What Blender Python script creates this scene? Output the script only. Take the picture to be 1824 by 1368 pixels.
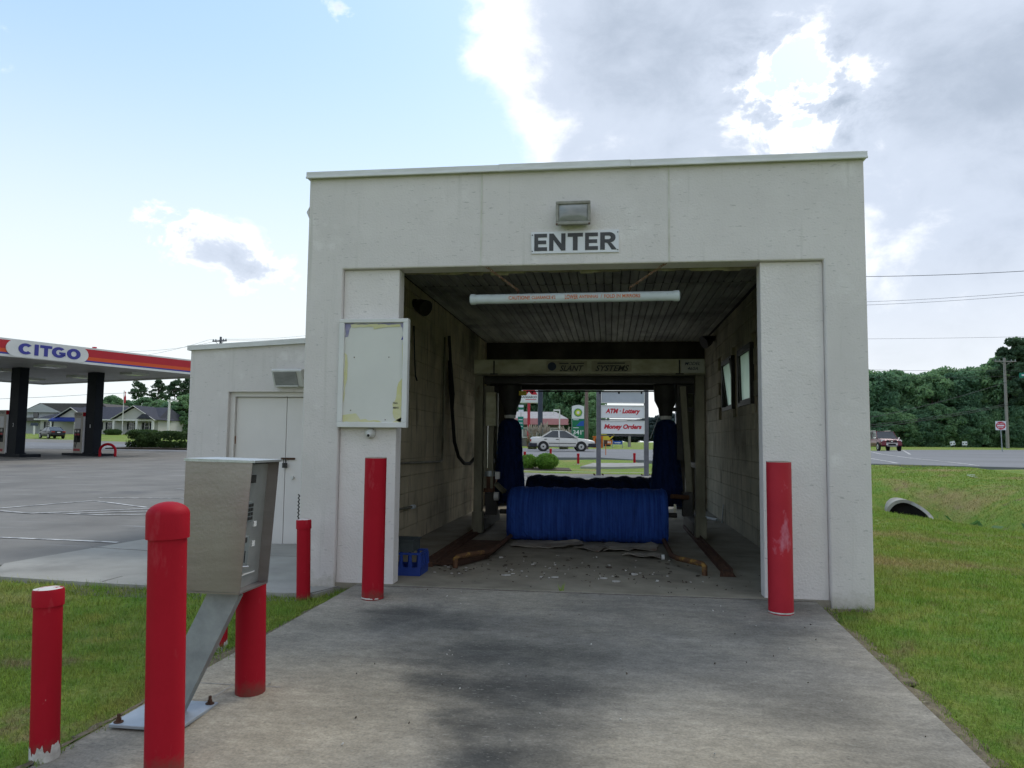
import bpy, bmesh, math, random
import numpy as np
from mathutils import Vector, Matrix

for o in list(bpy.data.objects):
    bpy.data.objects.remove(o)
scene = bpy.context.scene
COL = scene.collection
R = math.radians

# ------------------------------------------------------------------ camera
CAM = Vector((0.4293, -6.215, 1.2213))
PITCH, YAW, ROLL, FPX = 0.0764, 0.1308, 0.0107, 1328.87
fwd = Vector((-math.sin(YAW) * math.cos(PITCH), math.cos(YAW) * math.cos(PITCH), math.sin(PITCH)))
rgt = fwd.cross(Vector((0, 0, 1))).normalized()
upv = rgt.cross(fwd)
rgt, upv = math.cos(ROLL) * rgt + math.sin(ROLL) * upv, -math.sin(ROLL) * rgt + math.cos(ROLL) * upv
cd = bpy.data.cameras.new('camera')
cam = bpy.data.objects.new('camera', cd)
COL.objects.link(cam)
cam.matrix_world = Matrix((
    (rgt.x, upv.x, -fwd.x, CAM.x), (rgt.y, upv.y, -fwd.y, CAM.y),
    (rgt.z, upv.z, -fwd.z, CAM.z), (0, 0, 0, 1)))
cd.sensor_width = 36
cd.lens = 36 * FPX / 1824
cd.clip_start = 0.05
cd.clip_end = 6000
scene.camera = cam


def ray(px, py):
    return fwd + rgt * ((px - 912) / FPX) - upv * ((py - 684) / FPX)


def at(px, py, d):
    """survey point: a photo bearing at a measured distance"""
    return CAM + ray(px, py) * d


# ------------------------------------------------------------------ world
SUN_EL, SUN_AZ = 52, 32          # azimuth measured from +y towards +x
EXPOSURE = 1.2
w = bpy.data.worlds.new('World')
scene.world = w
w.use_nodes = True
wn, wl = w.node_tree.nodes, w.node_tree.links
wn.clear()


def N(t, **kw):
    n = wn.new(t)
    for k, v in kw.items():
        setattr(n, k, v)
    return n


def wmath(op, a, b=None, c=None, clamp=False):
    n = N('ShaderNodeMath', operation=op, use_clamp=clamp)
    for i, v in enumerate((a, b, c)):
        if v is None:
            continue
        if isinstance(v, (int, float)):
            n.inputs[i].default_value = v
        else:
            wl.new(v, n.inputs[i])
    return n.outputs[0]


def wmap(v, a, b, c=0.0, d=1.0, smooth=True):
    n = N('ShaderNodeMapRange', interpolation_type='SMOOTHSTEP' if smooth else 'LINEAR')
    wl.new(v, n.inputs[0])
    for i, x in enumerate((a, b, c, d)):
        n.inputs[i + 1].default_value = x
    return n.outputs[0]


def wmix(f, a, b):
    n = N('ShaderNodeMix', data_type='RGBA')
    if isinstance(f, float):
        n.inputs[0].default_value = f
    else:
        wl.new(f, n.inputs[0])
    for k, v in ((6, a), (7, b)):
        if isinstance(v, tuple):
            n.inputs[k].default_value = v + (1,)
        else:
            wl.new(v, n.inputs[k])
    return n.outputs[2]


sky = N('ShaderNodeTexSky', sky_type='NISHITA')
sky.sun_disc = False
sky.sun_elevation = R(SUN_EL)
sky.sun_rotation = R(SUN_AZ)
sky.air_density = 1.0
sky.dust_density = 1.6
sky.ozone_density = 1.0
tc = N('ShaderNodeTexCoord')
DIR = tc.outputs['Generated']
sep = N('ShaderNodeSeparateXYZ')
wl.new(DIR, sep.inputs[0])
elev = sep.outputs[2]


def blob(px, py, rpx, sx=1.0):
    """soft spot on the sky dome round a bearing, 1 in the middle, 0 at the rim"""
    c = ray(px, py).normalized()
    n = N('ShaderNodeVectorMath', operation='DISTANCE')
    wl.new(DIR, n.inputs[0])
    n.inputs[1].default_value = c
    return wmap(n.outputs['Value'], rpx / FPX, 0.0)


def wnoise(scale, detail, rough, off=0.0, stretch=(1, 1, 1), dist=0.0):
    m = N('ShaderNodeMapping')
    m.inputs['Location'].default_value = (off, off * .7, off * 1.3)
    m.inputs['Scale'].default_value = stretch
    wl.new(DIR, m.inputs[0])
    n = N('ShaderNodeTexNoise')
    n.inputs['Scale'].default_value = scale
    n.inputs['Detail'].default_value = detail
    n.inputs['Roughness'].default_value = rough
    n.inputs['Distortion'].default_value = dist
    wl.new(m.outputs[0], n.inputs[0])
    return n.outputs['Fac']


n_big = wnoise(2.6, 8, .52, 3.1, (1, 1, 1.4), .2)
n_fine = wnoise(11.0, 8, .62, 7.7, (1, 1, 1.5), .25)
nf = wmath('SUBTRACT', n_fine, .5)
# a cloud bank fills the sky to the right of a great-circle arc
pl = N('ShaderNodeVectorMath', operation='DOT_PRODUCT')
wl.new(DIR, pl.inputs[0])
a_, b_ = ray(815, 0), ray(935, 300)
nrm = a_.cross(b_).normalized()
if nrm.dot(ray(1500, 200)) < 0:
    nrm = -nrm
pl.inputs[1].default_value = nrm
bank = wmap(pl.outputs['Value'], -0.16, 0.24, -0.40, 0.50)


def plus(d, v, k):
    return wmath('ADD', d, wmath('MULTIPLY', v, k))


dens = plus(plus(bank, wmath('SUBTRACT', n_big, .5), .95), nf, .50)
# gap in the bank, thin bright part low on the right, stray clouds on the left
for bx, by, br, am in ((1610, 430, 230, -.20), (1260, 290, 100, -.14),
                       (1790, 40, 360, .30), (1060, 190, 360, .22), (1540, 270, 240, .10)):
    dens = plus(dens, blob(bx, by, br), am)
for bx, by, br, am in ((235, 408, 110, .20), (300, 415, 115, .26), (355, 437, 110, .30), (405, 457, 110, .30), (455, 480, 105, .28), (505, 505, 100, .22),
                       (560, 5, 120, .28), (640, 30, 90, .26), (15, 95, 95, .30), (20, 430, 150, .26)):
    dens = wmath('ADD', dens, wmath('MULTIPLY', blob(bx, by, br), wmath('ADD', wmath('MULTIPLY', nf, .8), am * .85)))
for bx, by, br, am in ((1370, 150, 150, -.30), (1470, 182, 150, -.34)):
    dens = wmath('ADD', dens, wmath('MULTIPLY', blob(bx, by, br), wmath('ADD', wmath('MULTIPLY', nf, 3.4), am)))
alpha = wmap(dens, -0.06, 0.20)
n_sh = wnoise(4.6, 7, .55, 11.3, (1, 1, 1.5), .3)
shd = plus(plus(dens, wmath('SUBTRACT', n_sh, .5), .95), nf, .25)
for bx, by, br, am in ((360, 440, 60, .12), (405, 462, 65, .18), (450, 484, 65, .18), (490, 503, 55, .14), (15, 425, 110, .2)):
    shd = plus(shd, blob(bx, by, br), am)
CLB, CLM, CLD = (6.4, 6.45, 6.5), (3.05, 3.42, 4.05), (2.05, 2.4, 2.95)
ccol = wmix(wmap(shd, .40, 1.05), wmix(wmap(shd, .04, .44), CLB, CLM), CLD)
# the whitish haze low over the land, and a pale veil over the clear part
skc = N('ShaderNodeVectorMath', operation='SCALE')
wl.new(sky.outputs[0], skc.inputs[0])
skc.inputs['Scale'].default_value = 1.0
clear = wmix(0.50, skc.outputs[0], (2.4, 3.7, 5.3))
hazef = wmap(elev, 0.08, 0.52, 0.97, 0.0)
hazec = wmap(elev, 0.02, 0.26, 0.75, 0.0)
col = wmix(alpha, wmix(hazef, clear, (4.25, 4.55, 4.65)), wmix(hazec, ccol, (4.5, 4.65, 4.75)))
bg = N('ShaderNodeBackground')
bg.inputs[1].default_value = 0.1
wl.new(col, bg.inputs[0])
wo = N('ShaderNodeOutputWorld')
wl.new(bg.outputs[0], wo.inputs[0])
w.cycles.sampling_method = 'MANUAL'
w.cycles.sample_map_resolution = 512

sd = bpy.data.lights.new('sun', 'SUN')
sd.energy = 0.7
sd.angle = R(20)
sd.color = (1, .95, .87)
sun = bpy.data.objects.new('sun', sd)
COL.objects.link(sun)
sv = Vector((math.sin(R(SUN_AZ)) * math.cos(R(SUN_EL)), math.cos(R(SUN_AZ)) * math.cos(R(SUN_EL)), math.sin(R(SUN_EL))))
sun.rotation_euler = sv.to_track_quat('Z', 'Y').to_euler()
sun.location = sv * 50

scene.view_settings.view_transform = 'Standard'
scene.view_settings.look = 'None'
scene.view_settings.exposure = EXPOSURE
scene.view_settings.gamma = 1
scene.view_settings.use_curve_mapping = False
scene.render.engine = 'CYCLES'
cy = scene.cycles
cy.max_bounces = 5
cy.diffuse_bounces = 4
cy.glossy_bounces = 2
cy.transmission_bounces = 3
cy.transparent_max_bounces = 4
cy.use_denoising = True
cy.caustics_reflective = False
cy.caustics_refractive = False
cy.sample_clamp_indirect = 6
cy.use_adaptive_sampling = True
cy.adaptive_threshold = .02

# ------------------------------------------------------------------ materials


def mat(name, c1, c2=None, scale=4.0, rough=.8, metal=0.0, bump=0.0, bscale=40.0, lo=.35, hi=.65,
        stretch=(1, 1, 1), detail=6, spots=None, spec=.3, rnd=0.0, coat=0.0, world=False, dirt=None):
    """noise-mottled paint / stone / metal; spots = (colour, scale, threshold, stretch)"""
    m = bpy.data.materials.new(name)
    m.use_nodes = True
    nt = m.node_tree
    n, l = nt.nodes, nt.links
    b = n['Principled BSDF']
    b.inputs['Roughness'].default_value = rough
    b.inputs['Metallic'].default_value = metal
    b.inputs['Specular IOR Level'].default_value = spec
    b.inputs['Coat Weight'].default_value = coat
    t = n.new('ShaderNodeNewGeometry') if world else n.new('ShaderNodeTexCoord')
    TC = 'Position' if world else 'Object'
    mp = n.new('ShaderNodeMapping')
    mp.inputs['Scale'].default_value = stretch
    l.new(t.outputs[TC], mp.inputs[0])
    nz = n.new('ShaderNodeTexNoise')
    nz.inputs['Scale'].default_value = scale
    nz.inputs['Detail'].default_value = detail
    nz.inputs['Roughness'].default_value = .62
    l.new(mp.outputs[0], nz.inputs[0])
    mr = n.new('ShaderNodeMapRange')
    mr.inputs[1].default_value = lo
    mr.inputs[2].default_value = hi
    l.new(nz.outputs[0], mr.inputs[0])
    mx = n.new('ShaderNodeMix')
    mx.data_type = 'RGBA'
    l.new(mr.outputs[0], mx.inputs[0])
    mx.inputs[6].default_value = tuple(c1) + (1,)
    mx.inputs[7].default_value = tuple(c2 or [x * .8 for x in c1]) + (1,)
    out = mx.outputs[2]
    if rnd:
        oi = n.new('ShaderNodeObjectInfo')
        hs = n.new('ShaderNodeHueSaturation')
        r2 = n.new('ShaderNodeMapRange')
        r2.inputs[3].default_value = 1 - rnd
        r2.inputs[4].default_value = 1 + rnd
        l.new(oi.outputs['Random'], r2.inputs[0])
        l.new(r2.outputs[0], hs.inputs['Value'])
        l.new(out, hs.inputs['Color'])
        out = hs.outputs[0]
    if spots:
        for sp in (spots if isinstance(spots, list) else [spots]):
            sc_, th, st, cc = sp[1], sp[2], sp[3], sp[0]
            wd = sp[4] if len(sp) > 4 else .04
            m2 = n.new('ShaderNodeMapping')
            m2.inputs['Scale'].default_value = st
            m2.inputs['Location'].default_value = (3.3 * sc_ % 7, 1.7, 5.1)
            l.new(t.outputs[TC], m2.inputs[0])
            z2 = n.new('ShaderNodeTexNoise')
            z2.inputs['Scale'].default_value = sc_
            z2.inputs['Detail'].default_value = 5
            z2.inputs['Roughness'].default_value = .6
            l.new(m2.outputs[0], z2.inputs[0])
            r3 = n.new('ShaderNodeMapRange')
            r3.inputs[1].default_value = th
            r3.inputs[2].default_value = th + wd
            l.new(z2.outputs[0], r3.inputs[0])
            x2 = n.new('ShaderNodeMix')
            x2.data_type = 'RGBA'
            l.new(r3.outputs[0], x2.inputs[0])
            l.new(out, x2.inputs[6])
            x2.inputs[7].default_value = tuple(cc) + (1,)
            out = x2.outputs[2]
    if dirt:
        # splashed soil: ragged, thins out upwards from the foot
        col_, z0_, z1_ = dirt
        sx_ = n.new('ShaderNodeSeparateXYZ')
        l.new(t.outputs[TC], sx_.inputs[0])
        zz_ = n.new('ShaderNodeTexNoise')
        zz_.inputs['Scale'].default_value = 14
        zz_.inputs['Detail'].default_value = 6
        zz_.inputs['Roughness'].default_value = .7
        l.new(t.outputs[TC], zz_.inputs[0])
        ma_ = n.new('ShaderNodeMath')
        ma_.operation = 'MULTIPLY_ADD'
        l.new(zz_.outputs[0], ma_.inputs[0])
        ma_.inputs[1].default_value = -(z1_ - z0_) * 2.2
        l.new(sx_.outputs[2], ma_.inputs[2])
        r5 = n.new('ShaderNodeMapRange')
        r5.inputs[1].default_value = z0_ - (z1_ - z0_) * .35
        r5.inputs[2].default_value = z0_ - (z1_ - z0_) * 1.25
        r5.inputs[4].default_value = .75
        l.new(ma_.outputs[0], r5.inputs[0])
        x5 = n.new('ShaderNodeMix')
        x5.data_type = 'RGBA'
        l.new(r5.outputs[0], x5.inputs[0])
        l.new(out, x5.inputs[6])
        x5.inputs[7].default_value = tuple(col_) + (1,)
        out = x5.outputs[2]
    l.new(out, b.inputs['Base Color'])
    if bump:
        z3 = n.new('ShaderNodeTexNoise')
        z3.inputs['Scale'].default_value = bscale
        z3.inputs['Detail'].default_value = 4
        l.new(t.outputs[TC], z3.inputs[0])
        bp = n.new('ShaderNodeBump')
        bp.inputs['Strength'].default_value = bump
        bp.inputs['Distance'].default_value = .01
        l.new(z3.outputs[0], bp.inputs['Height'])
        l.new(bp.outputs[0], b.inputs['Normal'])
    return m


M = {}
M['stucco'] = mat('stucco', (.665, .63, .605), (.605, .572, .55), 1.6, .92, bump=.35, bscale=60, spots=[
    ((.70, .67, .645), 3.2, .60, (1, 1, 1), .10),
    ((.47, .45, .43), 38, .635, (.38, 1, 1.8), .05),
    ((.56, .535, .505), 5, .585, (2.4, 1, .13), .14),
    ((.54, .515, .49), 1.1, .57, (1, 1, .8), .25)], spec=.2, dirt=((.36, .34, .27), -.05, .14))
M['stucco_panel'] = mat('stucco_panel', (.70, .662, .635), (.64, .605, .58), 2.2, .92, bump=.5, bscale=60, spots=[
    ((.48, .46, .44), 36, .63, (.38, 1, 1.8), .05),
    ((.55, .52, .49), 1.3, .6, (1, 1, .7), .2)], spec=.2)
M['coping'] = mat('coping', (.70, .71, .70), (.58, .58, .56), 3, .5, stretch=(1, 1, 6), spec=.4)
M['trim'] = mat('trim', (.66, .66, .63), (.48, .46, .38), 3, .8, stretch=(1, 1, 1), bump=.3)
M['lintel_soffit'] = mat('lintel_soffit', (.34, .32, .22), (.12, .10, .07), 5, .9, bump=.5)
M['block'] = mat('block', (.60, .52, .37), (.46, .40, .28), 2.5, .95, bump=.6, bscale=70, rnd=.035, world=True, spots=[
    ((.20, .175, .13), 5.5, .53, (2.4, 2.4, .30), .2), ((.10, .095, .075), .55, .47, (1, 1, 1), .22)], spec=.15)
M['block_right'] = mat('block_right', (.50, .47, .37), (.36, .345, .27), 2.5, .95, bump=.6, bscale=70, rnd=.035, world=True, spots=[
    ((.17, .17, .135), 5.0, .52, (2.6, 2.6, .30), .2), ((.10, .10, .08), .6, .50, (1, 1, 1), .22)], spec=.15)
M['mortar'] = mat('mortar', (.50, .44, .32), (.36, .31, .22), 8, .95, world=True)
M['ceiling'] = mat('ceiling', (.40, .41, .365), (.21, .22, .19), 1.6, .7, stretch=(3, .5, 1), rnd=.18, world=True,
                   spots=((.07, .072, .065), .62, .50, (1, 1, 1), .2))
M['grime'] = mat('grime', (.05, .05, .045), (.025, .025, .022), 3, .8)
M['dark_lining'] = mat('dark_lining', (.12, .115, .10), (.05, .048, .042), 1.8, .9, world=True)  # dark tone for the sheet on the rear wall's inner face
M['bay_floor'] = mat('bay_floor', (.30, .275, .215), (.19, .17, .13), 2.2, .9, bump=.35, bscale=80, spots=[
    ((.07, .06, .05), 1.6, .60, (1, 1, 1), .2), ((.12, .06, .03), 1.1, .66, (1, 1, 1), .15)])
M['red'] = mat('red', (.37, .008, .020), (.33, .007, .017), 2.5, .6, bump=.12, bscale=20, spec=.12, spots=[((.26, .012, .02), 3.0, .58, (1, 1, .3), .15), ((.42, .07, .08), 9, .62, (1, 1, .35), .2), ((.48, .20, .20), 26, .715, (1, 1, .6), .03)], dirt=((.13, .07, .05), 0.0, .10))
M['red_faded'] = mat('red_faded', (.43, .016, .030), (.36, .011, .025), 3, .55, bump=.15, bscale=25,
                     spots=((.50, .15, .20), 7.0, .59, (1, 1, .5), .10))
M['red_chipped'] = mat('red_chipped', (.60, .57, .53), (.35, .02, .03), 16, .7, lo=.50, hi=.56)
M['white_chip'] = mat('white_chip', (.62, .60, .56), (.40, .38, .34), 22, .9, bump=.5)
M['pipe_shade'] = mat('pipe_shade', (.014, .013, .011), None, 4, 1.0, spec=0.0)  # flat near-black, the culvert's inner shade as a colour
M['steel'] = mat('steel', (.345, .31, .30), (.29, .26, .25), 2.0, .36, .75, stretch=(1, 1, 8), bump=.08, bscale=60, spots=[
    ((.26, .19, .18), 1.2, .50, (1, 1, 1), .35)])  # brownish patches paint reflections into the steel's colour
M['steel_face'] = mat('steel_face', (.52, .54, .53), (.42, .44, .435), 6, .45, .85, stretch=(8, 1, 1), bump=.06)
M['galv'] = mat('galv', (.34, .38, .38), (.25, .28, .285), 9, .55, .7, bump=.1)
M['plate'] = mat('plate', (.42, .46, .50), (.33, .37, .40), 5, .55, .5, bump=.1)
M['rust'] = mat('rust', (.115, .055, .032), (.055, .03, .02), 12, .9, bump=.5)
M['rust_yellow'] = mat('rust_yellow', (.34, .20, .045), (.10, .05, .025), 7, .8, bump=.4, lo=.36, hi=.50)
M['dark_metal'] = mat('dark_metal', (.055, .052, .048), (.03, .03, .028), 5, .6, .3)
M['black'] = mat('black', (.012, .012, .013), (.02, .02, .02), 5, .6)
M['black_rubber'] = mat('black_rubber', (.018, .018, .018), (.03, .03, .028), 9, .75)
M['gantry'] = mat('gantry', (.22, .21, .15), (.115, .11, .075), 4, .6, .25, stretch=(1, 1, .4), bump=.2,
                  spots=((.10, .08, .045), 5, .60, (1, 1, .5), .1))
M['gantry_beam'] = mat('gantry_beam', (.46, .45, .32), (.27, .265, .17), 3, .55, .15, stretch=(1, 1, 2), bump=.15)
M['plaque'] = mat('plaque', (.46, .47, .42), (.34, .35, .30), 6, .6)
M['plaque_dark'] = mat('plaque_dark', (.33, .32, .22), (.22, .21, .14), 6, .6)
M['letter_dark'] = mat('letter_dark', (.035, .035, .035), (.05, .05, .05), 20, .7)
M['letter_navy'] = mat('letter_navy', (.03, .045, .08), None, 9, .7)
M['brush'] = mat('brush', (.02, .06, .26), (.01, .03, .15), 14, .75, stretch=(1, 1, .25), spec=.2)
M['brush_dark'] = mat('brush_dark', (.006, .014, .055), (.003, .006, .02), 12, .8, spec=.2)
M['white_plastic'] = mat('white_plastic', (.60, .66, .70), (.52, .57, .60), 5, .45, spots=((.35, .30, .24), 9, .66, (1, 1, 1), .06))
M['orange_print'] = mat('orange_print', (.62, .17, .06), (.58, .30, .20), 30, .7, lo=.50, hi=.66)
M['sign_white'] = mat('sign_white', (.70, .71, .74), (.66, .67, .70), 4, .5)
M['sign_grey'] = mat('sign_grey', (.40, .43, .48), (.36, .39, .44), 4, .5)
M['sign_black'] = mat('sign_black', (.055, .055, .06), (.075, .075, .08), 9, .6)
M['white_paint'] = mat('white_paint', (.66, .66, .64), (.60, .60, .58), 4, .6)
M['door'] = mat('door', (.72, .69, .655), (.67, .64, .61), 1.5, .65, bump=.08, spots=((.42, .38, .30), 14, .72, (1, 1, .5), .03))
M['board'] = mat('board', (.63, .63, .585), (.59, .59, .55), 2, .6)
M['paper_yellow'] = mat('paper_yellow', (.57, .55, .26), (.60, .58, .38), 8, .8)
M['paper_purple'] = mat('paper_purple', (.24, .23, .36), (.40, .39, .42), 10, .8, lo=.45, hi=.7)
M['lamp_body'] = mat('lamp_body', (.30, .295, .26), (.20, .19, .16), 7, .6)
M['lamp_body_white'] = mat('lamp_body_white', (.60, .60, .57), (.52, .52, .49), 5, .5)
M['lens'] = mat('lens', (.30, .31, .30), (.20, .205, .20), 3, .15, stretch=(1, 1, 3), spec=.6)
M['chain'] = mat('chain', (.40, .30, .22), (.22, .10, .06), 30, .7, .4)
M['concrete'] = mat('concrete', (.36, .35, .315), (.27, .262, .235), 1.3, .92, bump=.4, bscale=60,
                    spots=((.17, .165, .15), .9, .58, (1, 1, 1), .25))
M['concrete_pale'] = mat('concrete_pale', (.36, .35, .32), (.28, .275, .25), 2, .92, bump=.3)
M['kerb'] = mat('kerb', (.36, .35, .31), (.25, .24, .21), 3, .9, bump=.3)
M['asphalt'] = mat('asphalt', (.225, .216, .198), (.158, .152, .14), .6, .95, bump=.5, bscale=90, spots=[
    ((.10, .102, .105), .33, .57, (1, 1, 1), .15), ((.30, .30, .295), 1.2, .62, (.4, 3, 1), .1)])
M['road'] = mat('road', (.21, .215, .225), (.165, .17, .175), .3, .93, stretch=(.3, 1, 1), bump=.3, bscale=30)
M['paint_line'] = mat('paint_line', (.58, .58, .56), (.24, .24, .235), 5, .8, lo=.44, hi=.60)
M['mulch'] = mat('mulch', (.10, .075, .055), (.05, .04, .03), 14, .95, bump=.6)
M['bark'] = mat('bark', (.13, .10, .075), (.07, .055, .04), 7, .95, stretch=(1, 1, .3), bump=.5)
M['pole_wood'] = mat('pole_wood', (.22, .165, .135), (.15, .11, .09), 5, .9, stretch=(2, 2, .2))
M['pole_grey'] = mat('pole_grey', (.30, .285, .26), (.22, .21, .19), 5, .9, stretch=(2, 2, .2))
M['post_grey'] = mat('post_grey', (.145, .145, .165), (.11, .11, .125), 6, .7)
M['wire'] = mat('wire', (.09, .09, .09), None, 5, .8)
M['glass_dark'] = mat('glass_dark', (.03, .035, .04), (.05, .055, .06), 2, .06, spec=.7)
M['car_white'] = mat('car_white', (.62, .60, .55), (.58, .56, .52), 2, .3, spec=.5, coat=.5)
M['car_red'] = mat('car_red', (.15, .006, .022), (.12, .005, .018), 2, .3, .2, spec=.4, coat=.4)
M['car_navy'] = mat('car_navy', (.012, .015, .026), (.010, .012, .02), 2, .35, spec=.3, coat=.15)
M['bumper_dark'] = mat('bumper_dark', (.028, .030, .042), (.02, .02, .03), 6, .6)
M['chrome'] = mat('chrome', (.62, .62, .62), (.5, .5, .5), 3, .18, .9)
M['rim'] = mat('rim', (.45, .45, .44), (.36, .36, .35), 6, .35, .6)
M['tyre'] = mat('tyre', (.018, .018, .018), (.03, .03, .03), 9, .85)
M['headlight'] = mat('headlight', (.62, .62, .62), (.5, .5, .5), 9, .12, spec=.7)
M['taillight'] = mat('taillight', (.35, .02, .015), None, 9, .2)
M['citgo_red'] = mat('citgo_red', (.42, .016, .028), (.39, .015, .025), 2, .45)
M['citgo_orange'] = mat('citgo_orange', (.60, .085, .022), (.56, .08, .02), 2, .45)
M['citgo_blue'] = mat('citgo_blue', (.045, .05, .27), (.04, .045, .25), 2, .45)
M['canopy_white'] = mat('canopy_white', (.62, .64, .63), (.56, .58, .57), 2, .5)
M['canopy_soffit'] = mat('canopy_soffit', (.46, .47, .46), (.38, .39, .38), 1.2, .6)
M['column_black'] = mat('column_black', (.012, .016, .022), (.008, .011, .016), 1.5, .6, spec=.12)
M['pump_cream'] = mat('pump_cream', (.50, .47, .42), (.45, .42, .37), 4, .5)
M['siding'] = mat('siding', (.47, .47, .45), (.42, .42, .40), 2, .8, stretch=(.2, .2, 8))
M['siding_grey'] = mat('siding_grey', (.42, .44, .45), (.37, .39, .40), 2, .8, stretch=(.2, .2, 6))
M['shingle_dark'] = mat('shingle_dark', (.052, .055, .072), (.036, .038, .052), 3, .9)
M['shingle_grey'] = mat('shingle_grey', (.115, .11, .105), (.085, .08, .08), 3, .9)
M['awning_blue'] = mat('awning_blue', (.02, .04, .22), (.018, .035, .19), 3, .7)
M['store_roof'] = mat('store_roof', (.37, .36, .36), (.30, .29, .29), 2, .7)
M['store_pink'] = mat('store_pink', (.52, .24, .27), (.46, .20, .23), 2, .7)
M['store_wall'] = mat('store_wall', (.17, .165, .15), (.12, .115, .105), 2, .8)
M['red_pole'] = mat('red_pole', (.50, .035, .06), None, 3, .5)
M['navy_pole'] = mat('navy_pole', (.045, .058, .09), None, 3, .5)
M['sign_red'] = mat('sign_red', (.55, .025, .045), None, 3, .5)
M['sign_green'] = mat('sign_green', (.012, .17, .085), None, 3, .5)
M['road_green'] = mat('road_green', (.01, .19, .13), None, 3, .5)
M['bp_yellow'] = mat('bp_yellow', (.60, .62, .08), None, 3, .5)
M['bp_light'] = mat('bp_light', (.22, .45, .06), None, 3, .5)
M['sign_blue'] = mat('sign_blue', (.02, .09, .42), None, 3, .5)
M['banner_orange'] = mat('banner_orange', (.62, .16, .03), None, 3, .7)
M['crate_blue'] = mat('crate_blue', (.022, .055, .27), (.018, .045, .22), 5, .5)
M['crate_grey'] = mat('crate_grey', (.06, .07, .07), (.045, .055, .055), 5, .55)
M['cardboard'] = mat('cardboard', (.36, .33, .28), (.22, .195, .16), 4, .9, spots=((.22, .07, .035), 2.5, .66, (1, 1, 1), .08))
M['debris'] = mat('debris', (.50, .49, .46), (.10, .09, .08), 9, .9, lo=.48, hi=.52)
M['yellow'] = mat('yellow', (.62, .50, .05), None, 5, .6)


def leafmat(name, c1, c2, scale=.8, trans=.45, nscale=None):
    m = bpy.data.materials.new(name)
    m.use_nodes = True
    n, l = m.node_tree.nodes, m.node_tree.links
    b = n['Principled BSDF']
    b.inputs['Roughness'].default_value = .7
    b.inputs['Specular IOR Level'].default_value = .2
    ge = n.new('ShaderNodeNewGeometry')
    nz = n.new('ShaderNodeTexNoise')
    nz.inputs['Scale'].default_value = scale
    nz.inputs['Detail'].default_value = 5
    l.new(ge.outputs['Position'], nz.inputs[0])
    rp = n.new('ShaderNodeMapRange')
    rp.inputs[1].default_value = .32
    rp.inputs[2].default_value = .68
    l.new(nz.outputs[0], rp.inputs[0])
    ad = n.new('ShaderNodeMath')
    ad.operation = 'MULTIPLY_ADD'
    l.new(ge.outputs['Random Per Island'], ad.inputs[0])
    ad.inputs[1].default_value = .5
    mu = n.new('ShaderNodeMath')
    mu.operation = 'MULTIPLY'
    mu.inputs[1].default_value = .62
    l.new(rp.outputs[0], mu.inputs[0])
    l.new(mu.outputs[0], ad.inputs[2])
    mx = n.new('ShaderNodeMix')
    mx.data_type = 'RGBA'
    mx.inputs[6].default_value = tuple(c1) + (1,)
    mx.inputs[7].default_value = tuple(c2) + (1,)
    l.new(ad.outputs[0], mx.inputs[0])
    l.new(mx.outputs[2], b.inputs['Base Color'])
    tr = n.new('ShaderNodeBsdfTranslucent')
    l.new(mx.outputs[2], tr.inputs[0])
    ms = n.new('ShaderNodeMixShader')
    ms.inputs[0].default_value = trans
    l.new(b.outputs[0], ms.inputs[1])
    l.new(tr.outputs[0], ms.inputs[2])
    l.new(ms.outputs[0], n['Material Output'].inputs[0])
    return m


M['leaf'] = leafmat('leaf', (.09, .20, .11), (.28, .44, .21), .22)  # greens lightened and blued, distance haze mixed into the leaf colour
M['leaf_b'] = leafmat('leaf_b', (.09, .19, .12), (.21, .36, .19), .25)  # same haze tint in the colour
M['leaf_pine'] = leafmat('leaf_pine', (.05, .10, .06), (.11, .18, .095), .5)
M['leaf_hedge'] = leafmat('leaf_hedge', (.03, .065, .02), (.075, .13, .038), 1.2)
M['leaf_ball'] = leafmat('leaf_ball', (.07, .17, .02), (.17, .32, .05), 3)
M['leaf_weed'] = leafmat('leaf_weed', (.03, .10, .025), (.10, .22, .06), 1.5)
M['leaf_far'] = leafmat('leaf_far', (.06, .09, .10), (.09, .13, .13), .1)  # bluish haze of the far distance put into the leaf colour
M['pampas_leaf'] = leafmat('pampas_leaf', (.08, .10, .04), (.20, .21, .09), .8)
M['pampas_plume'] = leafmat('pampas_plume', (.38, .33, .25), (.52, .47, .38), 2)


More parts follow.
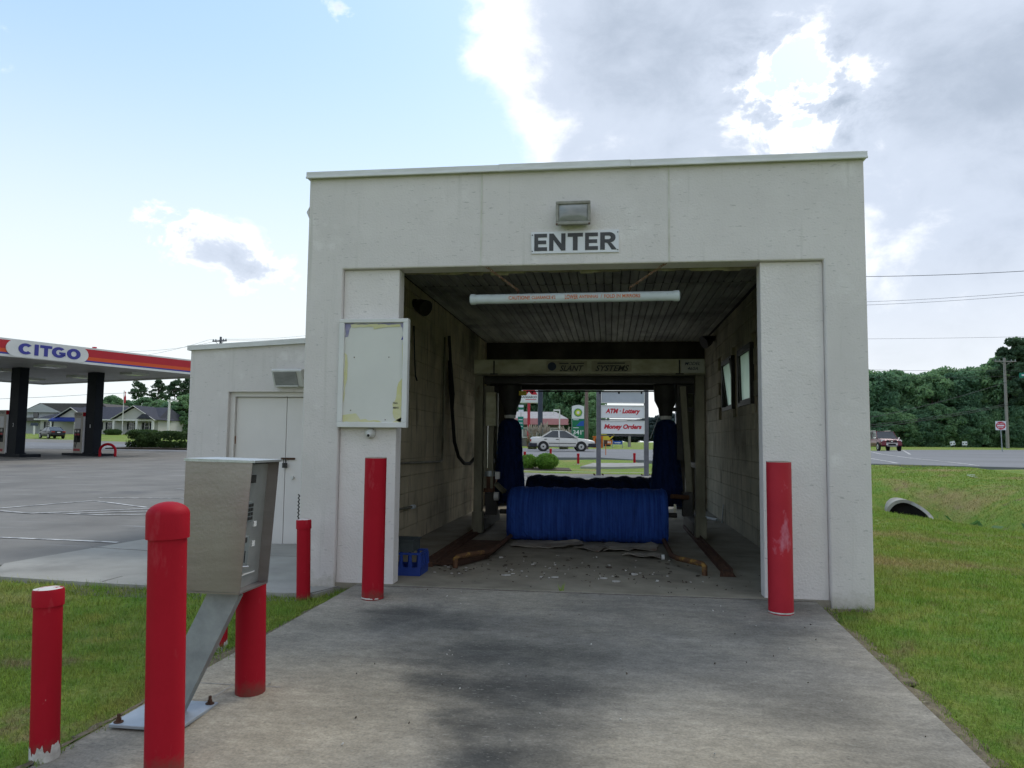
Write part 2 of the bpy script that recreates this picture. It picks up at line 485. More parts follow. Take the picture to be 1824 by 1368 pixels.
def grassmat(name, blade):
    m = bpy.data.materials.new(name)
    m.use_nodes = True
    n, l = m.node_tree.nodes, m.node_tree.links
    b = n['Principled BSDF']
    b.inputs['Roughness'].default_value = .85
    b.inputs['Specular IOR Level'].default_value = .15
    ge = n.new('ShaderNodeNewGeometry')

    def nz(s, lo, hi, off):
        mp = n.new('ShaderNodeMapping')
        mp.inputs['Location'].default_value = (off, off, 0)
        mp.inputs['Scale'].default_value = (1, 1, 0)
        l.new(ge.outputs['Position'], mp.inputs[0])
        z = n.new('ShaderNodeTexNoise')
        z.inputs['Scale'].default_value = s
        z.inputs['Detail'].default_value = 5
        z.inputs['Roughness'].default_value = .6
        l.new(mp.outputs[0], z.inputs[0])
        r = n.new('ShaderNodeMapRange')
        r.inputs[1].default_value = lo
        r.inputs[2].default_value = hi
        l.new(z.outputs[0], r.inputs[0])
        return r.outputs[0]

    def mix(f, a, c):
        x = n.new('ShaderNodeMix')
        x.data_type = 'RGBA'
        l.new(f, x.inputs[0])
        for k, v in ((6, a), (7, c)):
            if isinstance(v, tuple):
                x.inputs[k].default_value = v + (1,)
            else:
                l.new(v, x.inputs[k])
        return x.outputs[2]
    c = mix(nz(.9, .35, .65, 2), (.18, .275, .038), (.31, .325, .075))
    c = mix(nz(4.5, .35, .7, 9), c, (.14, .27, .04))
    c = mix(nz(.45, .53, .68, 31), c, (.33, .285, .115))
    c = mix(nz(1.6, .58, .72, 55), c, (.27, .20, .115))
    if blade:
        x = n.new('ShaderNodeHueSaturation')
        r = n.new('ShaderNodeMapRange')
        r.inputs[3].default_value = .62
        r.inputs[4].default_value = 1.45
        l.new(ge.outputs['Random Per Island'], r.inputs[0])
        l.new(r.outputs[0], x.inputs['Value'])
        l.new(c, x.inputs['Color'])
        c = x.outputs[0]
        tr = n.new('ShaderNodeBsdfTranslucent')
        l.new(c, tr.inputs[0])
        ms = n.new('ShaderNodeMixShader')
        ms.inputs[0].default_value = .3
        l.new(b.outputs[0], ms.inputs[1])
        l.new(tr.outputs[0], ms.inputs[2])
        l.new(ms.outputs[0], n['Material Output'].inputs[0])
    else:
        x = n.new('ShaderNodeHueSaturation')
        r = nz(30, .3, .7, 70)
        r4 = n.new('ShaderNodeMapRange')
        r4.inputs[3].default_value = .62
        r4.inputs[4].default_value = 1.15
        l.new(r, r4.inputs[0])
        l.new(r4.outputs[0], x.inputs['Value'])
        l.new(c, x.inputs['Color'])
        c = x.outputs[0]
        bp = n.new('ShaderNodeBump')
        bp.inputs['Strength'].default_value = .8
        bp.inputs['Distance'].default_value = .03
        l.new(r, bp.inputs['Height'])
        l.new(bp.outputs[0], b.inputs['Normal'])
    l.new(c, b.inputs['Base Color'])
    return m


M['turf'] = grassmat('turf', False)
M['blade'] = grassmat('blade', True)


def drive_mat():
    """driveway slab: pale tan concrete, dark oily runoff stains where wet cars stop, worn aggregate"""
    m = bpy.data.materials.new('driveway')
    m.use_nodes = True
    n, l = m.node_tree.nodes, m.node_tree.links
    b = n['Principled BSDF']
    b.inputs['Roughness'].default_value = .9
    b.inputs['Specular IOR Level'].default_value = .25
    ge = n.new('ShaderNodeTexCoord')
    pos = ge.outputs['Object']

    def nz(s, d=6, off=0., st=(1, 1, 1), rot=0.):
        mp = n.new('ShaderNodeMapping')
        mp.inputs['Location'].default_value = (off, off, off)
        mp.inputs['Scale'].default_value = st
        mp.inputs['Rotation'].default_value = (0, 0, rot)
        l.new(pos, mp.inputs[0])
        z = n.new('ShaderNodeTexNoise')
        z.inputs['Scale'].default_value = s
        z.inputs['Detail'].default_value = d
        z.inputs['Roughness'].default_value = .62
        l.new(mp.outputs[0], z.inputs[0])
        return z

    def mr(v, a, c, lo=0., hi=1., sm=True):
        r = n.new('ShaderNodeMapRange')
        r.interpolation_type = 'SMOOTHSTEP' if sm else 'LINEAR'
        l.new(v, r.inputs[0])
        for i, x in enumerate((a, c, lo, hi)):
            r.inputs[i + 1].default_value = x
        return r.outputs[0]

    def mth(op, a, c):
        r = n.new('ShaderNodeMath')
        r.operation = op
        for i, v in enumerate((a, c)):
            if isinstance(v, (int, float)):
                r.inputs[i].default_value = v
            else:
                l.new(v, r.inputs[i])
        return r.outputs[0]

    def mix(f, a, c):
        x = n.new('ShaderNodeMix')
        x.data_type = 'RGBA'
        l.new(f, x.inputs[0])
        for k, v in ((6, a), (7, c)):
            if isinstance(v, tuple):
                x.inputs[k].default_value = v + (1,)
            else:
                l.new(v, x.inputs[k])
        return x.outputs[2]
    # wobble the coordinates so that stain rims are ragged
    wz = nz(1.5, 6, 4.)
    va = n.new('ShaderNodeVectorMath')
    va.operation = 'SUBTRACT'
    l.new(wz.outputs['Color'], va.inputs[0])
    va.inputs[1].default_value = (.5, .5, .5)
    vs = n.new('ShaderNodeVectorMath')
    vs.operation = 'SCALE'
    l.new(va.outputs[0], vs.inputs[0])
    vs.inputs['Scale'].default_value = .5
    vp = n.new('ShaderNodeVectorMath')
    vp.operation = 'ADD'
    l.new(pos, vp.inputs[0])
    l.new(vs.outputs[0], vp.inputs[1])
    w2 = n.new('ShaderNodeVectorMath')
    w2.operation = 'SUBTRACT'
    l.new(nz(7, 6, 9).outputs['Color'], w2.inputs[0])
    w2.inputs[1].default_value = (.5, .5, .5)
    w3 = n.new('ShaderNodeVectorMath')
    w3.operation = 'MULTIPLY_ADD'
    l.new(w2.outputs[0], w3.inputs[0])
    w3.inputs[1].default_value = (.30, .30, .0)
    l.new(vp.outputs[0], w3.inputs[2])
    vp = w3

    def spot(x, y, r):
        d = n.new('ShaderNodeVectorMath')
        d.operation = 'DISTANCE'
        l.new(vp.outputs[0], d.inputs[0])
        d.inputs[1].default_value = (x, y, 0)
        return mr(d.outputs['Value'], r * 1.45, r * .3)
    c = mix(mr(nz(.7, 6, 12).outputs[0], .36, .64), (.300, .275, .222), (.215, .203, .177))
    c = mix(mth('MAXIMUM', mth('MULTIPLY', spot(-1.05, -2.45, .95), .8), mth('MULTIPLY', spot(1.0, -3.1, 1.1), .55)), c, (.37, .32, .235))
    tot = None
    for x, y, r, a in STAINS:
        s = mth('MULTIPLY', spot(x, y, r), a)
        tot = s if tot is None else mth('MAXIMUM', tot, s)
    tot = mth('MULTIPLY', tot, mr(nz(3.0, 7, 20, (.55, 1.6, 1), .6).outputs[0], .25, .60, .70, 1.0))
    c = mix(tot, c, (.050, .051, .048))
    # smudges, streaks and grain at several sizes
    for sc_, st_, ro_, lo_, hi_ in ((1.7, (.5, 1.5, 1), -.5, .80, 1.17), (6, (.6, 1.5, 1), .5, .84, 1.16), (22, (.7, 1.3, 1), .2, .84, 1.16), (75, (1, 1, 1), 0., .78, 1.22)):
        hsv = n.new('ShaderNodeHueSaturation')
        l.new(mr(nz(sc_, 5, sc_, st_, ro_).outputs[0], .30, .70, lo_, hi_, False), hsv.inputs['Value'])
        l.new(c, hsv.inputs['Color'])
        c = hsv.outputs[0]
    c = mix(mth('MULTIPLY', mr(nz(48, 3, 3, (.6, 1.6, 1)).outputs[0], .62, .70), .5), c, (.33, .32, .28))
    c = mix(mth('MULTIPLY', mr(nz(60, 3, 8, (.6, 1.6, 1)).outputs[0], .60, .70), .45), c, (.07, .07, .065))
    l.new(c, b.inputs['Base Color'])
    bp = n.new('ShaderNodeBump')
    bp.inputs['Strength'].default_value = .45
    bp.inputs['Distance'].default_value = .01
    l.new(nz(55, 5, 1).outputs[0], bp.inputs['Height'])
    l.new(bp.outputs[0], b.inputs['Normal'])
    return m


STAINS = [(-1.06, -.89, .32, .75), (-.72, -1.05, .34, .66), (-.41, -1.05, .36, .36), (-.06, -1.05, .38, .26), (-.72, -1.49, .30, .5), (-.40, -1.55, .40, .80),
          (-.08, -1.6, .42, .72), (-.45, -2.08, .3, .88), (-.18, -2.16, .4, .88), (.1, -2.08, .38, .78), (.18, -1.62, .36, .55), (-.2, -2.56, .3, .95), (-.01, -2.56, .34, .75),
          (-.05, -2.88, .32, .95), (.11, -2.89, .32, .7), (.2, -2.53, .3, .6), (1.5, -.85, .36, .36), (.71, -1.1, .4, .15), (1.46, -2.15, .45, .35), (1.61, -2.57, .35, .28), (1.75, -.07, .28, .45), (-1.56, -1.26, .3, .2)]
M['driveway'] = drive_mat()


def pane_mat():
    m = bpy.data.materials.new('frosted_pane')
    m.use_nodes = True
    n, l = m.node_tree.nodes, m.node_tree.links
    b = n['Principled BSDF']
    b.inputs['Base Color'].default_value = (.55, .62, .58, 1)
    b.inputs['Roughness'].default_value = .35
    tr = n.new('ShaderNodeBsdfTranslucent')
    nz = n.new('ShaderNodeTexNoise')
    nz.inputs['Scale'].default_value = 3
    mx = n.new('ShaderNodeMix')
    mx.data_type = 'RGBA'
    l.new(nz.outputs[0], mx.inputs[0])
    mx.inputs[6].default_value = (.80, .88, .82, 1)
    mx.inputs[7].default_value = (.62, .72, .68, 1)
    l.new(mx.outputs[2], tr.inputs[0])
    ms = n.new('ShaderNodeMixShader')
    ms.inputs[0].default_value = .85
    l.new(b.outputs[0], ms.inputs[1])
    l.new(tr.outputs[0], ms.inputs[2])
    l.new(ms.outputs[0], n['Material Output'].inputs[0])
    return m


M['pane'] = pane_mat()

# ------------------------------------------------------------------ mesh helpers
rng = random.Random(7)


class B:
    def __init__(s):
        s.v, s.f = [], []

    def add(s, vs, fs):
        k = len(s.v)
        s.v += [tuple(p) for p in vs]
        s.f += [tuple(i + k for i in q) for q in fs]
        return s

    def box(s, x0, x1, y0, y1, z0, z1):
        return s.add([(x0, y0, z0), (x1, y0, z0), (x1, y1, z0), (x0, y1, z0), (x0, y0, z1), (x1, y0, z1), (x1, y1, z1), (x0, y1, z1)],
                     [(0, 3, 2, 1), (4, 5, 6, 7), (0, 1, 5, 4), (1, 2, 6, 5), (2, 3, 7, 6), (3, 0, 4, 7)])

    def obox(s, c, ax, ay, az, hx, hy, hz):
        c = Vector(c)
        ps = []
        for dz in (-1, 1):
            for dx, dy in ((-1, -1), (1, -1), (1, 1), (-1, 1)):
                ps.append(c + ax * dx * hx + ay * dy * hy + az * dz * hz)
        return s.add(ps, [(0, 3, 2, 1), (4, 5, 6, 7), (0, 1, 5, 4), (1, 2, 6, 5), (2, 3, 7, 6), (3, 0, 4, 7)])

    def bar(s, p0, p1, wx, wy, up=(0, 0, 1)):
        p0, p1 = Vector(p0), Vector(p1)
        az = (p1 - p0).normalized()
        ax = az.cross(Vector(up))
        if ax.length < 1e-4:
            ax = Vector((1, 0, 0))
        ax.normalize()
        ay = az.cross(ax)
        return s.obox((p0 + p1) / 2, ax, ay, az, wx / 2, wy / 2, (p1 - p0).length / 2)

    def tube(s, pts, r, seg=10, cap=True, closed=False):
        pts = [Vector(p) for p in pts]
        n = len(pts)
        rs = r if isinstance(r, (list, tuple)) else [r] * n
        k = len(s.v)
        prev = None
        for i, p in enumerate(pts):
            if closed:
                t = pts[(i + 1) % n] - pts[i - 1]
            else:
                t = pts[min(i + 1, n - 1)] - pts[max(i - 1, 0)]
            t.normalize()
            if prev is None:
                a = t.cross(Vector((0, 0, 1)))
                if a.length < 1e-3:
                    a = t.cross(Vector((1, 0, 0)))
            else:
                a = prev - t * prev.dot(t)
            a.normalize()
            prev = a
            b = t.cross(a)
            for j in range(seg):
                q = 2 * math.pi * j / seg
                s.v.append(tuple(p + (a * math.cos(q) + b * math.sin(q)) * rs[i]))
        m = n if closed else n - 1
        for i in range(m):
            i2 = (i + 1) % n
            for j in range(seg):
                j2 = (j + 1) % seg
                s.f.append((k + i * seg + j, k + i * seg + j2, k + i2 * seg + j2, k + i2 * seg + j))
        if cap and not closed:
            s.f.append(tuple(k + j for j in range(seg))[::-1])
            s.f.append(tuple(k + (n - 1) * seg + j for j in range(seg)))
        return s

    def lathe(s, c, prof, seg=24, capb=False, capt=False):
        """prof = [(r, z)...] round a vertical axis through c"""
        k = len(s.v)
        for r, z in prof:
            for j in range(seg):
                q = 2 * math.pi * j / seg
                s.v.append((c[0] + r * math.cos(q), c[1] + r * math.sin(q), c[2] + z))
        for i in range(len(prof) - 1):
            for j in range(seg):
                j2 = (j + 1) % seg
                s.f.append((k + i * seg + j, k + i * seg + j2, k + (i + 1) * seg + j2, k + (i + 1) * seg + j))
        if capb:
            s.f.append(tuple(k + j for j in range(seg))[::-1])
        if capt:
            s.f.append(tuple(k + (len(prof) - 1) * seg + j for j in range(seg)))
        return s

    def prism(s, poly, a, b, axis='y'):
        """poly in the other two axes (x,z for 'y'; y,z for 'x'; x,y for 'z')"""
        def P(u, v, t):
            return {'y': (u, t, v), 'x': (t, u, v), 'z': (u, v, t)}[axis]
        n = len(poly)
        vs = [P(u, v, a) for u, v in poly] + [P(u, v, b) for u, v in poly]
        fs = [tuple(range(n)), tuple(range(2 * n - 1, n - 1, -1))]
        for i in range(n):
            j = (i + 1) % n
            fs.append((i, n + i, n + j, j))
        return s.add(vs, fs)

    def sheet(s, pts, up=0.0):
        return s.add(pts, [tuple(range(len(pts)))])

    def build(s, name, m, parent=None, smooth=False, bevel=0.0, local=False, origin=None, fix=True):
        me = bpy.data.meshes.new(name)
        off = Vector((0, 0, 0))
        if parent is not None and not local:
            t = parent
            while t.parent:
                t = t.parent
            off = t.location
        if origin is not None:
            off = Vector(origin)
        vs = [(a - off.x, b - off.y, c - off.z) for a, b, c in s.v]
        me.from_pydata(vs, [], s.f)
        if fix:
            bm = bmesh.new()
            bm.from_mesh(me)
            bmesh.ops.recalc_face_normals(bm, faces=bm.faces)
            bm.to_mesh(me)
            bm.free()
        me.materials.append(M[m] if isinstance(m, str) else m)
        if smooth:
            me.shade_smooth()
            me.set_sharp_from_angle(angle=R(40))
        o = bpy.data.objects.new(name, me)
        COL.objects.link(o)
        if parent is not None:
            o.parent = parent
        if origin is not None:
            o.location = Vector(origin)
        if bevel:
            md = o.modifiers.new('bevel', 'BEVEL')
            md.width = bevel
            md.segments = 2
            md.limit_method = 'ANGLE'
        return o


def tag(o, label, cat, group=None):
    o['label'] = label
    o['category'] = cat
    if group:
        o['group'] = group
    return o


def thing(name, label, cat, loc=(0, 0, 0), rotz=0.0, group=None):
    o = bpy.data.objects.new(name, None)
    o.empty_display_size = .1
    COL.objects.link(o)
    o.location = Vector(loc)
    o.rotation_euler = (0, 0, rotz)
    return tag(o, label, cat, group)


def struct(o):
    o['kind'] = 'structure'
    return o


def text(name, s, wd, ht, place, m, parent, bold=0.0, shear=0.0, depth=.002, local=False, wrap=None, space=1.0):
    """lettering as a thin mesh fitted into wd x ht; place = (origin, x axis, up axis): centre of the line"""
    cu = bpy.data.curves.new('t', 'FONT')
    cu.body = s
    cu.size = 1
    cu.offset = bold
    cu.shear = shear
    cu.space_character = space
    cu.resolution_u = 3
    ob = bpy.data.objects.new('t', cu)
    COL.objects.link(ob)
    dg = bpy.context.evaluated_depsgraph_get()
    me = bpy.data.meshes.new_from_object(ob.evaluated_get(dg))
    bpy.data.objects.remove(ob)
    co = np.array([v.co for v in me.vertices])
    lo, hi = co.min(0), co.max(0)
    c, ax, ay = Vector(place[0]), Vector(place[1]).normalized(), Vector(place[2]).normalized()
    az = ax.cross(ay)
    off = Vector((0, 0, 0))
    if not local:
        t = parent
        while t.parent:
            t = t.parent
        off = t.location
    vs = []
    for p in co:
        u = ((p[0] - lo[0]) / (hi[0] - lo[0]) - .5) * wd
        v = ((p[1] - lo[1]) / (hi[1] - lo[1]) - .5) * ht
        d = depth
        if wrap:
            d = depth + math.sqrt(max(wrap * wrap - v * v, 0)) - wrap
        vs.append(tuple(c + ax * u + ay * v + az * d - off))
    m2 = bpy.data.meshes.new(name)
    m2.from_pydata(vs, [], [tuple(f.vertices) for f in me.polygons])
    m2.materials.append(M[m])
    o = bpy.data.objects.new(name, m2)
    COL.objects.link(o)
    o.parent = parent
    return o


XA, YA, ZA = Vector((1, 0, 0)), Vector((0, 1, 0)), Vector((0, 0, 1))
FRONT = lambda p: (p, (1, 0, 0), (0, 0, 1))          # lettering on a face that looks towards -y

# ------------------------------------------------------------------ terrain
CTRL = [(-.3, -.6, -.06), (-3, -2.8, -.14), (-4.5, -1.5, -.13), (-3, -.4, -.09), (-6.5, -4, -.2), (-2.1, -3.4, -.17), (-4, 2.6, -.11), (-5.4, 2, -.07), (-5.5, .5, -.06),
        (-2.4, 1.2, -.05), (-9, 5, -.02), (2.2, -3, -.18), (2.1, -1, -.09), (2.5, 0, -.06), (4, -1, -.12), (4, -4, -.24), (7, -4, -.25), (6, 3, -.17), (7.2, 8, -.22),
        (6.6, 12, -.22), (3, 9, -.06), (0, 9, -.03), (0, 15, 0), (-8, 15, .02), (0, 21, .0), (1.7, 21, 0), (-2.5, 25.3, .0), (.6, 27.3, .06), (-8, 28, .2),
        (0, 31, .42), (11.2, 26.4, .42), (15.5, 23.5, .42), (24, 12, .4), (30, 0, .4), (-20, 38, .4), (-3, 44, .56), (12, 42, .55), (27, 70, .64), (34, 94, 1.0), (55, 97, 1.06),
        (48, 91, 1.0), (38, 71.5, .70), (60, 40, .6), (34, 82, .68), (70, 83, .72), (40, 110, 1.1), (80, 105, 1.1), (-29, 33, .08), (-31, 30, .08), (-22, 18, .0), (-20, 6, -.02), (-45, 30, .15), (-32, 43, .42), (-26, 44, .42),
        (-91, 103, 1.6), (-70, 106, 1.75), (-70, 80.6, .9), (-50, 62, .6), (-20, 70, .7), (0, 60, .62), (0, 100, .8), (-10, -10, -.4), (0, -10, -.4), (10, -10, -.4),
        (-40, -20, -.3), (40, -20, 0), (0, -60, -1), (150, 0, .5), (-150, 0, .5), (0, 250, 1.0), (200, 200, 1.0), (-200, 200, 1.8), (0, -300, -.5), (300, -300, 0), (-300, -300, 0)]
_c = np.array(CTRL)
_d = np.linalg.norm(_c[:, None, :2] - _c[None, :, :2], axis=2)
_w = np.linalg.solve(_d + np.eye(len(_c)) * .05, _c[:, 2])
DITCH = [(20, -14), (13.2, -1), (10.6, 7), (9.3, 12.0), (8.95, 16.2)]


def seg_dist(x, y, pl):
    best = np.full(np.shape(x), 1e9)
    for (ax, ay), (bx, by) in zip(pl[:-1], pl[1:]):
        t = np.clip(((x - ax) * (bx - ax) + (y - ay) * (by - ay)) / ((bx - ax) ** 2 + (by - ay) ** 2), 0, 1)
        best = np.minimum(best, np.hypot(x - ax - t * (bx - ax), y - ay - t * (by - ay)))
    return best


def hh(x, y):
    x, y = np.asarray(x, float), np.asarray(y, float)
    sh = x.shape
    X, Y = x.ravel(), y.ravel()
    z = np.zeros(X.shape)
    for k in range(0, len(X), 20000):
        z[k:k + 20000] = np.hypot(X[k:k + 20000, None] - _c[:, 0], Y[k:k + 20000, None] - _c[:, 1]) @ _w
    r = np.hypot(X, Y)
    z = np.where(r > 300, z * np.clip(1 - (r - 300) / 900, 0, 1) + .8 * np.clip((r - 300) / 900, 0, 1), z)
    d = seg_dist(X, Y, DITCH)
    z = z - 1.3 * np.exp(-(d / 1.65) ** 2)
    return z.reshape(sh)


def h(x, y):
    return float(hh(np.array([x]), np.array([y]))[0])


def inside(x, y, poly):
    x, y = np.asarray(x), np.asarray(y)
    r = np.zeros(x.shape, bool)
    n = len(poly)
    for i in range(n):
        (x1, y1), (x2, y2) = poly[i], poly[(i + 1) % n]
        if y1 == y2:
            continue
        c = ((y1 > y) != (y2 > y)) & (x < (x2 - x1) * (y - y1) / (y2 - y1) + x1)
        r ^= c
    return r


LOT = [(-5.45, .5), (-5.3, 2.6), (-5.42, 4.2), (-5.42, 22), (-12, 27), (-21, 37), (-24, 43), (-22, 50), (-26, 60), (-48, 66), (-62, 74), (-95, 84), (-95, 20), (-60, -6), (-16, -4), (-8, .3)]
ROAD = [(-90, 48), (-40, 41), (-18, 37), (0, 31.2), (11.2, 26.5), (15.5, 23.6), (23, 15), (34, -5), (60, -40), (95, -40), (84, 84), (33, 82), (21, 62), (0, 56), (-40, 58), (-90, 64)]
APRON = [(-5.45, .5), (-5.15, -.02), (-3.5, -.13), (-2.35, -.27), (-1.95, -.27), (-1.85, .02), (-2.22, .05), (-2.22, 2.6), (-4.85, 2.6), (-4.85, 7.5), (-5.42, 7.5), (-5.42, 4.2), (-5.3, 2.6)]
EXITP = [(-2.2, 8.2), (2.4, 8.2), (3.0, 12), (3.4, 20.2), (2.2, 21.9), (-1.0, 22.0), (-5.42, 23), (-5.42, 8.2)]


def dl(y):
    return -1.70 + .088 * min(y, 0)


DR = 2.03
DRIVE = [(dl(-9), -9), (DR + .1, -9), (DR, -3), (DR, .02), (-1.70, .02)]
gx = sorted(set([round(v, 3) for v in list(np.arange(-12, 16, .33)) + list(np.arange(-60, -12, 1.5)) + list(np.arange(16, 64, 1.5))
                 + list(np.arange(-240, -60, 9)) + list(np.arange(64, 240, 9)) + [-4000, -2000, -1000, -600, -350, 350, 600, 1000, 2000, 4000]]))
gy = sorted(set([round(v, 3) for v in list(np.arange(-9, 20, .33)) + list(np.arange(20, 110, 1.5)) + list(np.arange(-60, -9, 4)) + list(np.arange(110, 300, 9))
                 + [-4000, -1500, -600, -250, -120, 350, 500, 800, 1400, 2500, 4000]]))
GX, GY = np.meshgrid(gx, gy)
GZ = hh(GX, GY)
under = np.zeros(GX.shape, bool)
for pl_ in (LOT, ROAD, APRON, EXITP, DRIVE):
    under |= inside(GX, GY, pl_)
under |= (GX > -2.2) & (GX < 2.44) & (GY > 0) & (GY < 8.2)
GZ = GZ - .14 * under
nx, ny = len(gx), len(gy)
gv = np.stack([GX, GY, GZ], -1).reshape(-1, 3)
gf = [(j * nx + i, j * nx + i + 1, (j + 1) * nx + i + 1, (j + 1) * nx + i) for j in range(ny - 1) for i in range(nx - 1)]
gb = B()
gb.v = [tuple(p) for p in gv]
gb.f = gf
ground = struct(gb.build('ground', 'turf', smooth=True, fix=False))


def drape(name, poly, off, m, cell, skirt=.18):
    """a paved sheet that follows the land: polygon cut by a grid, draped, with a small skirt"""
    bm = bmesh.new()
    bm.faces.new([bm.verts.new((x, y, 0)) for x, y in poly])
    xs = [p[0] for p in poly]
    ys = [p[1] for p in poly]
    for lo, hi, no in ((min(xs), max(xs), (1, 0, 0)), (min(ys), max(ys), (0, 1, 0))):
        v = math.ceil(lo / cell) * cell
        while v < hi:
            bmesh.ops.bisect_plane(bm, geom=bm.verts[:] + bm.edges[:] + bm.faces[:], plane_co=Vector(no) * v, plane_no=no)
            v += cell
    vs = list(bm.verts)
    zz = hh(np.array([v.co.x for v in vs]), np.array([v.co.y for v in vs]))
    for v, z in zip(vs, zz):
        v.co.z = z + off
    be = [e for e in bm.edges if e.is_boundary]
    ex = bmesh.ops.extrude_edge_only(bm, edges=be)
    for v in [g for g in ex['geom'] if isinstance(g, bmesh.types.BMVert)]:
        v.co.z -= skirt
    bmesh.ops.recalc_face_normals(bm, faces=bm.faces)
    me = bpy.data.meshes.new(name)
    bm.to_mesh(me)
    bm.free()
    me.materials.append(M[m])
    o = bpy.data.objects.new(name, me)
    COL.objects.link(o)
    return struct(o)


lot = drape('parking_lot', LOT, .02, 'asphalt', 2.0)
road = drape('road', ROAD, .03, 'road', 3.0)
apron = drape('pavement', APRON, .035, 'concrete', .5)
drape('exit_pavement', EXITP, .03, 'asphalt', 1.0)

# entrance driveway: slopes gently up to the bay, front edge against the threshold
db = B()
ys = [-9, -7, -5.5, -4.5, -4, -3.5, -3, -2.5, -2, -1.5, -1, -.5, .02]
for y in ys:
    z = -.05 * -min(y, 0) if y > -9.5 else 0
    z = .05 * y if y < 0 else 0
    a, b2 = dl(y), (DR if y > -3 else DR + .016 * (-3 - y))
    db.v += [(a, y, z - .004), (b2, y, z - .004), (a, y, z - .25), (b2, y, z - .25)]
for i in range(len(ys) - 1):
    k = i * 4
    db.f += [(k, k + 1, k + 5, k + 4), (k + 2, k, k + 4, k + 6), (k + 1, k + 3, k + 7, k + 5)]
driveway = struct(db.build('driveway', 'driveway'))


def strip(name, pts, wdt, off, m, parent=None, step=1.0):
    """painted line / kerb draped along a polyline"""
    b = B()
    P = []
    for (x0, y0), (x1, y1) in zip(pts[:-1], pts[1:]):
        n = max(1, int(math.hypot(x1 - x0, y1 - y0) / step))
        for i in range(n):
            P.append((x0 + (x1 - x0) * i / n, y0 + (y1 - y0) * i / n))
    P.append(pts[-1])
    for i, (x, y) in enumerate(P):
        q0, q1 = P[max(i - 1, 0)], P[min(i + 1, len(P) - 1)]
        t = Vector((q1[0] - q0[0], q1[1] - q0[1], 0)).normalized()
        n = Vector((-t.y, t.x, 0)) * wdt / 2
        z = h(x, y) + off
        b.v += [(x + n.x, y + n.y, z), (x - n.x, y - n.y, z)]
    for i in range(len(P) - 1):
        b.f.append((2 * i, 2 * i + 1, 2 * i + 3, 2 * i + 2))
    return b.build(name, m, parent, fix=False)


# worn stall markings on the lot and lane lines on the road (children of the surface they are painted on)
for pts in ([(-9.9, 4.7), (-9.27, 6.89), (-7.56, 5.98)], [(-9.41, 4.87), (-8.68, 4.66), (-7.41, 5.85)], [(-8.65, 4.72), (-8.11, 4.8), (-7.0, 5.6)],
            [(-8.11, 4.75), (-7.5, 4.75), (-6.4, 5.3)], [(-7.3, 2.25), (-5.45, 2.2)], [(-14, 4.6), (-10, 4.7), (-9.4, 4.87)], [(-6.9, 8.0), (-9.6, 7.5)], [(-5.6, 8.2), (-9.6, 10.2)]):
    strip('stall_line', pts, .07, .027, 'paint_line', lot, .6)
for pts in ([(14.6, 22.4 + 2.6), (15.6, 34), (18.2, 46), (26.5, 76)], [(12.3, 26.8), (13.4, 33.5), (16.0, 46), (23.5, 76)], [(-60, 45), (-20, 39.3), (0, 33.2), (9, 30.5)],
            [(-60, 52.4), (-20, 48), (0, 45.6), (12, 44)], [(20, 24), (40, -8)], [(20, 46), (32, 80)]):
    strip('lane_line', pts, .14, .036, 'paint_line', road, 1.5)

# hairline joints in the driveway and pavement
jb = B()
jb.box(-1.70, DR, -.025, -.015, -.02, -.0042)
jb.build('joint', 'mulch', driveway)
strip('joint', [(-1.86, .0), (-2.0, -.28)], .015, .0375, 'mulch', apron)
strip('joint', [(-5.42, 1.7), (-2.3, 1.45)], .012, .0375, 'mulch', apron)
strip('joint', [(-4.0, -.06), (-3.9, 2.55)], .012, .0375, 'mulch', apron)

# ------------------------------------------------------------------ car wash building
bd = thing('car_wash_building', 'pale stucco drive-through car wash building with a tall open entrance bay', 'building', (0, 0, 0))
XL, XR, HT, HL = -2.2294, 2.4705, 3.54, 2.714
OL, OR, S1, S2 = -1.3966, 1.6534, -1.90, 2.146
WL, WR, HC, YB = -1.9413, 2.1847, 3.118, 8.0
fw = B().prism([(XL, -.22), (S1, -.22), (S1, HL), (S2, HL), (S2, -.22), (XR, -.22), (XR, HT), (XL, HT)], 0, .22)
front_wall = fw.build('wall', 'stucco', bd, bevel=.012)
front_wall['label'] = 'stucco front wall framing the bay entrance'
B().box(S1 + .001, OL, .045, .20, -.2, HL - .002).build('wall_panel', 'stucco_panel', bd, bevel=.006)
B().box(OR, S2 - .001, .045, .20, -.2, HL - .002).build('wall_panel', 'stucco_panel', bd, bevel=.006)
for x in (-.67, .917):
    B().box(x - .007, x + .007, -.004, .002, HL + .01, HT).build('control_joint', 'trim', bd)
# side walls: outer shell plus individually laid inner blocks
B().box(XL + .002, WL - .04, .22, YB, -.25, 3.5).build('wall', 'mortar', bd)
WIN = [(3.42, 4.40), (4.88, 5.86)]
WZ0, WZ1 = 1.72, 2.50
sw = B()
x0, x1 = WR + .04, XR - .002
sw.box(x0, x1, .22, YB, -.25, WZ0)
sw.box(x0, x1, .22, YB, WZ1, 3.5)
for a, b in ((.22, WIN[0][0]), (WIN[0][1], WIN[1][0]), (WIN[1][1], YB)):
    sw.box(x0, x1, a, b, WZ0, WZ1)
right_wall = sw.build('wall', 'mortar', bd)
B().box(XR - .001, XR + .012, .23, YB, -.25, 1.6).build('wall_skin', 'stucco', bd)
B().box(XR - .001, XR + .012, .23, YB, 2.62, 3.5).build('wall_skin', 'stucco', bd)
bw = B().prism([(XL, -.25), (OL, -.25), (OL, HL), (OR, HL), (OR, -.25), (XR, -.25), (XR, 3.5), (XL, 3.5)], YB, YB + .2)
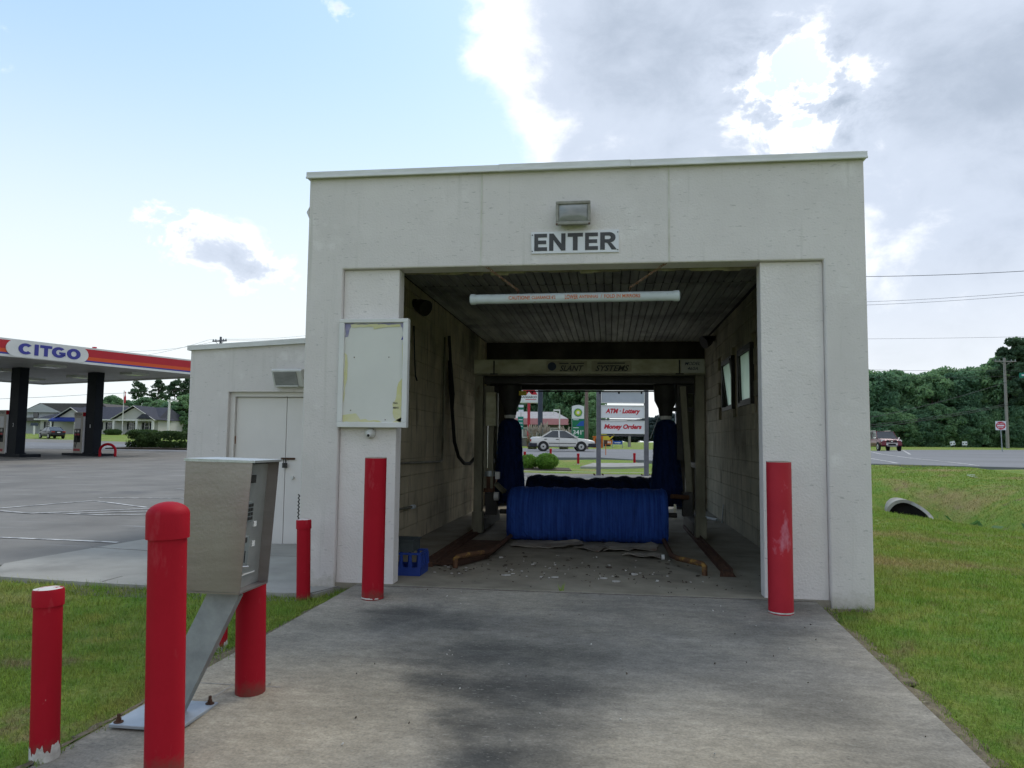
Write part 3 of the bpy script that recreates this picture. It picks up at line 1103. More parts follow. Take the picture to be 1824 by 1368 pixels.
B().box(WL, OL, YB - .012, YB - .001, 0, HC).box(OR, WR, YB - .012, YB - .001, 0, HC).box(OL, OR, YB - .012, YB - .001, HL, HC).build('inner_lining', 'dark_lining', bd)  # dark sheet over the inner face of the rear wall
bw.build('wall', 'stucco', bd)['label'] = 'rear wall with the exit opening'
B().box(XL + .01, XR - .01, .22, YB, 3.18, 3.42).build('roof', 'coping', bd)
struct_floor = B().box(WL - .04, WR + .04, .02, YB + .2, -.2, 0).build('floor', 'bay_floor', bd)
# coping in lapped lengths
for i, (a, b) in enumerate(((XL - .02, -.52), (-.52, .60), (.60, XR + .02))):
    e = .003 * (i % 2)
    cb = B().box(a, b, -.035 - e, .26, HT - .004 - e, HT + .05 + e)
    cb.box(a, b, -.048 - e, -.030 - e, HT - .012, HT + .004)
    cb.build('coping', 'coping', bd, bevel=.003)
B().box(XR - .03, XR + .02, .26, YB + .2, HT - .08, HT - .03).build('coping', 'coping', bd)
B().box(XL - .02, XL + .03, .26, YB + .2, HT - .08, HT - .03).build('coping', 'coping', bd)
# broken plaster nib on the left corner and ragged soffit edge
B().add([(XL - .03, .02, 3.24), (XL + .004, -.003, 3.28), (XL + .004, -.003, 3.18), (XL + .004, .08, 3.23)], [(0, 1, 2), (0, 3, 1), (0, 2, 3), (1, 3, 2)]).build('plaster_chip', 'stucco', bd)
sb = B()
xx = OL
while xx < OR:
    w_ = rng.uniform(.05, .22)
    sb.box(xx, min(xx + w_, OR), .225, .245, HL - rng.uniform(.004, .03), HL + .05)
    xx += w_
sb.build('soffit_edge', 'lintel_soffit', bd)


def shared(name, me, parent, loc):
    o = bpy.data.objects.new(name, me)
    COL.objects.link(o)
    o.parent = parent
    o.location = loc
    return o


def block_mesh(nm, ln, m):
    b = B().box(0, .042, 0, ln + .004, 0, .1945)
    me = b.build(nm, m, fix=True)
    d = me.data
    bpy.data.objects.remove(me)
    return d


BL = {}
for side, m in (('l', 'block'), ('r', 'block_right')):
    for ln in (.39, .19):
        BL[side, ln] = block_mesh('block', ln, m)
rest = {'l': B(), 'r': B()}
wl_obj = [c for c in bd.children if c.name.startswith('wall')][1]
nblk = 0
for side in ('l', 'r'):
    for row in range(16):
        z = row * .2 + .003
        ht_ = min(.19, HC - z - .004)
        if ht_ < .05:
            continue
        y = .3
        first = True
        while y < YB - .02:
            ln = .19 if (first and row % 2) else .39
            first = False
            ln = min(ln, YB - y - .002)
            y1 = y + ln
            skip = side == 'r' and z + .19 > WZ0 - .05 and z < WZ1 + .05 and any(y1 > a - .05 and y < b + .05 for a, b in WIN)
            if not skip:
                jit = rng.uniform(-.002, .002)
                x = (WL - .042 + jit) if side == 'l' else (WR + jit)
                show = (side == 'l' and y > 2.1 and z < 2.8) or (side == 'r' and y > 2.6 and z < 1.5)
                if show and ht_ > .18 and (ln == .39 or ln == .19) and nblk < 300:
                    shared('block', BL[side, ln], wl_obj if side == 'l' else right_wall, (x, y, z))
                    nblk += 1
                else:
                    rest[side].box(x, x + .042, y, y1, z, z + ht_)
            y = y1 + .006
# blocks around the window openings, and those out of sight behind the jambs, joined
for a, b in WIN:
    for z0, z1 in ((1.60, WZ0 - .002), (WZ1 + .002, 2.60)):
        yy = a - .04
        while yy < b + .04:
            y2 = min(yy + .39, b + .04)
            rest['r'].box(WR, WR + .042, yy, y2, z0, z1)
            yy = y2 + .01
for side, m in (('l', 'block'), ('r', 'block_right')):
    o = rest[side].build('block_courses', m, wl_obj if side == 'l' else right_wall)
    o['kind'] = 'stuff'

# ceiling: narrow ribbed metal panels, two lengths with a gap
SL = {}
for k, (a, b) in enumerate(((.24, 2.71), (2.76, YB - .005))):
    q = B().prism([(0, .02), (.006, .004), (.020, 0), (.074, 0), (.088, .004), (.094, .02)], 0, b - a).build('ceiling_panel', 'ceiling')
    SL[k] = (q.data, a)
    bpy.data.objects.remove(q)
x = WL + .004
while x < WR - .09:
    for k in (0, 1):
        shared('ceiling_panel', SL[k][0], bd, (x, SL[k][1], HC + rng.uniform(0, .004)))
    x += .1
B().box(WL - .04, WR + .04, 2.70, 2.77, HC + .012, HC + .03).build('ceiling_joint', 'grime', bd)
B().box(WL - .04, WR + .04, .22, YB, HC + .03, HC + .05).build('ceiling_deck', 'grime', bd)

# windows in the right wall
for i, (a, b) in enumerate(WIN):
    f = B()
    t = .055
    xa, xb = WR - .01, WR + .16
    f.box(xa, xb, a, a + t, WZ0, WZ1).box(xa, xb, b - t, b, WZ0, WZ1)
    f.box(xa, xb, a + t, b - t, WZ0, WZ0 + t).box(xa, xb, a + t, b - t, WZ1 - t, WZ1)
    wnd = f.build('window', 'dark_metal', bd)
    pn = B()
    tilt = (.03, .17)[i]
    zc = WZ0 + .07
    yA, yB_ = a + .09, b - .09
    xbot, xtop = (WR + .035, WR + .075)[i], (WR + .02, WR + .0)[i]
    pn.add([(xbot, yA, zc), (xbot, yB_, zc), (xtop, yB_, WZ1 - .07), (xtop, yA, WZ1 - .07),
            (xbot + .006, yA, zc), (xbot + .006, yB_, zc), (xtop + .006, yB_, WZ1 - .07), (xtop + .006, yA, WZ1 - .07)],
           [(0, 1, 2, 3), (7, 6, 5, 4), (0, 4, 5, 1), (1, 5, 6, 2), (2, 6, 7, 3), (3, 7, 4, 0)])
    pn.build('pane', 'pane', wnd)
    s = B()
    for yy in (yA, yB_):
        s.bar((xbot, yy, zc - .01), (xtop, yy, WZ1 - .06), .05, .05, (0, 1, 0))
    s.bar((xbot, yA, zc - .01), (xbot, yB_, zc - .01), .05, .05)
    s.bar((xtop, yA, WZ1 - .06), (xtop, yB_, WZ1 - .06), .05, .05)
    s.build('sash', 'dark_metal', wnd)

# annex room with the service door
AY = 2.6
an = B().prism([(-4.85, -.35), (-4.32, -.35), (-4.32, 1.80), (-3.05, 1.80), (-3.05, -.35), (XL, -.35), (XL, 2.47), (-4.85, 2.33)], AY, AY + .2)
an.build('annex_wall', 'stucco', bd, bevel=.008)['label'] = 'lower stucco wall of the side room'
B().box(-4.85, -4.65, AY + .2, 7.4, -.35, 2.30).build('annex_wall', 'stucco', bd)
B().box(-4.85, XL, 7.2, 7.4, -.35, 2.30).build('annex_wall', 'stucco', bd)
B().prism([(-4.87, 2.27), (XL, 2.27), (XL, 2.47), (-4.87, 2.33)], AY + .2, 7.4).build('roof', 'coping', bd)
c = B()
c.add([(-4.88, AY - .04, 2.325), (XL - .002, AY - .04, 2.465), (XL - .002, AY + .25, 2.465), (-4.88, AY + .25, 2.325),
       (-4.88, AY - .04, 2.385), (XL - .002, AY - .04, 2.525), (XL - .002, AY + .25, 2.525), (-4.88, AY + .25, 2.385)],
      [(0, 3, 2, 1), (4, 5, 6, 7), (0, 1, 5, 4), (1, 2, 6, 5), (2, 3, 7, 6), (3, 0, 4, 7)])
c.build('coping', 'coping', bd)
df = B()
df.box(-4.32, -4.26, AY + .06, AY + .2, -.1, 1.80).box(-3.11, -3.05, AY + .06, AY + .2, -.1, 1.80).box(-4.26, -3.11, AY + .06, AY + .2, 1.745, 1.80)
dfo = df.build('door_frame', 'door', bd)
door = B().box(-4.255, -3.592, AY + .10, AY + .15, -.09, 1.738).build('door', 'door', bd)
door2 = B().box(-3.584, -3.115, AY + .10, AY + .15, -.09, 1.738).build('door', 'door', bd)
hs = B().box(-3.64, -3.46, AY + .086, AY + .099, .96, .985)
hs.build('hasp', 'rust', door)
pk = B().box(-3.605, -3.555, AY + .05, AY + .085, .86, .92)
pk.tube([(-3.595, AY + .068, .915), (-3.595, AY + .068, .965), (-3.58, AY + .068, .98), (-3.565, AY + .068, .965), (-3.565, AY + .068, .915)], .005, 6)
pk.build('padlock', 'dark_metal', door)
for z in (.25, 1.15):
    B().tube([(-4.258, AY + .092, z), (-4.258, AY + .092, z + .1)], .009, 8).build('hinge', 'chain', door)
B().tube([(-3.48, AY + .10, .74), (-3.48, AY + .07, .74)], .02, 10).build('knob', 'lamp_body_white', door2)

# wall-pack lamp on the annex
wp = thing('wall_lamp', 'white wedge-shaped wall lamp above the service door', 'lamp', (-3.5, AY, 1.97))
B().prism([(AY - .002, 1.86), (AY - .002, 2.09), (AY - .15, 2.075), (AY - .17, 2.05), (AY - .07, 1.86)], -3.69, -3.30, 'x').build('housing', 'lamp_body_white', wp, bevel=.012)
lb = B()
a, b = Vector((0, AY - .176, 2.035)), Vector((0, AY - .086, 1.875))
lb.add([(-3.66, a.y, a.z), (-3.37, a.y, a.z), (-3.37, b.y, b.z), (-3.66, b.y, b.z), (-3.66, a.y + .02, a.z), (-3.37, a.y + .02, a.z), (-3.37, b.y + .02, b.z), (-3.66, b.y + .02, b.z)],
       [(0, 1, 2, 3), (7, 6, 5, 4), (0, 4, 5, 1), (1, 5, 6, 2), (2, 6, 7, 3), (3, 7, 4, 0)])
lb.build('lens', 'lens', wp)
B().bar((-3.66, AY - .09, 1.868), (-3.37, AY - .09, 1.868), .014, .014).build('lens_rim', 'lamp_body_white', wp)

# flood lamp over the entrance
fl = thing('flood_lamp', 'weathered rectangular flood lamp above the ENTER sign', 'lamp', (.12, 0, 3.13))
B().box(-.005, .25, -.075, .0, 3.045, 3.215).build('housing', 'lamp_body', fl, bevel=.02)
fr = B()
fr.box(-.022, .268, -.10, -.07, 3.205, 3.232).box(-.022, .268, -.10, -.07, 3.03, 3.058)
fr.box(-.022, .002, -.0995, -.0705, 3.058, 3.205).box(.244, .268, -.0995, -.0705, 3.058, 3.205)
fr.build('frame', 'lamp_body', fl, bevel=.006)
lz = B()
for j in range(7):
    for i in range(9):
        u, v = i / 8, j / 6
        bul = .025 * (1 - (2 * u - 1) ** 4) * (1 - (2 * v - 1) ** 4)
        lz.v.append((.002 + u * .242, -.088 - bul, 3.058 + v * .147))
for j in range(6):
    for i in range(8):
        k = j * 9 + i
        lz.f.append((k, k + 1, k + 10, k + 9))
lz.build('lens', 'lens', fl, smooth=True)
for x in (-.012, .258):
    B().tube([(x, -.104, 3.035), (x, -.098, 3.035)], .008, 8).build('screw', 'rust', fl)

# ENTER sign
es = thing('enter_sign', 'white sign with bold dark grey ENTER lettering over the bay', 'sign', (.135, 0, 2.905))
e = B()
e.add([(-.236, -.012, 2.995), (.504, -.012, 3.003), (.504, -.012, 2.811), (-.230, -.012, 2.811), (-.236, 0, 2.995), (.504, 0, 3.003), (.504, 0, 2.811), (-.230, 0, 2.811)],
      [(0, 1, 2, 3), (7, 6, 5, 4), (0, 4, 5, 1), (1, 5, 6, 2), (2, 6, 7, 3), (3, 7, 4, 0)])
e.build('panel', 'sign_white', es)


def block_letter(ch, x, z, wd, ht, y, m, parent):
    """heavy grotesque capital, lower left corner at x,z"""
    s = wd * .30
    t = ht * .215
    q = B()
    a, b = y - .003, y
    P = lambda *pts: q.prism([(x + u * wd, z + v * ht) for u, v in pts], a, b)
    sx_, tz = s / wd, t / ht
    if ch == 'E':
        P((0, 0), (1, 0), (1, tz), (sx_, tz), (sx_, .5 - tz / 2), (.94, .5 - tz / 2), (.94, .5 + tz / 2), (sx_, .5 + tz / 2), (sx_, 1 - tz), (1, 1 - tz), (1, 1), (0, 1))
    elif ch == 'T':
        P((.5 - sx_ * .52, 0), (.5 + sx_ * .52, 0), (.5 + sx_ * .52, 1 - tz), (1, 1 - tz), (1, 1), (0, 1), (0, 1 - tz), (.5 - sx_ * .52, 1 - tz))
    elif ch == 'N':
        k = .26
        P((0, 0), (k, 0), (k, .62), (1 - k, 0), (1, 0), (1, 1), (1 - k, 1), (1 - k, .40), (k, 1), (0, 1))
    elif ch == 'R':
        P((0, 0), (.28, 0), (.28, 1), (0, 1))
        n = 12
        zc, ro, ri = .70, .30, .105
        xo, xi = .55, .50
        out = [(.28, 1)] + [(xo + .38 * math.sin(math.pi * i / n), zc + ro * math.cos(math.pi * i / n)) for i in range(n + 1)] + [(.28, zc - ro)]
        inn = [(.28, zc + ri)] + [(xi + .14 * math.sin(math.pi * i / n), zc + ri * math.cos(math.pi * i / n)) for i in range(n + 1)] + [(.28, zc - ri)]
        for i in range(len(out) - 1):
            P(out[i], out[i + 1], inn[i + 1], inn[i])
        P((.36, .4001), (.62, .4001), (.70, .36), (1.0, 0), (.69, 0), (.47, .33), (.40, .385))
    return q.build('lettering', m, parent)


lx = -.208
for ch, wd_l in (('E', .108), ('N', .138), ('T', .128), ('E', .108), ('R', .138)):
    block_letter(ch, lx, 2.832, wd_l, .148, -.0122, 'sign_black', es)
    lx += wd_l + .0185
for x, z in ((-.225, 2.97), (-.225, 2.83), (.494, 2.98), (.494, 2.83)):
    B().tube([(x, -.016, z), (x, -.011, z)], .005, 6).build('screw', 'dark_metal', es)

# menu board
mb = thing('menu_board', 'empty white menu board with torn yellow and purple paper remains', 'board', (-1.59, .04, 1.8))
X0, X1, Z0, Z1 = -1.903, -1.288, 1.325, 2.265
B().box(X0 + .02, X1 - .02, -.015, .03, Z0 + .02, Z1 - .02).build('panel', 'board', mb)
f = B()
t = .045
f.box(X0, X1, -.035, .035, Z1 - t * .75, Z1).box(X0, X1, -.035, .035, Z0, Z0 + t).box(X0, X0 + t, -.0345, .0345, Z0 + t, Z1 - t * .75).box(X1 - t, X1, -.0345, .0345, Z0 + t, Z1 - t * .75)
f.build('frame', 'white_paint', mb, bevel=.004)


def torn(nm, pts, m, y, jag=.008):
    out = []
    n = len(pts)
    for i in range(n):
        a, b = Vector(pts[i]), Vector(pts[(i + 1) % n])
        k = max(1, int((b - a).length / .035))
        for j in range(k):
            p = a.lerp(b, j / k)
            if j:
                p += Vector((rng.uniform(-jag, jag), rng.uniform(-jag, jag)))
            p.x = min(max(p.x, X0 + t + .001), X1 - t - .001)
            p.y = min(max(p.y, Z0 + t + .001), Z1 - t * .75 - .001)
            out.append((p.x, p.y))
    return B().prism(out, y - .001, y).build(nm, m, mb)


xl, xr, zl, zu = X0 + t, X1 - t, Z0 + t, Z1 - t * .75
torn('paper_scrap', [(xl, zu), (xr, zu), (xr, zu - .10), (xr - .012, zu - .05), (xr - .03, zu - .022), (xl + .06, zu - .022), (xl + .04, zu - .06), (xl + .03, zu - .12), (xl, zu - .125)], 'paper_purple', -.0165)
torn('paper_scrap', [(xl + .05, zu - .014), (xl + .30, zu - .012), (xl + .28, zu - .03), (xl + .06, zu - .04)], 'paper_yellow', -.018, .005)
torn('paper_scrap', [(xl + .25, zu - .02), (xr - .03, zu - .016), (xr - .03, zu - .035), (xl + .36, zu - .04), (xl + .26, zu - .058)], 'paper_yellow', -.0192, .005)
torn('paper_scrap', [(xr, zu - .11), (xr, zu - .15), (xr - .02, zu - .15)], 'citgo_blue', -.018, .003)
torn('paper_scrap', [(xl, zu - .26), (xl + .026, zu - .28), (xl + .032, zu - .45), (xl + .014, zu - .62), (xl, zu - .70)], 'paper_yellow', -.0165)
torn('paper_scrap', [(xr, zu - .48), (xr - .035, zu - .52), (xr - .05, zu - .62), (xr - .085, zu - .70), (xr - .07, zu - .82), (xr - .01, zu - .86), (xr, zu - .84)], 'paper_yellow', -.0165, .01)
torn('paper_scrap', [(xr, zu - .14), (xr - .008, zu - .2), (xr - .004, zu - .4), (xr, zu - .42)], 'paper_yellow', -.0172, .003)
torn('paper_scrap', [(xl, zl), (xl + .35, zl), (xl + .28, zl + .018), (xl + .16, zl + .022), (xl + .12, zl + .075), (xl + .06, zl + .07), (xl, zl + .06)], 'paper_yellow', -.0165, .008)
torn('paper_scrap', [(xr, zl), (xr - .08, zl), (xr - .05, zl + .02), (xr, zl + .045)], 'paper_yellow', -.0165, .006)
text('lettering', 'TING', .042, .016, FRONT((xr - .06, -.0175, zl + .165)), 'letter_dark', mb, .02)
text('lettering', 'MENT', .052, .016, FRONT((xr - .052, -.0175, zl + .125)), 'letter_dark', mb, .02)
for x, z in ((xl + .09, zu - .30), (xl + .40, zu - .30), (xl + .07, zu - .76), (xl + .38, zu - .84)):
    B().tube([(x, -.019, z), (x, -.015, z)], .005, 6).build('screw', 'rust', mb)

# dome camera
dc = thing('security_camera', 'small white dome security camera under the menu board', 'camera', (-1.623, .045, 1.27))
q = B()
for i, (r, y) in enumerate(((.046, .045), (.046, .03), (.042, .012), (.030, -.004), (.012, -.012))):
    for j in range(16):
        a = 2 * math.pi * j / 16
        q.v.append((-1.623 + r * math.cos(a), y, 1.275 + r * math.sin(a)))
for i in range(4):
    for j in range(16):
        q.f.append((i * 16 + j, i * 16 + (j + 1) % 16, (i + 1) * 16 + (j + 1) % 16, (i + 1) * 16 + j))
q.f.append(tuple(64 + j for j in range(16)))
q.build('dome', 'lamp_body_white', dc, smooth=True)
B().tube([(-1.623, -.006, 1.262), (-1.623, -.022, 1.256)], [.020, .017], 12).build('lens_ring', 'white_paint', dc)
B().tube([(-1.623, -.018, 1.258), (-1.623, -.024, 1.2555)], .012, 12).build('lens', 'black', dc)

# clearance bar on chains
cb_ = thing('clearance_bar', 'white plastic clearance bar with faded orange warning text hanging on chains', 'bar', (.1, .3, 2.49))
BR = .043
bz = lambda x: 2.488 + .004 * (x - .1)
p0, p1 = (-.80, .3, bz(-.80)), (1.015, .3, bz(1.015))
B().tube([p0, p1], BR, 24).build('tube', 'white_plastic', cb_, smooth=True)
for a, b in ((-.815, -.765), (.975, 1.03)):
    B().tube([(a, .3, bz(a)), (a + .008, .3, bz(a)), (b, .3, bz(b))] if a < 0 else [(a, .3, bz(a)), (b - .008, .3, bz(b)), (b, .3, bz(b))],
             [BR * .8, BR + .005, BR + .005] if a < 0 else [BR + .005, BR + .005, BR * .8], 24).build('end_cap', 'white_plastic', cb_, smooth=True)
for s_, x, wd, ht in (('CAUTION!!', -.335, .19, .034), ("CLEARANCE 6'2", -.12, .21, .030), ('LOWER', .125, .115, .040), ('ANTENNAS', .275, .165, .028), ('/', .385, .01, .03), ('FOLD IN MIRRORS', .565, .31, .032)):
    text('lettering', s_, wd, ht, FRONT((x - .03, .3 - BR, bz(x))), 'orange_print', cb_, .022, wrap=BR, depth=.0045)
for x in (-.385, .60):
    B().tube([(x, .3, bz(x) + BR - .004), (x, .3, bz(x) + BR + .012), (x + .012, .3, bz(x) + BR + .028), (x, .3, bz(x) + BR + .04)], .006, 8).build('eye_bolt', 'rust', cb_)


def chain(nm, a, b, label):
    a, b = Vector(a), Vector(b)
    n = max(3, int((b - a).length / .026))
    t = (b - a).normalized()
    s1 = t.cross(ZA).normalized()
    s2 = t.cross(s1)
    q = B()
    for i in range(n):
        c = a.lerp(b, (i + .5) / n)
        s = s1 if i % 2 else s2
        q.tube([c + t * .019 * math.cos(k * math.pi / 5) + s * .009 * math.sin(k * math.pi / 5) for k in range(10)], .0032, 5, closed=True)
    return tag(q.build(nm, 'chain', origin=tuple(a)), label, 'chain')


chain('hanging_chain', (-.625, .02, 2.715), (-.385, .3, bz(-.385) + BR + .035), 'rusty chain holding the clearance bar at its left end')
chain('hanging_chain', (.893, .02, 2.715), (.60, .3, bz(.6) + BR + .035), 'rusty chain holding the clearance bar at its right end')

# ------------------------------------------------------------------ bollards


def bollard(x, y, z, dia, top, label, style, m='red', chips=False, lean=0.0):
    o = thing('bollard', label, 'bollard', (x, y, z), group='red steel bollards around the car wash')
    o.rotation_euler.y = lean
    r = dia / 2
    H = top - z
    if style == 'open':
        B().lathe((x, y, z), [(r, -.15), (r, H), (r - .008, H), (r - .008, H - .12), (0.001, H - .12)], 32).build('pipe', m, o, smooth=True)
        B().lathe((x, y, z), [(r + .0005, H - .004), (r + .0005, H + .002), (r - .0085, H + .002)], 32).build('rim', 'white_chip', o)
        B().lathe((x, y, z), [(r + .002, .002), (r + .002, .012)], 32).build('base_ring', 'white_chip' if m == 'red_faded' else 'red_chipped', o)
    else:
        ch = .155 if style == 'dome' else .075
        B().lathe((x, y, z), [(r, -.15), (r, H - ch * .6)], 32).build('pipe', m, o, smooth=True)
        rc = r + (.010 if style == 'dome' else .006)
        if style == 'dome':
            dm = .055
            prof = [(r - .001, H - ch), (rc, H - ch), (rc, H - dm)] + [(rc * math.cos(a), H - dm + dm * math.sin(a)) for a in [i * math.pi / 2 / 7 for i in range(1, 7)]] + [(.0008, H)]
            B().lathe((x, y, z), prof, 32, capt=True).build('cap', 'red', o, smooth=True)
        else:
            B().lathe((x, y, z), [(r - .001, H - ch), (rc, H - ch), (rc, H - .012), (rc - .004, H - .002)], 32).build('cap', m, o, smooth=True)
            B().lathe((x, y, z), [(rc - .004, H - .002), (rc * .6, H + .003), (.001, H + .004)], 32, capt=True).build('cap_top', 'red_chipped', o, smooth=True)
    if chips:
        q = B()
        n = 72
        tops = [.036 + .016 * math.sin(i * .55 + 1) + .010 * math.sin(i * 1.7) + rng.uniform(-.006, .006) for i in range(n)]
        for i in range(n):
            a = 2 * math.pi * i / n
            q.v += [(x + (r + .0015) * math.cos(a), y + (r + .0015) * math.sin(a), z - .05), (x + (r + .0015) * math.cos(a), y + (r + .0015) * math.sin(a), z + tops[i])]
        q.f = [(2 * i, 2 * ((i + 1) % n), 2 * ((i + 1) % n) + 1, 2 * i + 1) for i in range(n)]
        q.build('bare_base', 'white_chip', o)
    return o


bollard(-1.419, -3.194, -.162, .155, .947, 'tall thick red bollard with domed cap in front of the pay box', 'dome', lean=-.032)
bollard(-1.465, -2.349, -.122, .155, .72, 'thick red bollard on the far side of the pay box', 'flat', lean=-.03)
bollard(-1.99, -3.169, -.150, .114, .557, 'short red bollard in the left lawn with white worn cap and base', 'flat', chips=True, lean=-.036)
bollard(-2.06, -1.60, -.125, .114, .55, 'short red bollard with chipped base in the lawn, half hidden by the pay box', 'flat', chips=True, lean=-.03)
bollard(-2.034, -.32, -.085, .110, .566, 'slim capped red bollard at the left corner of the front wall', 'flat', lean=-.026)
bollard(-1.425, -.412, -.022, .172, 1.079, 'open red pipe bollard left of the bay entrance', 'open')
bollard(1.687, -.367, -.020, .180, 1.09, 'open red pipe bollard with pink scuffs right of the bay entrance', 'open', 'red_faded')

# ------------------------------------------------------------------ pay station
ps = thing('pay_station', 'stainless steel car wash pay box on a slanted galvanised post', 'pay station', (-1.72, -2.70, -.135))
YF, YK = -2.74, -2.44      # near side, far side
BX0 = -1.655
prof = [(BX0, .475), (-1.345, .475), (-1.305, 1.10), (BX0, 1.105)]       # x,z outline of the side panels
B().prism([(BX0, .475), (-1.40, .475), (-1.365, 1.09), (BX0, 1.09)], YF + .004, YK - .004).build('cabinet', 'steel_face', ps)
for y in (YF, YK - .004):
    B().prism(prof, y, y + .004).build('side_panel', 'steel', ps)
hd = B().prism([(BX0 - .005, 1.106), (-1.290, 1.101), (-1.290, 1.112), (BX0 - .005, 1.120)], YF - .006, YK + .006)
hd.build('hood', 'steel_face', ps)
B().box(BX0, -1.348, YF - .003, YK + .003, .466, .474).build('bottom_plate', 'steel', ps)
nrmf = Vector((1, 0, -.057)).normalized()
fx = lambda z: -1.40 + (z - .475) * (.035 / .615)


def face_plate(nm, y0, y1, z0, z1, m, th=.004, parent=ps):
    return B().add([(fx(z0) + th, y0, z0), (fx(z0) + th, y1, z0), (fx(z1) + th, y1, z1), (fx(z1) + th, y0, z1), (fx(z0) - .004, y0, z0), (fx(z0) - .004, y1, z0), (fx(z1) - .004, y1, z1), (fx(z1) - .004, y0, z1)],
                   [(0, 1, 2, 3), (7, 6, 5, 4), (0, 4, 5, 1), (1, 5, 6, 2), (2, 6, 7, 3), (3, 7, 4, 0)]).build(nm, m, parent)


face_plate('display', -2.72, -2.57, .995, 1.035, 'dark_metal')
kp = face_plate('keypad', -2.66, -2.58, .80, .90, 'galv', .008)
for i in range(4):
    for j in range(3):
        face_plate('key', -2.652 + j * .024, -2.636 + j * .024, .81 + i * .022, .826 + i * .022, 'dark_metal', .011, kp)
sl = face_plate('coin_plate', -2.665, -2.60, .575, .73, 'galv', .010)
face_plate('slot', -2.648, -2.625, .70, .725, 'dark_metal', .012, sl)
face_plate('slot', -2.638, -2.632, .60, .66, 'black', .012, sl)
B().tube([(fx(.585) + .012, -2.66, .585), (fx(.585) + .03, -2.63, .583), (fx(.585) + .012, -2.605, .585)], .004, 6).build('coin_cup', 'chrome', sl)
for y, z in ((-2.715, .77), (-2.715, .67), (-2.555, .77), (-2.555, .67)):
    face_plate('label_tag', y, y + .03, z, z + .028, 'white_paint', .005)
face_plate('label_tag', -2.71, -2.50, .535, .54, 'white_paint', .005)
pb = B().bar((-1.47, -2.62, .468), (-1.72, -2.70, -.122), .15, .06, (0, 1, .2))
pb.build('post', 'galv', ps)
B().box(-1.90, -1.55, -2.88, -2.52, -.138, -.122).build('base_plate', 'plate', ps, bevel=.003)
for x, y in ((-1.87, -2.85), (-1.58, -2.55), (-1.87, -2.55), (-1.58, -2.85)):
    q = B().lathe((x, y, -.122), [(.022, 0), (.022, .004)], 12, capt=True)
    q.lathe((x, y, -.118), [(.013, 0), (.013, .014)], 6, capt=True)
    q.lathe((x, y, -.104), [(.008, 0), (.008, .02)], 8, capt=True)
    q.build('bolt', 'rust', ps)
# hairline joints round the pedestal pad
zs_ = lambda y: .05 * y - .0025
for a, b in (((-1.33, -2.27), (-1.86, -2.27)), ((-1.60, -2.28), (-1.62, -2.45))):
    d_ = Vector((b[0] - a[0], b[1] - a[1], 0)).normalized()
    n_ = Vector((-d_.y, d_.x, 0)) * .004
    B().add([(a[0] + n_.x, a[1] + n_.y, zs_(a[1])), (a[0] - n_.x, a[1] - n_.y, zs_(a[1])), (b[0] - n_.x, b[1] - n_.y, zs_(b[1])), (b[0] + n_.x, b[1] + n_.y, zs_(b[1]))], [(0, 1, 2, 3)]).build('joint', 'concrete', driveway, fix=False)

# coil spring hanging at the wall corner
tag(B().tube([(-2.243, .03, .42)] + [(-2.243 - .012 * (i % 2), .03, .44 + i * .0158) for i in range(20)], .006, 6).build('door_spring', 'dark_metal', origin=(-2.243, .03, .42)),
    'thin dark coil spring hanging at the left edge of the front wall', 'spring')

# ------------------------------------------------------------------ wash gantry in the bay
ga = thing('wash_gantry', 'grimy car wash gantry with SLANT SYSTEMS lettering on its beam', 'gantry', (.14, 4.1, 0))
GY0, GY1 = 3.45, 4.75
for x0, x1 in ((-1.335, -1.228), (1.506, 1.618)):
    for y in (GY0, GY1):
        B().box(x0, x1, y, y + .14, .06, 2.09).build('post', 'gantry', ga, bevel=.004)
    B().box(x0 - .012, x1 + .012, GY0 - .02, GY0 + .16, .03, .30).build('shoe', 'gantry', ga, bevel=.004)
    B().box(x0 - .02, x1 + .03, GY0 + .17, GY1 + .16, .06, .20).build('carriage', 'dark_metal', ga)
    B().box(x0, x1, GY0 + .15, GY1, 2.10, 2.25).build('side_beam', 'dark_metal', ga)
    B().box(x0 + .02, x1 - .02, GY0 + .145, GY1 - .005, .9, .96).build('brace', 'dark_metal', ga)
    for y in (GY0 + .25, GY1 - .05):
        q = B().tube([((x0 + x1) / 2 - .03, y, .075), ((x0 + x1) / 2 + .03, y, .075)], .065, 16)
        q.build('wheel', 'dark_metal', ga)
fb = B().box(-1.34, 1.622, GY0 - .05, GY0 + .17, 2.100, 2.285).build('beam', 'gantry_beam', ga, bevel=.006)
B().box(-1.34, 1.622, GY0 - .045, GY0 + .16, 2.078, 2.098).build('beam_flange', 'gantry', ga)
for x in (-1.075, 1.305):
    B().box(x - .009, x + .009, GY0 - .062, GY0 - .048, 2.098, 2.27).build('clip', 'dark_metal', fb)
    B().box(x - .05, x + .05, GY0 - .066, GY0 - .048, 2.085, 2.102).build('clip_foot', 'dark_metal', fb)
YP = GY0 - .052
B().box(-.385, .138, YP - .004, YP + .001, 2.122, 2.262).build('name_plate', 'plaque_dark', fb)
B().box(.196, .705, YP - .004, YP + .001, 2.122, 2.262).build('name_plate', 'plaque_dark', fb)
B().tube([(-.315, YP - .004, 2.192), (-.315, YP - .007, 2.192)], .055, 20).build('roundel', 'letter_navy', fb)
text('lettering', 'SLANT', .31, .075, FRONT((-.06, YP - .005, 2.168)), 'letter_dark', fb, .02, .35)
text('lettering', 'SYSTEMS', .43, .075, FRONT((.46, YP - .005, 2.168)), 'letter_dark', fb, .02, .35)
B().box(-.22, -.10, YP - .0055, YP - .003, 2.225, 2.238).build('worn_print', 'letter_dark', fb)
B().box(-.07, .10, YP - .0055, YP - .003, 2.225, 2.238).build('worn_print', 'letter_dark', fb)
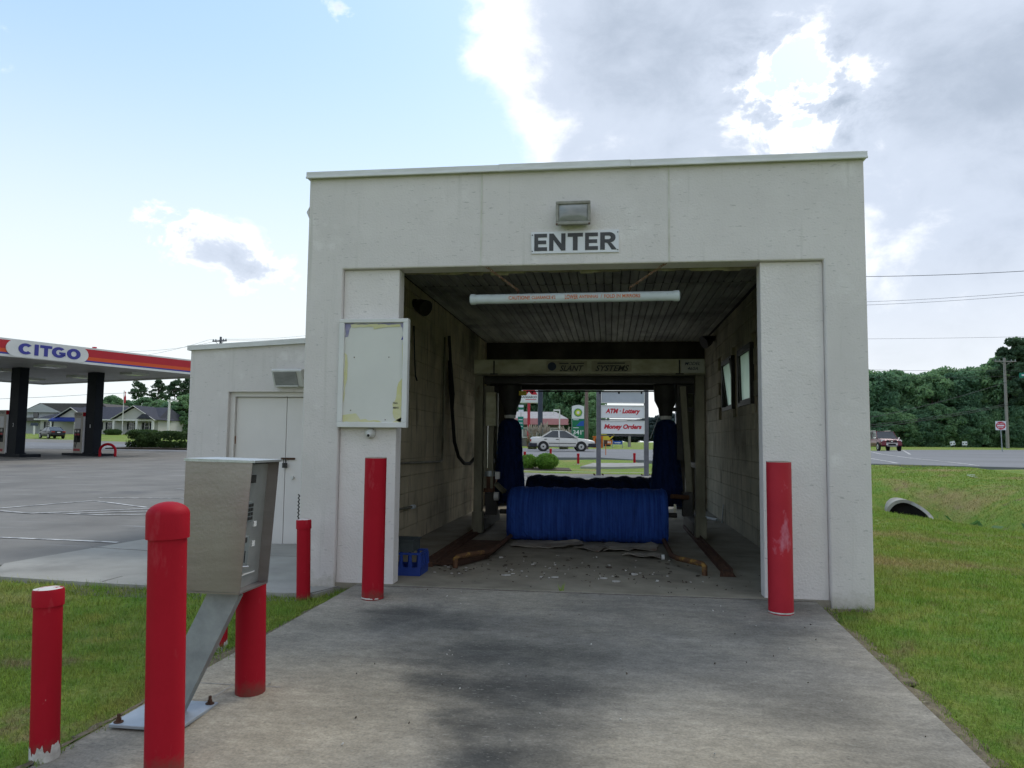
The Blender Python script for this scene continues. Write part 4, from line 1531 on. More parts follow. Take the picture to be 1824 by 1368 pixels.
B().box(.27, .62, YP - .0055, YP - .003, 2.225, 2.24).build('worn_print', 'letter_dark', fb)
B().box(1.325, 1.612, YP - .004, YP + .001, 2.106, 2.278).build('model_plate', 'plaque', fb)
text('lettering', 'MODEL', .19, .042, FRONT((1.465, YP - .005, 2.225)), 'letter_navy', fb, .01, .3)
text('lettering', '460A', .13, .042, FRONT((1.468, YP - .005, 2.162)), 'letter_navy', fb, .01, .3)
B().box(-1.31, 1.60, GY0 + .2, GY0 + .35, 1.99, 2.10).build('beam', 'dark_metal', ga)
B().box(-1.33, 1.61, GY1 - .05, GY1 + .16, 1.985, 2.26).build('beam', 'dark_metal', ga)
sp = B().tube([(-1.0, GY0 + .45, 1.90), (1.10, GY0 + .45, 1.905)], .008, 8)
for x in (-.62, -.3, .02, .3, .55, .85):
    sp.tube([(x, GY0 + .45, 1.90), (x, GY0 + .43, 1.875)], .012, 6)
sp.build('spray_bar', 'black', ga)
# hung frames that carry the side brushes
B().box(-1.222, -1.095, GY0 + .10, GY0 + .18, .60, 1.95).build('frame_plate', 'gantry', ga)
B().box(-1.19, -1.06, GY0 + .04, GY0 + .10, 1.42, 1.86).build('cover_plate', 'gantry_beam', ga)
B().tube([(-1.165, GY0 + .06, .86), (-1.165, GY0 + .06, 1.42)], .008, 8).build('rod', 'chrome', ga)
B().bar((1.365, GY0 + .18, 1.95), (1.445, GY0 + .18, .50), .075, .05, (0, 1, 0)).build('frame_plate', 'gantry', ga)
B().box(1.24, 1.50, GY0 + .2, GY0 + .3, 1.63, 1.68).build('cross_bar', 'dark_metal', ga)
B().box(1.30, 1.44, GY0 + .28, GY0 + .36, 1.0, 1.98).build('frame_plate', 'dark_metal', ga)
for s, x in ((-1, -.93), (1, 1.17)):
    q = B().lathe((x, 3.95, 0), [(.03, 1.56), (.085, 1.58), (.10, 1.68), (.15, 1.78), (.16, 1.985)], 20)
    q.build('motor', 'dark_metal', ga, smooth=True)
    B().lathe((x, 3.95, 0), [(.074, 1.535), (.078, 1.55), (.078, 1.595), (.07, 1.60)], 20).build('collar', 'white_paint', ga, smooth=True)
    B().box(min(x, x + s * .38), max(x, x + s * .38), 3.92, 3.98, 1.88, 1.97).build('arm', 'dark_metal', ga)
    # warning sticker
B().box(-.80, -.70, 3.86, 3.90, 1.845, 1.905).build('sticker', 'yellow', ga)
# drive motor on the left leg
q = B().lathe((-1.155, 3.62, 0), [(.001, .825), (.085, .825), (.088, .77), (.088, .755)], 20)
q.build('motor_cap', 'galv', ga, smooth=True)
B().lathe((-1.155, 3.62, 0), [(.075, .755), (.075, .56), (.08, .55), (.001, .55)], 20).build('motor', 'rust', ga, smooth=True)
B().box(-1.07, -1.01, 3.56, 3.62, .72, .815).build('junction_box', 'white_paint', ga, bevel=.006)
B().tube([(-1.05, 3.58, .72), (-1.06, 3.58, .66), (-1.02, 3.57, .60), (-.98, 3.57, .57)], .012, 8).build('cable', 'chain', ga)
B().bar((-1.06, 3.58, .66), (-.93, 3.5, .56), .06, .05).build('bracket', 'gantry', ga)
B().tube([(-1.07, 3.52, .50), (-1.01, 3.52, .50)], .055, 16).build('hub', 'white_paint', ga)
B().box(-1.20, -1.05, 3.6, 3.75, .25, .54).build('gearbox', 'dark_metal', ga)
B().tube([(1.19, 3.28, .56), (1.40, 3.45, .54)], .03, 10).build('axle', 'rust_yellow', ga)
B().box(1.34, 1.46, 3.45, 3.6, .30, .60).build('gearbox', 'dark_metal', ga)
B().box(1.24, 1.27, 3.6, 3.62, .24, .44).build('bracket', 'chrome', ga)


def sag(a):
    """cross-section of a resting brush: round on top, bristles slumped to the floor below"""
    c_, s_ = math.cos(a), math.sin(a)
    if s_ >= 0:
        return c_ * (1 + .03 * s_), s_
    k = (abs(c_) ** 4 + abs(s_) ** 4) ** -.25
    return c_ * k * (1 + .05 * abs(s_)), s_ * k * 1.06


def brush_h(nm, y, zc, r0, x0, x1, m, label, seed, humps=None):
    rn = np.random.RandomState(seed)
    o = thing(nm, label, 'brush', ((x0 + x1) / 2, y, 0))
    nx_, na = 90, 60
    q = B()
    for i in range(nx_ + 1):
        u = i / nx_
        e = min(u, 1 - u)
        rr = r0 * (1 if e > .03 else .86 + .14 * (e / .03) ** .5)
        if humps:
            rr *= humps(u)
        for j in range(na):
            a = 2 * math.pi * j / na
            k = rr * (1 + .010 * rn.randn() + .02 * math.sin(9 * u * 6.28 + 3 * math.sin(a)))
            cy2, sz2 = sag(a)
            q.v.append((x0 + (x1 - x0) * u, y + k * cy2, max(zc + k * sz2, .006 + .012 * rn.rand())))
    for i in range(nx_):
        for j in range(na):
            j2 = (j + 1) % na
            q.f.append((i * na + j, i * na + j2, (i + 1) * na + j2, (i + 1) * na + j))
    q.f.append(tuple(range(na)))
    q.f.append(tuple(nx_ * na + j for j in range(na)))
    q.build('core', m, o)
    s = B()
    for i in range(9000):
        a = rn.uniform(-.2, 6.5)
        u = rn.uniform(.005, .995)
        rr = r0 * (humps(u) if humps else 1)
        x = x0 + (x1 - x0) * u
        l0, l1 = rr * .90, rr * rn.uniform(1.0, 1.065)
        a2 = a + rn.normal(0, .05)
        w_ = .0025
        dx = rn.normal(0, .012)
        c1_, s1_ = sag(a)
        c2_, s2_ = sag(a2)
        p0_ = (x - w_, y + l0 * c1_, max(zc + l0 * s1_, .02))
        p1_ = (x + w_, y + l0 * c1_, max(zc + l0 * s1_, .02))
        zt = max(zc + l1 * s2_ - rn.uniform(0, .05), .004)
        s.add([p0_, p1_, (x + dx, y + l1 * c2_, zt)], [(0, 1, 2)])
    f = s.build('bristles', m, o, fix=False)
    f['kind'] = 'stuff'
    B().tube([(x0 - .12, y, zc), (x1 + .12, y, zc)], .03, 12).build('shaft', 'dark_metal', o)
    return o


M['brush_h'] = mat('brush_h', (.028, .085, .36), (.012, .038, .19), 30, .75, stretch=(1.6, .06, .06), spec=.15,
                   spots=((.008, .02, .09), 7, .60, (1.5, .1, .1), .15))
M['brush_v'] = leafmat('brush_v', (.008, .03, .12), (.03, .13, .38), 30, .6)
M['brush_core'] = mat('brush_core', (.010, .022, .085), (.004, .010, .04), 26, .8, stretch=(1, 1, .15), spec=.1)
brush_h('wash_brush', 3.27, .33, .315, -.835, 1.13, 'brush_h', 'wide blue bristle roller brush lying across the front of the bay', 3)
brush_h('wash_brush', 4.45, .385, .345, -.74, 1.08, 'brush_dark', 'dark roller brush lying behind the front blue one', 5,
        lambda u: 1.0 + .05 * math.sin(u * 6.28 * 1.5 + .3) - .05 * math.exp(-((u - .83) / .03) ** 2) - .05 * math.exp(-((u - .46) / .05) ** 2))


def brush_v(x, label, seed, flip):
    rn = np.random.RandomState(seed)
    y = 3.95
    o = thing('side_brush', label, 'brush', (x, y, 0))
    q = B()
    na = 36
    prof = [(.05, 1.53), (.11, 1.50), (.155, 1.42), (.165, 1.25), (.175, 1.0), (.20, .75), (.215, .55), (.20, .42), (.10, .38)]
    rows = []
    for k in range(len(prof) - 1):
        for t in range(6):
            rows.append((prof[k][0] + (prof[k + 1][0] - prof[k][0]) * t / 6, prof[k][1] + (prof[k + 1][1] - prof[k][1]) * t / 6))
    for r_, z in rows:
        for j in range(na):
            a = 2 * math.pi * j / na
            k = r_ * (1 + .012 * rn.randn())
            q.v.append((x + k * math.cos(a), y + k * math.sin(a), z))
    for i in range(len(rows) - 1):
        for j in range(na):
            j2 = (j + 1) % na
            q.f.append((i * na + j, i * na + j2, (i + 1) * na + j2, (i + 1) * na + j))
    q.build('core', 'brush_core', o)
    s = B()
    zs = [p[1] for p in prof][::-1]
    rs = [p[0] for p in prof][::-1]
    for i in range(9000):
        z = rn.uniform(.4, 1.48)
        r_ = float(np.interp(z, zs, rs))
        a = rn.uniform(0, 6.28)
        l1 = r_ * rn.uniform(1.0, 1.12)
        s.add([(x + r_ * .85 * math.cos(a), y + r_ * .85 * math.sin(a), z - .003), (x + r_ * .85 * math.cos(a), y + r_ * .85 * math.sin(a), z + .003),
               (x + l1 * math.cos(a), y + l1 * math.sin(a), z - rn.uniform(.0, .10))], [(0, 1, 2)])
    s.build('bristles', 'brush_v', o, fix=False)['kind'] = 'stuff'
    return o


brush_v(-.93, 'upright blue side brush hanging on the left of the gantry', 11, 1)
brush_v(1.175, 'upright dark blue side brush hanging on the right of the gantry', 12, -1)

# floor guide rails
rl = thing('guide_rail', 'rusty floor track with a bent yellow pipe guide on the left of the bay', 'rail', (-1.05, 1.0, 0))
B().box(-1.33, -1.27, .95, 4.9, .0, .045).box(-1.34, -1.33, .95, 4.9, .0, .075).build('track', 'rust', rl)
B().tube([(-1.045, .95, -.01), (-1.045, .95, .085), (-1.03, .985, .10), (-.95, 1.15, .10), (-.85, 1.38, .088)], .026, 10).build('pipe', 'rust_yellow', rl, smooth=True)
B().tube([(-.85, 1.38, .088), (-.80, 1.55, .075), (-.775, 3.0, .06)], .0255, 10).build('pipe', 'rust', rl, smooth=True)
B().add([(-1.27, 1.0, .012), (-1.0, 1.0, .012), (-.82, 1.5, .012), (-.79, 2.9, .012), (-1.27, 2.9, .012)], [(0, 1, 2, 3, 4)]).build('silt', 'rust', rl)
rr_ = thing('guide_rail', 'rusty floor track with a bent yellow pipe guide on the right of the bay', 'rail', (1.29, 1.0, 0))
B().box(1.475, 1.54, .95, 4.9, .0, .045).box(1.54, 1.55, .95, 4.9, .0, .075).build('track', 'rust', rr_)
B().add([(1.43, .93, .002), (1.58, .93, .002), (1.55, 1.15, .05), (1.47, 1.15, .05)], [(0, 1, 2, 3)]).build('track_end', 'rust', rr_)
B().tube([(1.30, .98, -.01), (1.30, .98, .085), (1.285, 1.01, .10), (1.20, 1.14, .10), (1.09, 1.40, .088)], .026, 10).build('pipe', 'rust_yellow', rr_, smooth=True)
B().tube([(1.09, 1.40, .088), (1.055, 1.65, .075), (1.07, 3.0, .06)], .0255, 10).build('pipe', 'rust', rr_, smooth=True)
tag(B().tube([(.965, 1.83, .03), (.995, 1.83, .03)], .028, 14).build('pipe_fitting', 'white_paint', origin=(.98, 1.83, 0)), 'small white pipe fitting on the floor by the right guide rail', 'fitting')

# cardboard and debris on the floor


def flat_sheet(nm, pts, label, seed, m='cardboard'):
    rn = np.random.RandomState(seed)
    out = []
    n = len(pts)
    for i in range(n):
        a, b = Vector(pts[i]), Vector(pts[(i + 1) % n])
        k = max(1, int((b - a).length / .08))
        for j in range(k):
            p = a.lerp(b, j / k)
            out.append((p.x + rn.normal(0, .012), p.y + rn.normal(0, .012)))
    q = B()
    n = len(out)
    cx, cy_ = sum(p[0] for p in out) / n, sum(p[1] for p in out) / n
    zt = [.012 + abs(rn.normal(0, .016)) for _ in out]
    q.v = [(x, y, z) for (x, y), z in zip(out, zt)] + [(cx, cy_, .02)] + [(x, y, z - .005) for (x, y), z in zip(out, zt)]
    q.f = [(i, (i + 1) % n, n) for i in range(n)] + [(i, n + 1 + i, n + 1 + (i + 1) % n, (i + 1) % n) for i in range(n)]
    return tag(q.build(nm, m, origin=(cx, cy_, 0)), label, 'cardboard')


flat_sheet('cardboard_sheet', [(-.72, 2.42), (-.1, 2.40), (.12, 2.62), (.1, 3.0), (-.7, 2.95)], 'flattened grey cardboard at the left foot of the blue roller brush', 1)
flat_sheet('cardboard_sheet', [(.02, 2.45), (.32, 2.22), (.42, 2.40), (.2, 2.7)], 'curled brown cardboard scrap in front of the middle of the blue brush', 2)
flat_sheet('cardboard_sheet', [(.34, 2.25), (.95, 2.45), (1.0, 2.95), (.4, 2.9)], 'pale flattened carton under the right half of the blue brush', 3)
flat_sheet('cardboard_sheet', [(.55, 1.98), (.95, 1.80), (1.0, 2.12), (.75, 2.25)], 'torn cardboard piece with a rust stain beside the right guide rail', 4)
rn = np.random.RandomState(21)
db_, dk = B(), B()


def flake(q, x, y, s, z=.003):
    k = rn.randint(4, 7)
    a0 = rn.uniform(0, 6.28)
    ps_ = [(x + s * rn.uniform(.5, 1) * math.cos(a0 + 6.28 * i / k), y + s * rn.uniform(.5, 1) * math.sin(a0 + 6.28 * i / k)) for i in range(k)]
    n0 = len(q.v)
    tilt = rn.uniform(0, .012)
    q.v += [(px_, py_, z + tilt * i / k) for i, (px_, py_) in enumerate(ps_)] + [(px_, py_, z + .005 + tilt * i / k) for i, (px_, py_) in enumerate(ps_)]
    q.f.append(tuple(n0 + k + i for i in range(k)))
    q.f += [(n0 + i, n0 + (i + 1) % k, n0 + k + (i + 1) % k, n0 + k + i) for i in range(k)]


for i in range(150):
    x, y = rn.uniform(-1.2, 1.3), .55 + abs(rn.normal(0, .75))
    flake(db_ if rn.rand() < .45 else dk, x, y, rn.uniform(.006, .022) * (2.0 if rn.rand() < .12 else 1))
for i in range(60):
    flake(dk, rn.uniform(-1.1, 1.9), rn.uniform(-.0, 1.2), rn.uniform(.004, .010), 0.003)
for i in range(70):
    y_ = rn.uniform(-4.2, -.05)
    flake(db_ if rn.rand() < .3 else dk, rn.uniform(-1.6, 1.9), y_, rn.uniform(.003, .008), .05 * y_ - .003)
o = db_.build('paint_flakes', 'white_chip', fix=False)
o['kind'] = 'stuff'
tag(o, 'white paint flakes scattered over the bay floor', 'debris')
o = dk.build('dirt_crumbs', 'mulch', fix=False)
o['kind'] = 'stuff'
tag(o, 'dark dirt crumbs and leaves strewn over the bay floor', 'debris')
for i, (x, y, lab) in enumerate(((-.50, .62, 'flat white chip nearest the left guide pipe'), (-.05, .60, 'pale flat chip in the middle of the bay floor'), (.48, .50, 'large white chip lying right of the middle of the bay floor'))):
    q = B()
    flake(q, x, y, .05)
    tag(q.build('plaster_flake', 'white_chip', origin=(x, y, 0)), lab, 'debris')

# crates by the left jamb
cr = thing('plastic_crate', 'blue plastic bottle crate just inside the left door jamb', 'crate', (-1.44, .58, 0))
q = B()
q.box(-1.63, -1.262, .44, .455, .0, .075).box(-1.63, -1.262, .73, .745, .0, .075).box(-1.63, -1.615, .455, .73, .0, .075).box(-1.277, -1.262, .455, .73, .0, .075).box(-1.615, -1.277, .455, .73, .0, .01)
q.build('base', 'crate_blue', cr, bevel=.003)
q = B()
for y in (.44, .73):
    for i in range(5):
        x = -1.625 + i * .084
        q.prism([(x, .075), (x + .035, .075), (x + .028, .185), (x + .007, .185)], y, y + .015)
for i in range(4):
    y = .455 + i * .075
    q.box(-1.277, -1.262, y, y + .035, .075, .185)
    q.box(-1.63, -1.615, y, y + .035, .075, .185)
q.build('staves', 'crate_blue', cr)
B().box(-1.625, -1.267, .4405, .4545, .185, .205).box(-1.625, -1.267, .7305, .7445, .185, .205).box(-1.277, -1.2625, .455, .73, .185, .205).box(-1.6295, -1.615, .455, .73, .185, .205).build('rim', 'crate_blue', cr, bevel=.003)
c2 = thing('plastic_crate', 'grey plastic tray stacked on the blue crate by the left jamb', 'crate', (-1.5, .6, .205))
q = B()
q.box(-1.64, -1.34, .47, .48, .206, .30).box(-1.64, -1.34, .72, .73, .206, .30).box(-1.64, -1.63, .48, .72, .206, .30).box(-1.35, -1.34, .48, .72, .206, .30).box(-1.63, -1.35, .48, .72, .206, .215)
q.build('walls', 'crate_grey', c2, bevel=.003)
B().box(-1.65, -1.33, .462, .474, .30, .315).box(-1.65, -1.33, .726, .738, .30, .315).box(-1.342, -1.33, .474, .726, .30, .315).box(-1.65, -1.638, .474, .726, .30, .315).build('rim', 'crate_grey', c2)

# hose, conduit and fittings on the left wall
WX = WL + .035
tag(B().tube([(WX, 4.55, 2.35), (WX, 4.62, 2.2), (WX, 4.66, 1.8), (WX + .03, 4.78, 1.2), (WX + .06, 4.95, .98), (WX + .10, 5.2, .87), (WX + .14, 5.45, .86), (WX + .2, 5.6, .95), (WX + .3, 5.65, 1.15)], .027, 10).build('rubber_hose', 'black_rubber', origin=(WX, 4.6, 1), smooth=True),
    'thick black hose hanging in a loop on the left bay wall', 'hose')
tag(B().tube([(WX, 4.42, 2.75), (WX + .02, 4.48, 2.3), (WX + .05, 4.55, 1.9), (WX + .02, 4.62, 1.6), (WX, 4.6, 1.9), (WX - .01, 4.52, 2.4)], .022, 8).build('rubber_hose', 'black_rubber', origin=(WX, 4.5, 2), smooth=True),
    'bundle of dark hose high on the left bay wall', 'hose')
tag(B().tube([(WX - .015, .4, .985), (WX - .015, 4.0, .925), (WX - .015, 4.14, .94), (WX - .015, 4.18, 1.02), (WX - .015, 4.2, 2.7)], .014, 8).build('conduit', 'gantry', origin=(WX, 2, .9)),
    'thin conduit running along the left bay wall and up', 'pipe')
pi = thing('wall_pipe', 'short pipe with a white end fitting low on the left wall', 'pipe', (WX, 2.3, .43))
B().tube([(WX - .01, .4, .50), (WX - .01, 2.55, .425)], .014, 8).build('pipe', 'gantry', pi)
B().tube([(WX - .01, 2.55, .425), (WX - .01, 2.66, .42)], .026, 10).build('fitting', 'white_plastic', pi)
lm = thing('bay_lamp', 'dark round bay lamp high on the left inner wall', 'lamp', (WL, 2.52, 2.86))
B().tube([(WL, 2.52, 2.88), (WL + .05, 2.52, 2.88)], .05, 14).build('base', 'dark_metal', lm)
B().tube([(WL + .05, 2.52, 2.88), (WL + .08, 2.50, 2.85), (WL + .18, 2.44, 2.80)], [.05, .08, .10], 16).build('shade', 'dark_metal', lm, smooth=True)
lm = thing('bay_lamp', 'dark lamp high on the right inner wall beyond the windows', 'lamp', (WR, 6.6, 3.0))
B().tube([(WR, 6.6, 2.98), (WR - .05, 6.6, 2.98)], .05, 14).build('base', 'dark_metal', lm)
B().tube([(WR - .05, 6.6, 2.98), (WR - .12, 6.54, 2.94), (WR - .2, 6.5, 2.90)], [.05, .09, .11], 16).build('shade', 'dark_metal', lm, smooth=True)
tag(B().tube([(WL + .02, 2.5, 2.6), (WL + .03, 2.53, 2.2), (WL + .03, 2.58, 2.0), (WL + .03, 2.66, 1.95)], .010, 6).build('cable', 'black_rubber', origin=(WL + .02, 2.5, 2.2)), 'thin dangling cable on the left bay wall', 'cable')
tag(B().tube([(1.80, 6.75, .02), (2.10, 5.95, .02)], .022, 8).build('plastic_pipe', 'white_plastic', origin=(1.95, 6.35, 0)), 'white plastic pipe lying at the right wall near the exit', 'pipe')
tag(B().tube([(2.14, 5.7, .0), (2.16, 5.72, .25), (2.17, 5.72, .28)], .01, 8).build('stub_pipe', 'white_plastic', origin=(2.14, 5.7, 0)), 'thin white stub pipe standing at the right wall', 'pipe')
# weed in the threshold joint
wd = B()
for i in range(9):
    x, y = .04 + rng.uniform(-.02, .02), .03 + rng.uniform(-.015, .015)
    a = rng.uniform(0, 6.28)
    l = rng.uniform(.04, .08)
    wd.add([(x - .003, y, 0), (x + .003, y, 0), (x + math.cos(a) * l * .4, y + math.sin(a) * l * .4, l)], [(0, 1, 2)])
tag(wd.build('weed', 'blade', origin=(.04, .03, 0), fix=False), 'small grass tuft sprouting from the threshold joint', 'weed')

# ------------------------------------------------------------------ vegetation


def quads(name, C, U, V, m, parent=None, local=False, off=None):
    """n little leaf quads from centre and two half-axes (numpy arrays)"""
    n = len(C)
    co = np.stack([C - U - V, C + U - V, C + U + V, C - U + V], 1).reshape(-1, 3)
    if off is not None:
        co = co - np.array(off)
    me = bpy.data.meshes.new(name)
    me.vertices.add(4 * n)
    me.vertices.foreach_set('co', co.ravel())
    me.loops.add(4 * n)
    me.loops.foreach_set('vertex_index', np.arange(4 * n, dtype=np.int32))
    me.polygons.add(n)
    me.polygons.foreach_set('loop_start', np.arange(0, 4 * n, 4, dtype=np.int32))
    me.polygons.foreach_set('loop_total', np.full(n, 4, dtype=np.int32))
    me.update()
    me.validate()
    me.materials.append(M[m])
    return me


def leaves(rs, cent, rad, per, size, flat=.75):
    """leaf quads in clumps; returns C,U,V"""
    Cs, Us, Vs = [], [], []
    for c, r in zip(cent, rad):
        k = int(per)
        d = rs.normal(size=(k, 3))
        d /= np.linalg.norm(d, axis=1)[:, None]
        rr = r * rs.uniform(.45, 1.0, k) ** .5
        p = c + d * rr[:, None] * np.array([1, 1, flat])
        a = rs.normal(size=(k, 3)) + d * .4
        u = np.cross(a, rs.normal(size=(k, 3)))
        u /= np.linalg.norm(u, axis=1)[:, None]
        v = np.cross(u, a)
        v /= np.linalg.norm(v, axis=1)[:, None]
        s = size * rs.uniform(.55, 1.25, k)
        Cs.append(p)
        Us.append(u * s[:, None] * .5)
        Vs.append(v * s[:, None] * .32)
    return np.concatenate(Cs), np.concatenate(Us), np.concatenate(Vs)


def broad_meshes(seed, H, Rr, nclump, per, size, m, low=.12):
    rs = np.random.RandomState(seed)
    cent, rad = [], []
    while len(cent) < nclump:
        z = rs.uniform(low, .98)
        prof = (math.sin(min(max((z - low * .4) / (1 - low * .4), 0), 1) * math.pi) ** .55)
        a = rs.uniform(0, 6.28)
        r = Rr * prof * math.sqrt(rs.uniform(.12, 1.0))
        cent.append((r * math.cos(a), r * math.sin(a), z * H))
        rad.append(Rr * rs.uniform(.13, .34))
    C, U, V = leaves(rs, np.array(cent), rad, per, size)
    crown = quads('crown', C, U, V, m)
    b = B()
    b.tube([(0, 0, -.4), (0.05, 0, H * .12), (-.06, .05, H * .32), (.05, .1, H * .55), (0, 0, H * .8)], [H * .030, H * .022, H * .018, H * .012, .03], 8)
    for k in range(7):
        c = Vector(cent[rs.randint(len(cent))])
        z0 = H * rs.uniform(.2, .5)
        b.tube([(0, 0, z0), Vector((0, 0, z0)).lerp(c, .5) + Vector((0, 0, .3)), c], [H * .010, H * .006, .02], 6)
    t = b.build('trunk', 'bark')
    tm = t.data
    bpy.data.objects.remove(t)
    return crown, tm


def pine_meshes(seed, H, Rr, nclump, per, size, start=.6):
    rs = np.random.RandomState(seed)
    b = B()
    b.tube([(0, 0, -.4), (.1, 0, H * .4), (-.05, .05, H * .75), (0, 0, H)], [H * .014, H * .011, H * .007, .02], 8)
    cent, rad = [], []
    for k in range(nclump):
        z = H * rs.uniform(start, 1.0)
        a = rs.uniform(0, 6.28)
        f = 1 - ((z / H - start) / (1 - start)) ** 1.6 * .75
        r = Rr * f * rs.uniform(.25, 1)
        c = Vector((r * math.cos(a), r * math.sin(a), z + rs.uniform(-.2, .3)))
        cent.append(tuple(c))
        rad.append(rs.uniform(.45, .95))
        b.tube([(0, 0, z - r * .25), c], [.05, .015], 5)
    C, U, V = leaves(rs, np.array(cent), rad, per, size, .5)
    crown = quads('crown', C, U, V, 'leaf_pine')
    t = b.build('trunk', 'bark')
    tm = t.data
    bpy.data.objects.remove(t)
    return crown, tm


def place_tree(nm, meshes, loc, scale, rz, label, group=None, cat='tree'):
    t = thing(nm, label, cat, loc, rz, group)
    t.scale = scale if isinstance(scale, tuple) else (scale,) * 3
    for k, me in zip(('crown', 'trunk'), meshes):
        o = bpy.data.objects.new(k, me)
        COL.objects.link(o)
        o.parent = t
    return t


def base(px, d):
    p = at(px, 786 + .0107 * (px - 912), d)
    return Vector((p.x, p.y, h(p.x, p.y)))


TR = [broad_meshes(1, 10, 3.6, 120, 150, .30, 'leaf'), broad_meshes(2, 10, 3.9, 130, 150, .32, 'leaf_b'), broad_meshes(3, 10, 3.3, 110, 150, .30, 'leaf', .05)]
PN = [pine_meshes(4, 13, 2.4, 34, 60, .36, .66), pine_meshes(5, 13, 2.7, 40, 60, .36, .60)]
BIGP = pine_meshes(6, 14, 4.2, 90, 90, .45, .42)
k = 0
for px, top, d in ((1540, 660, 107), (1568, 662, 103), (1596, 661, 106), (1622, 668, 103), (1640, 664, 108), (1662, 667, 102), (1684, 656, 107), (1708, 660, 103),
                   (1734, 656, 107), (1756, 655, 103), (1776, 643, 107), (1800, 632, 106), (1826, 620, 108), (1850, 618, 106), (1858, 630, 104), (1895, 645, 108), (1940, 650, 105), (1505, 668, 106), (1470, 665, 104), (1435, 666, 107), (1400, 662, 110), (1362, 668, 112), (1322, 670, 116)):
    p = base(px, d)
    H = at(px, top, d).z - p.z
    s = H / 10.2
    place_tree('woodland_tree', TR[k % 3], p, (max(s, .95), max(s, .95), s), k * 2.1, 'leafy green tree in the dense wood edge across the road on the right', 'trees of the wood edge')
    k += 1
for px, d in ((1545, 104), (1562, 106), (1577, 104), (1593, 108), (1607, 104), (1622, 107), (1640, 104), (1655, 106), (1668, 104), (1683, 107), (1697, 104), (1712, 106), (1725, 104), (1742, 107), (1758, 104), (1772, 106), (1788, 104), (1803, 107), (1820, 104), (1838, 106), (1555, 99), (1585, 100), (1612, 99), (1645, 99.5), (1672, 99), (1700, 99.5), (1728, 99), (1752, 100), (1790, 99.5), (1815, 99), (1845, 100)):
    p = base(px, d)
    place_tree('woodland_shrub', TR[k % 3], p - Vector((0, 0, .7)), (.62, .62, .50 + .12 * ((k * 7) % 5) / 4), k * 1.3, 'bushy undergrowth shrub along the foot of the wood edge', 'undergrowth of the wood edge', 'shrub')
    k += 1
p = base(1812, 100)
place_tree('pine_tree', BIGP, p, ((at(1812, 606, 100).z - p.z) / 14.2,) * 3, .4, 'tall dark pine rising above the wood behind the grey utility pole')
# left: pines and low trees behind the bank
for i, (px, top, d, lab) in enumerate(((243, 678, 150, 'leftmost thin tall pine behind the flagpole'), (278, 676, 152, 'second thin tall pine from the left behind the low white building'),
                                       (308, 675, 148, 'thin tall pine just left of the annex beyond the light pole'), (332, 672, 150, 'thin tall pine partly hidden by the annex wall'))):
    p = base(px, d)
    place_tree('pine_tree', PN[i % 2], p, ((at(px, top, d).z - p.z) / 13.3,) * 3, i * 1.7, lab)
for i, (px, top, d) in enumerate(((198, 705, 140), (225, 712, 142), (255, 708, 138), (282, 712, 136), (305, 715, 128), (325, 705, 128), (345, 700, 130), (45, 768, 145), (10, 765, 150))):
    p = base(px, d)
    s = (at(px, top, d).z - p.z) / 10.2
    place_tree('background_tree', TR[i % 3], p, (s * 1.0, s * 1.0, s), i * 1.1, 'dark green tree behind the low white building on the left', 'trees behind the low building')
# beyond the bay
for i, (px, top, d) in enumerate(((965, 640, 92), (990, 630, 96), (1015, 640, 90), (1036, 660, 92), (1056, 700, 86), (940, 640, 98), (905, 650, 95), (1058, 745, 84))):
    p = base(px, d)
    s = (at(px, top, d).z - p.z) / 10.2
    place_tree('roadside_tree', TR[(i + 1) % 3], p, (s * .8, s * .8, s), i * 1.9, 'large green tree behind the store seen through the bay', 'trees behind the store')
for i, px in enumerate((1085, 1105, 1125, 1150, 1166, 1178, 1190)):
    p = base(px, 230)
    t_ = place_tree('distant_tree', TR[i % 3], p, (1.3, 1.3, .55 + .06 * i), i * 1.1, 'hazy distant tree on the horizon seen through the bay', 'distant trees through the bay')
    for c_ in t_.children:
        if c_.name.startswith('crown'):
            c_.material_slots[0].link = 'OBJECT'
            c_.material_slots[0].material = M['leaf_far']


def bush(nm, label, loc, dims, n, size, m, seed, group=None, box=False):
    rs = np.random.RandomState(seed)
    t = thing(nm, label, 'bush' if not box else 'hedge', loc, 0, group)
    d = rs.normal(size=(n, 3))
    d /= np.linalg.norm(d, axis=1)[:, None]
    if box:
        d = np.sign(d) * np.abs(d) ** .55
        d /= np.maximum(np.abs(d).max(1), .75)[:, None]
    rr = rs.uniform(.80, 1.03, n)[:, None]
    lump = 1 + .05 * np.sin(d[:, :1] * 9 + seed) * np.cos(d[:, 1:2] * 8)
    p = d * rr * lump * np.array(dims) + np.array([0, 0, dims[2] * .95])
    p[:, 2] = np.maximum(p[:, 2], .03)
    a = d + rs.normal(size=(n, 3)) * .6
    u = np.cross(a, rs.normal(size=(n, 3)))
    u /= np.linalg.norm(u, axis=1)[:, None]
    v = np.cross(u, a)
    v /= np.linalg.norm(v, axis=1)[:, None]
    s = size * rs.uniform(.6, 1.2, n)[:, None]
    me = quads('foliage', p, u * s * .5, v * s * .33, m)
    o = bpy.data.objects.new('foliage', me)
    COL.objects.link(o)
    o.parent = t
    q = B()
    q.lathe((0, 0, 0), [(dims[0] * .1, -.1), (dims[0] * .06, dims[2] * .9)], 6)
    for kk in range(5):
        aa = kk * 1.26
        q.tube([(0, 0, .1), (dims[0] * .5 * math.cos(aa), dims[1] * .5 * math.sin(aa), dims[2])], [.03, .01], 5)
    q.build('stems', 'bark', t, local=True)
    return t


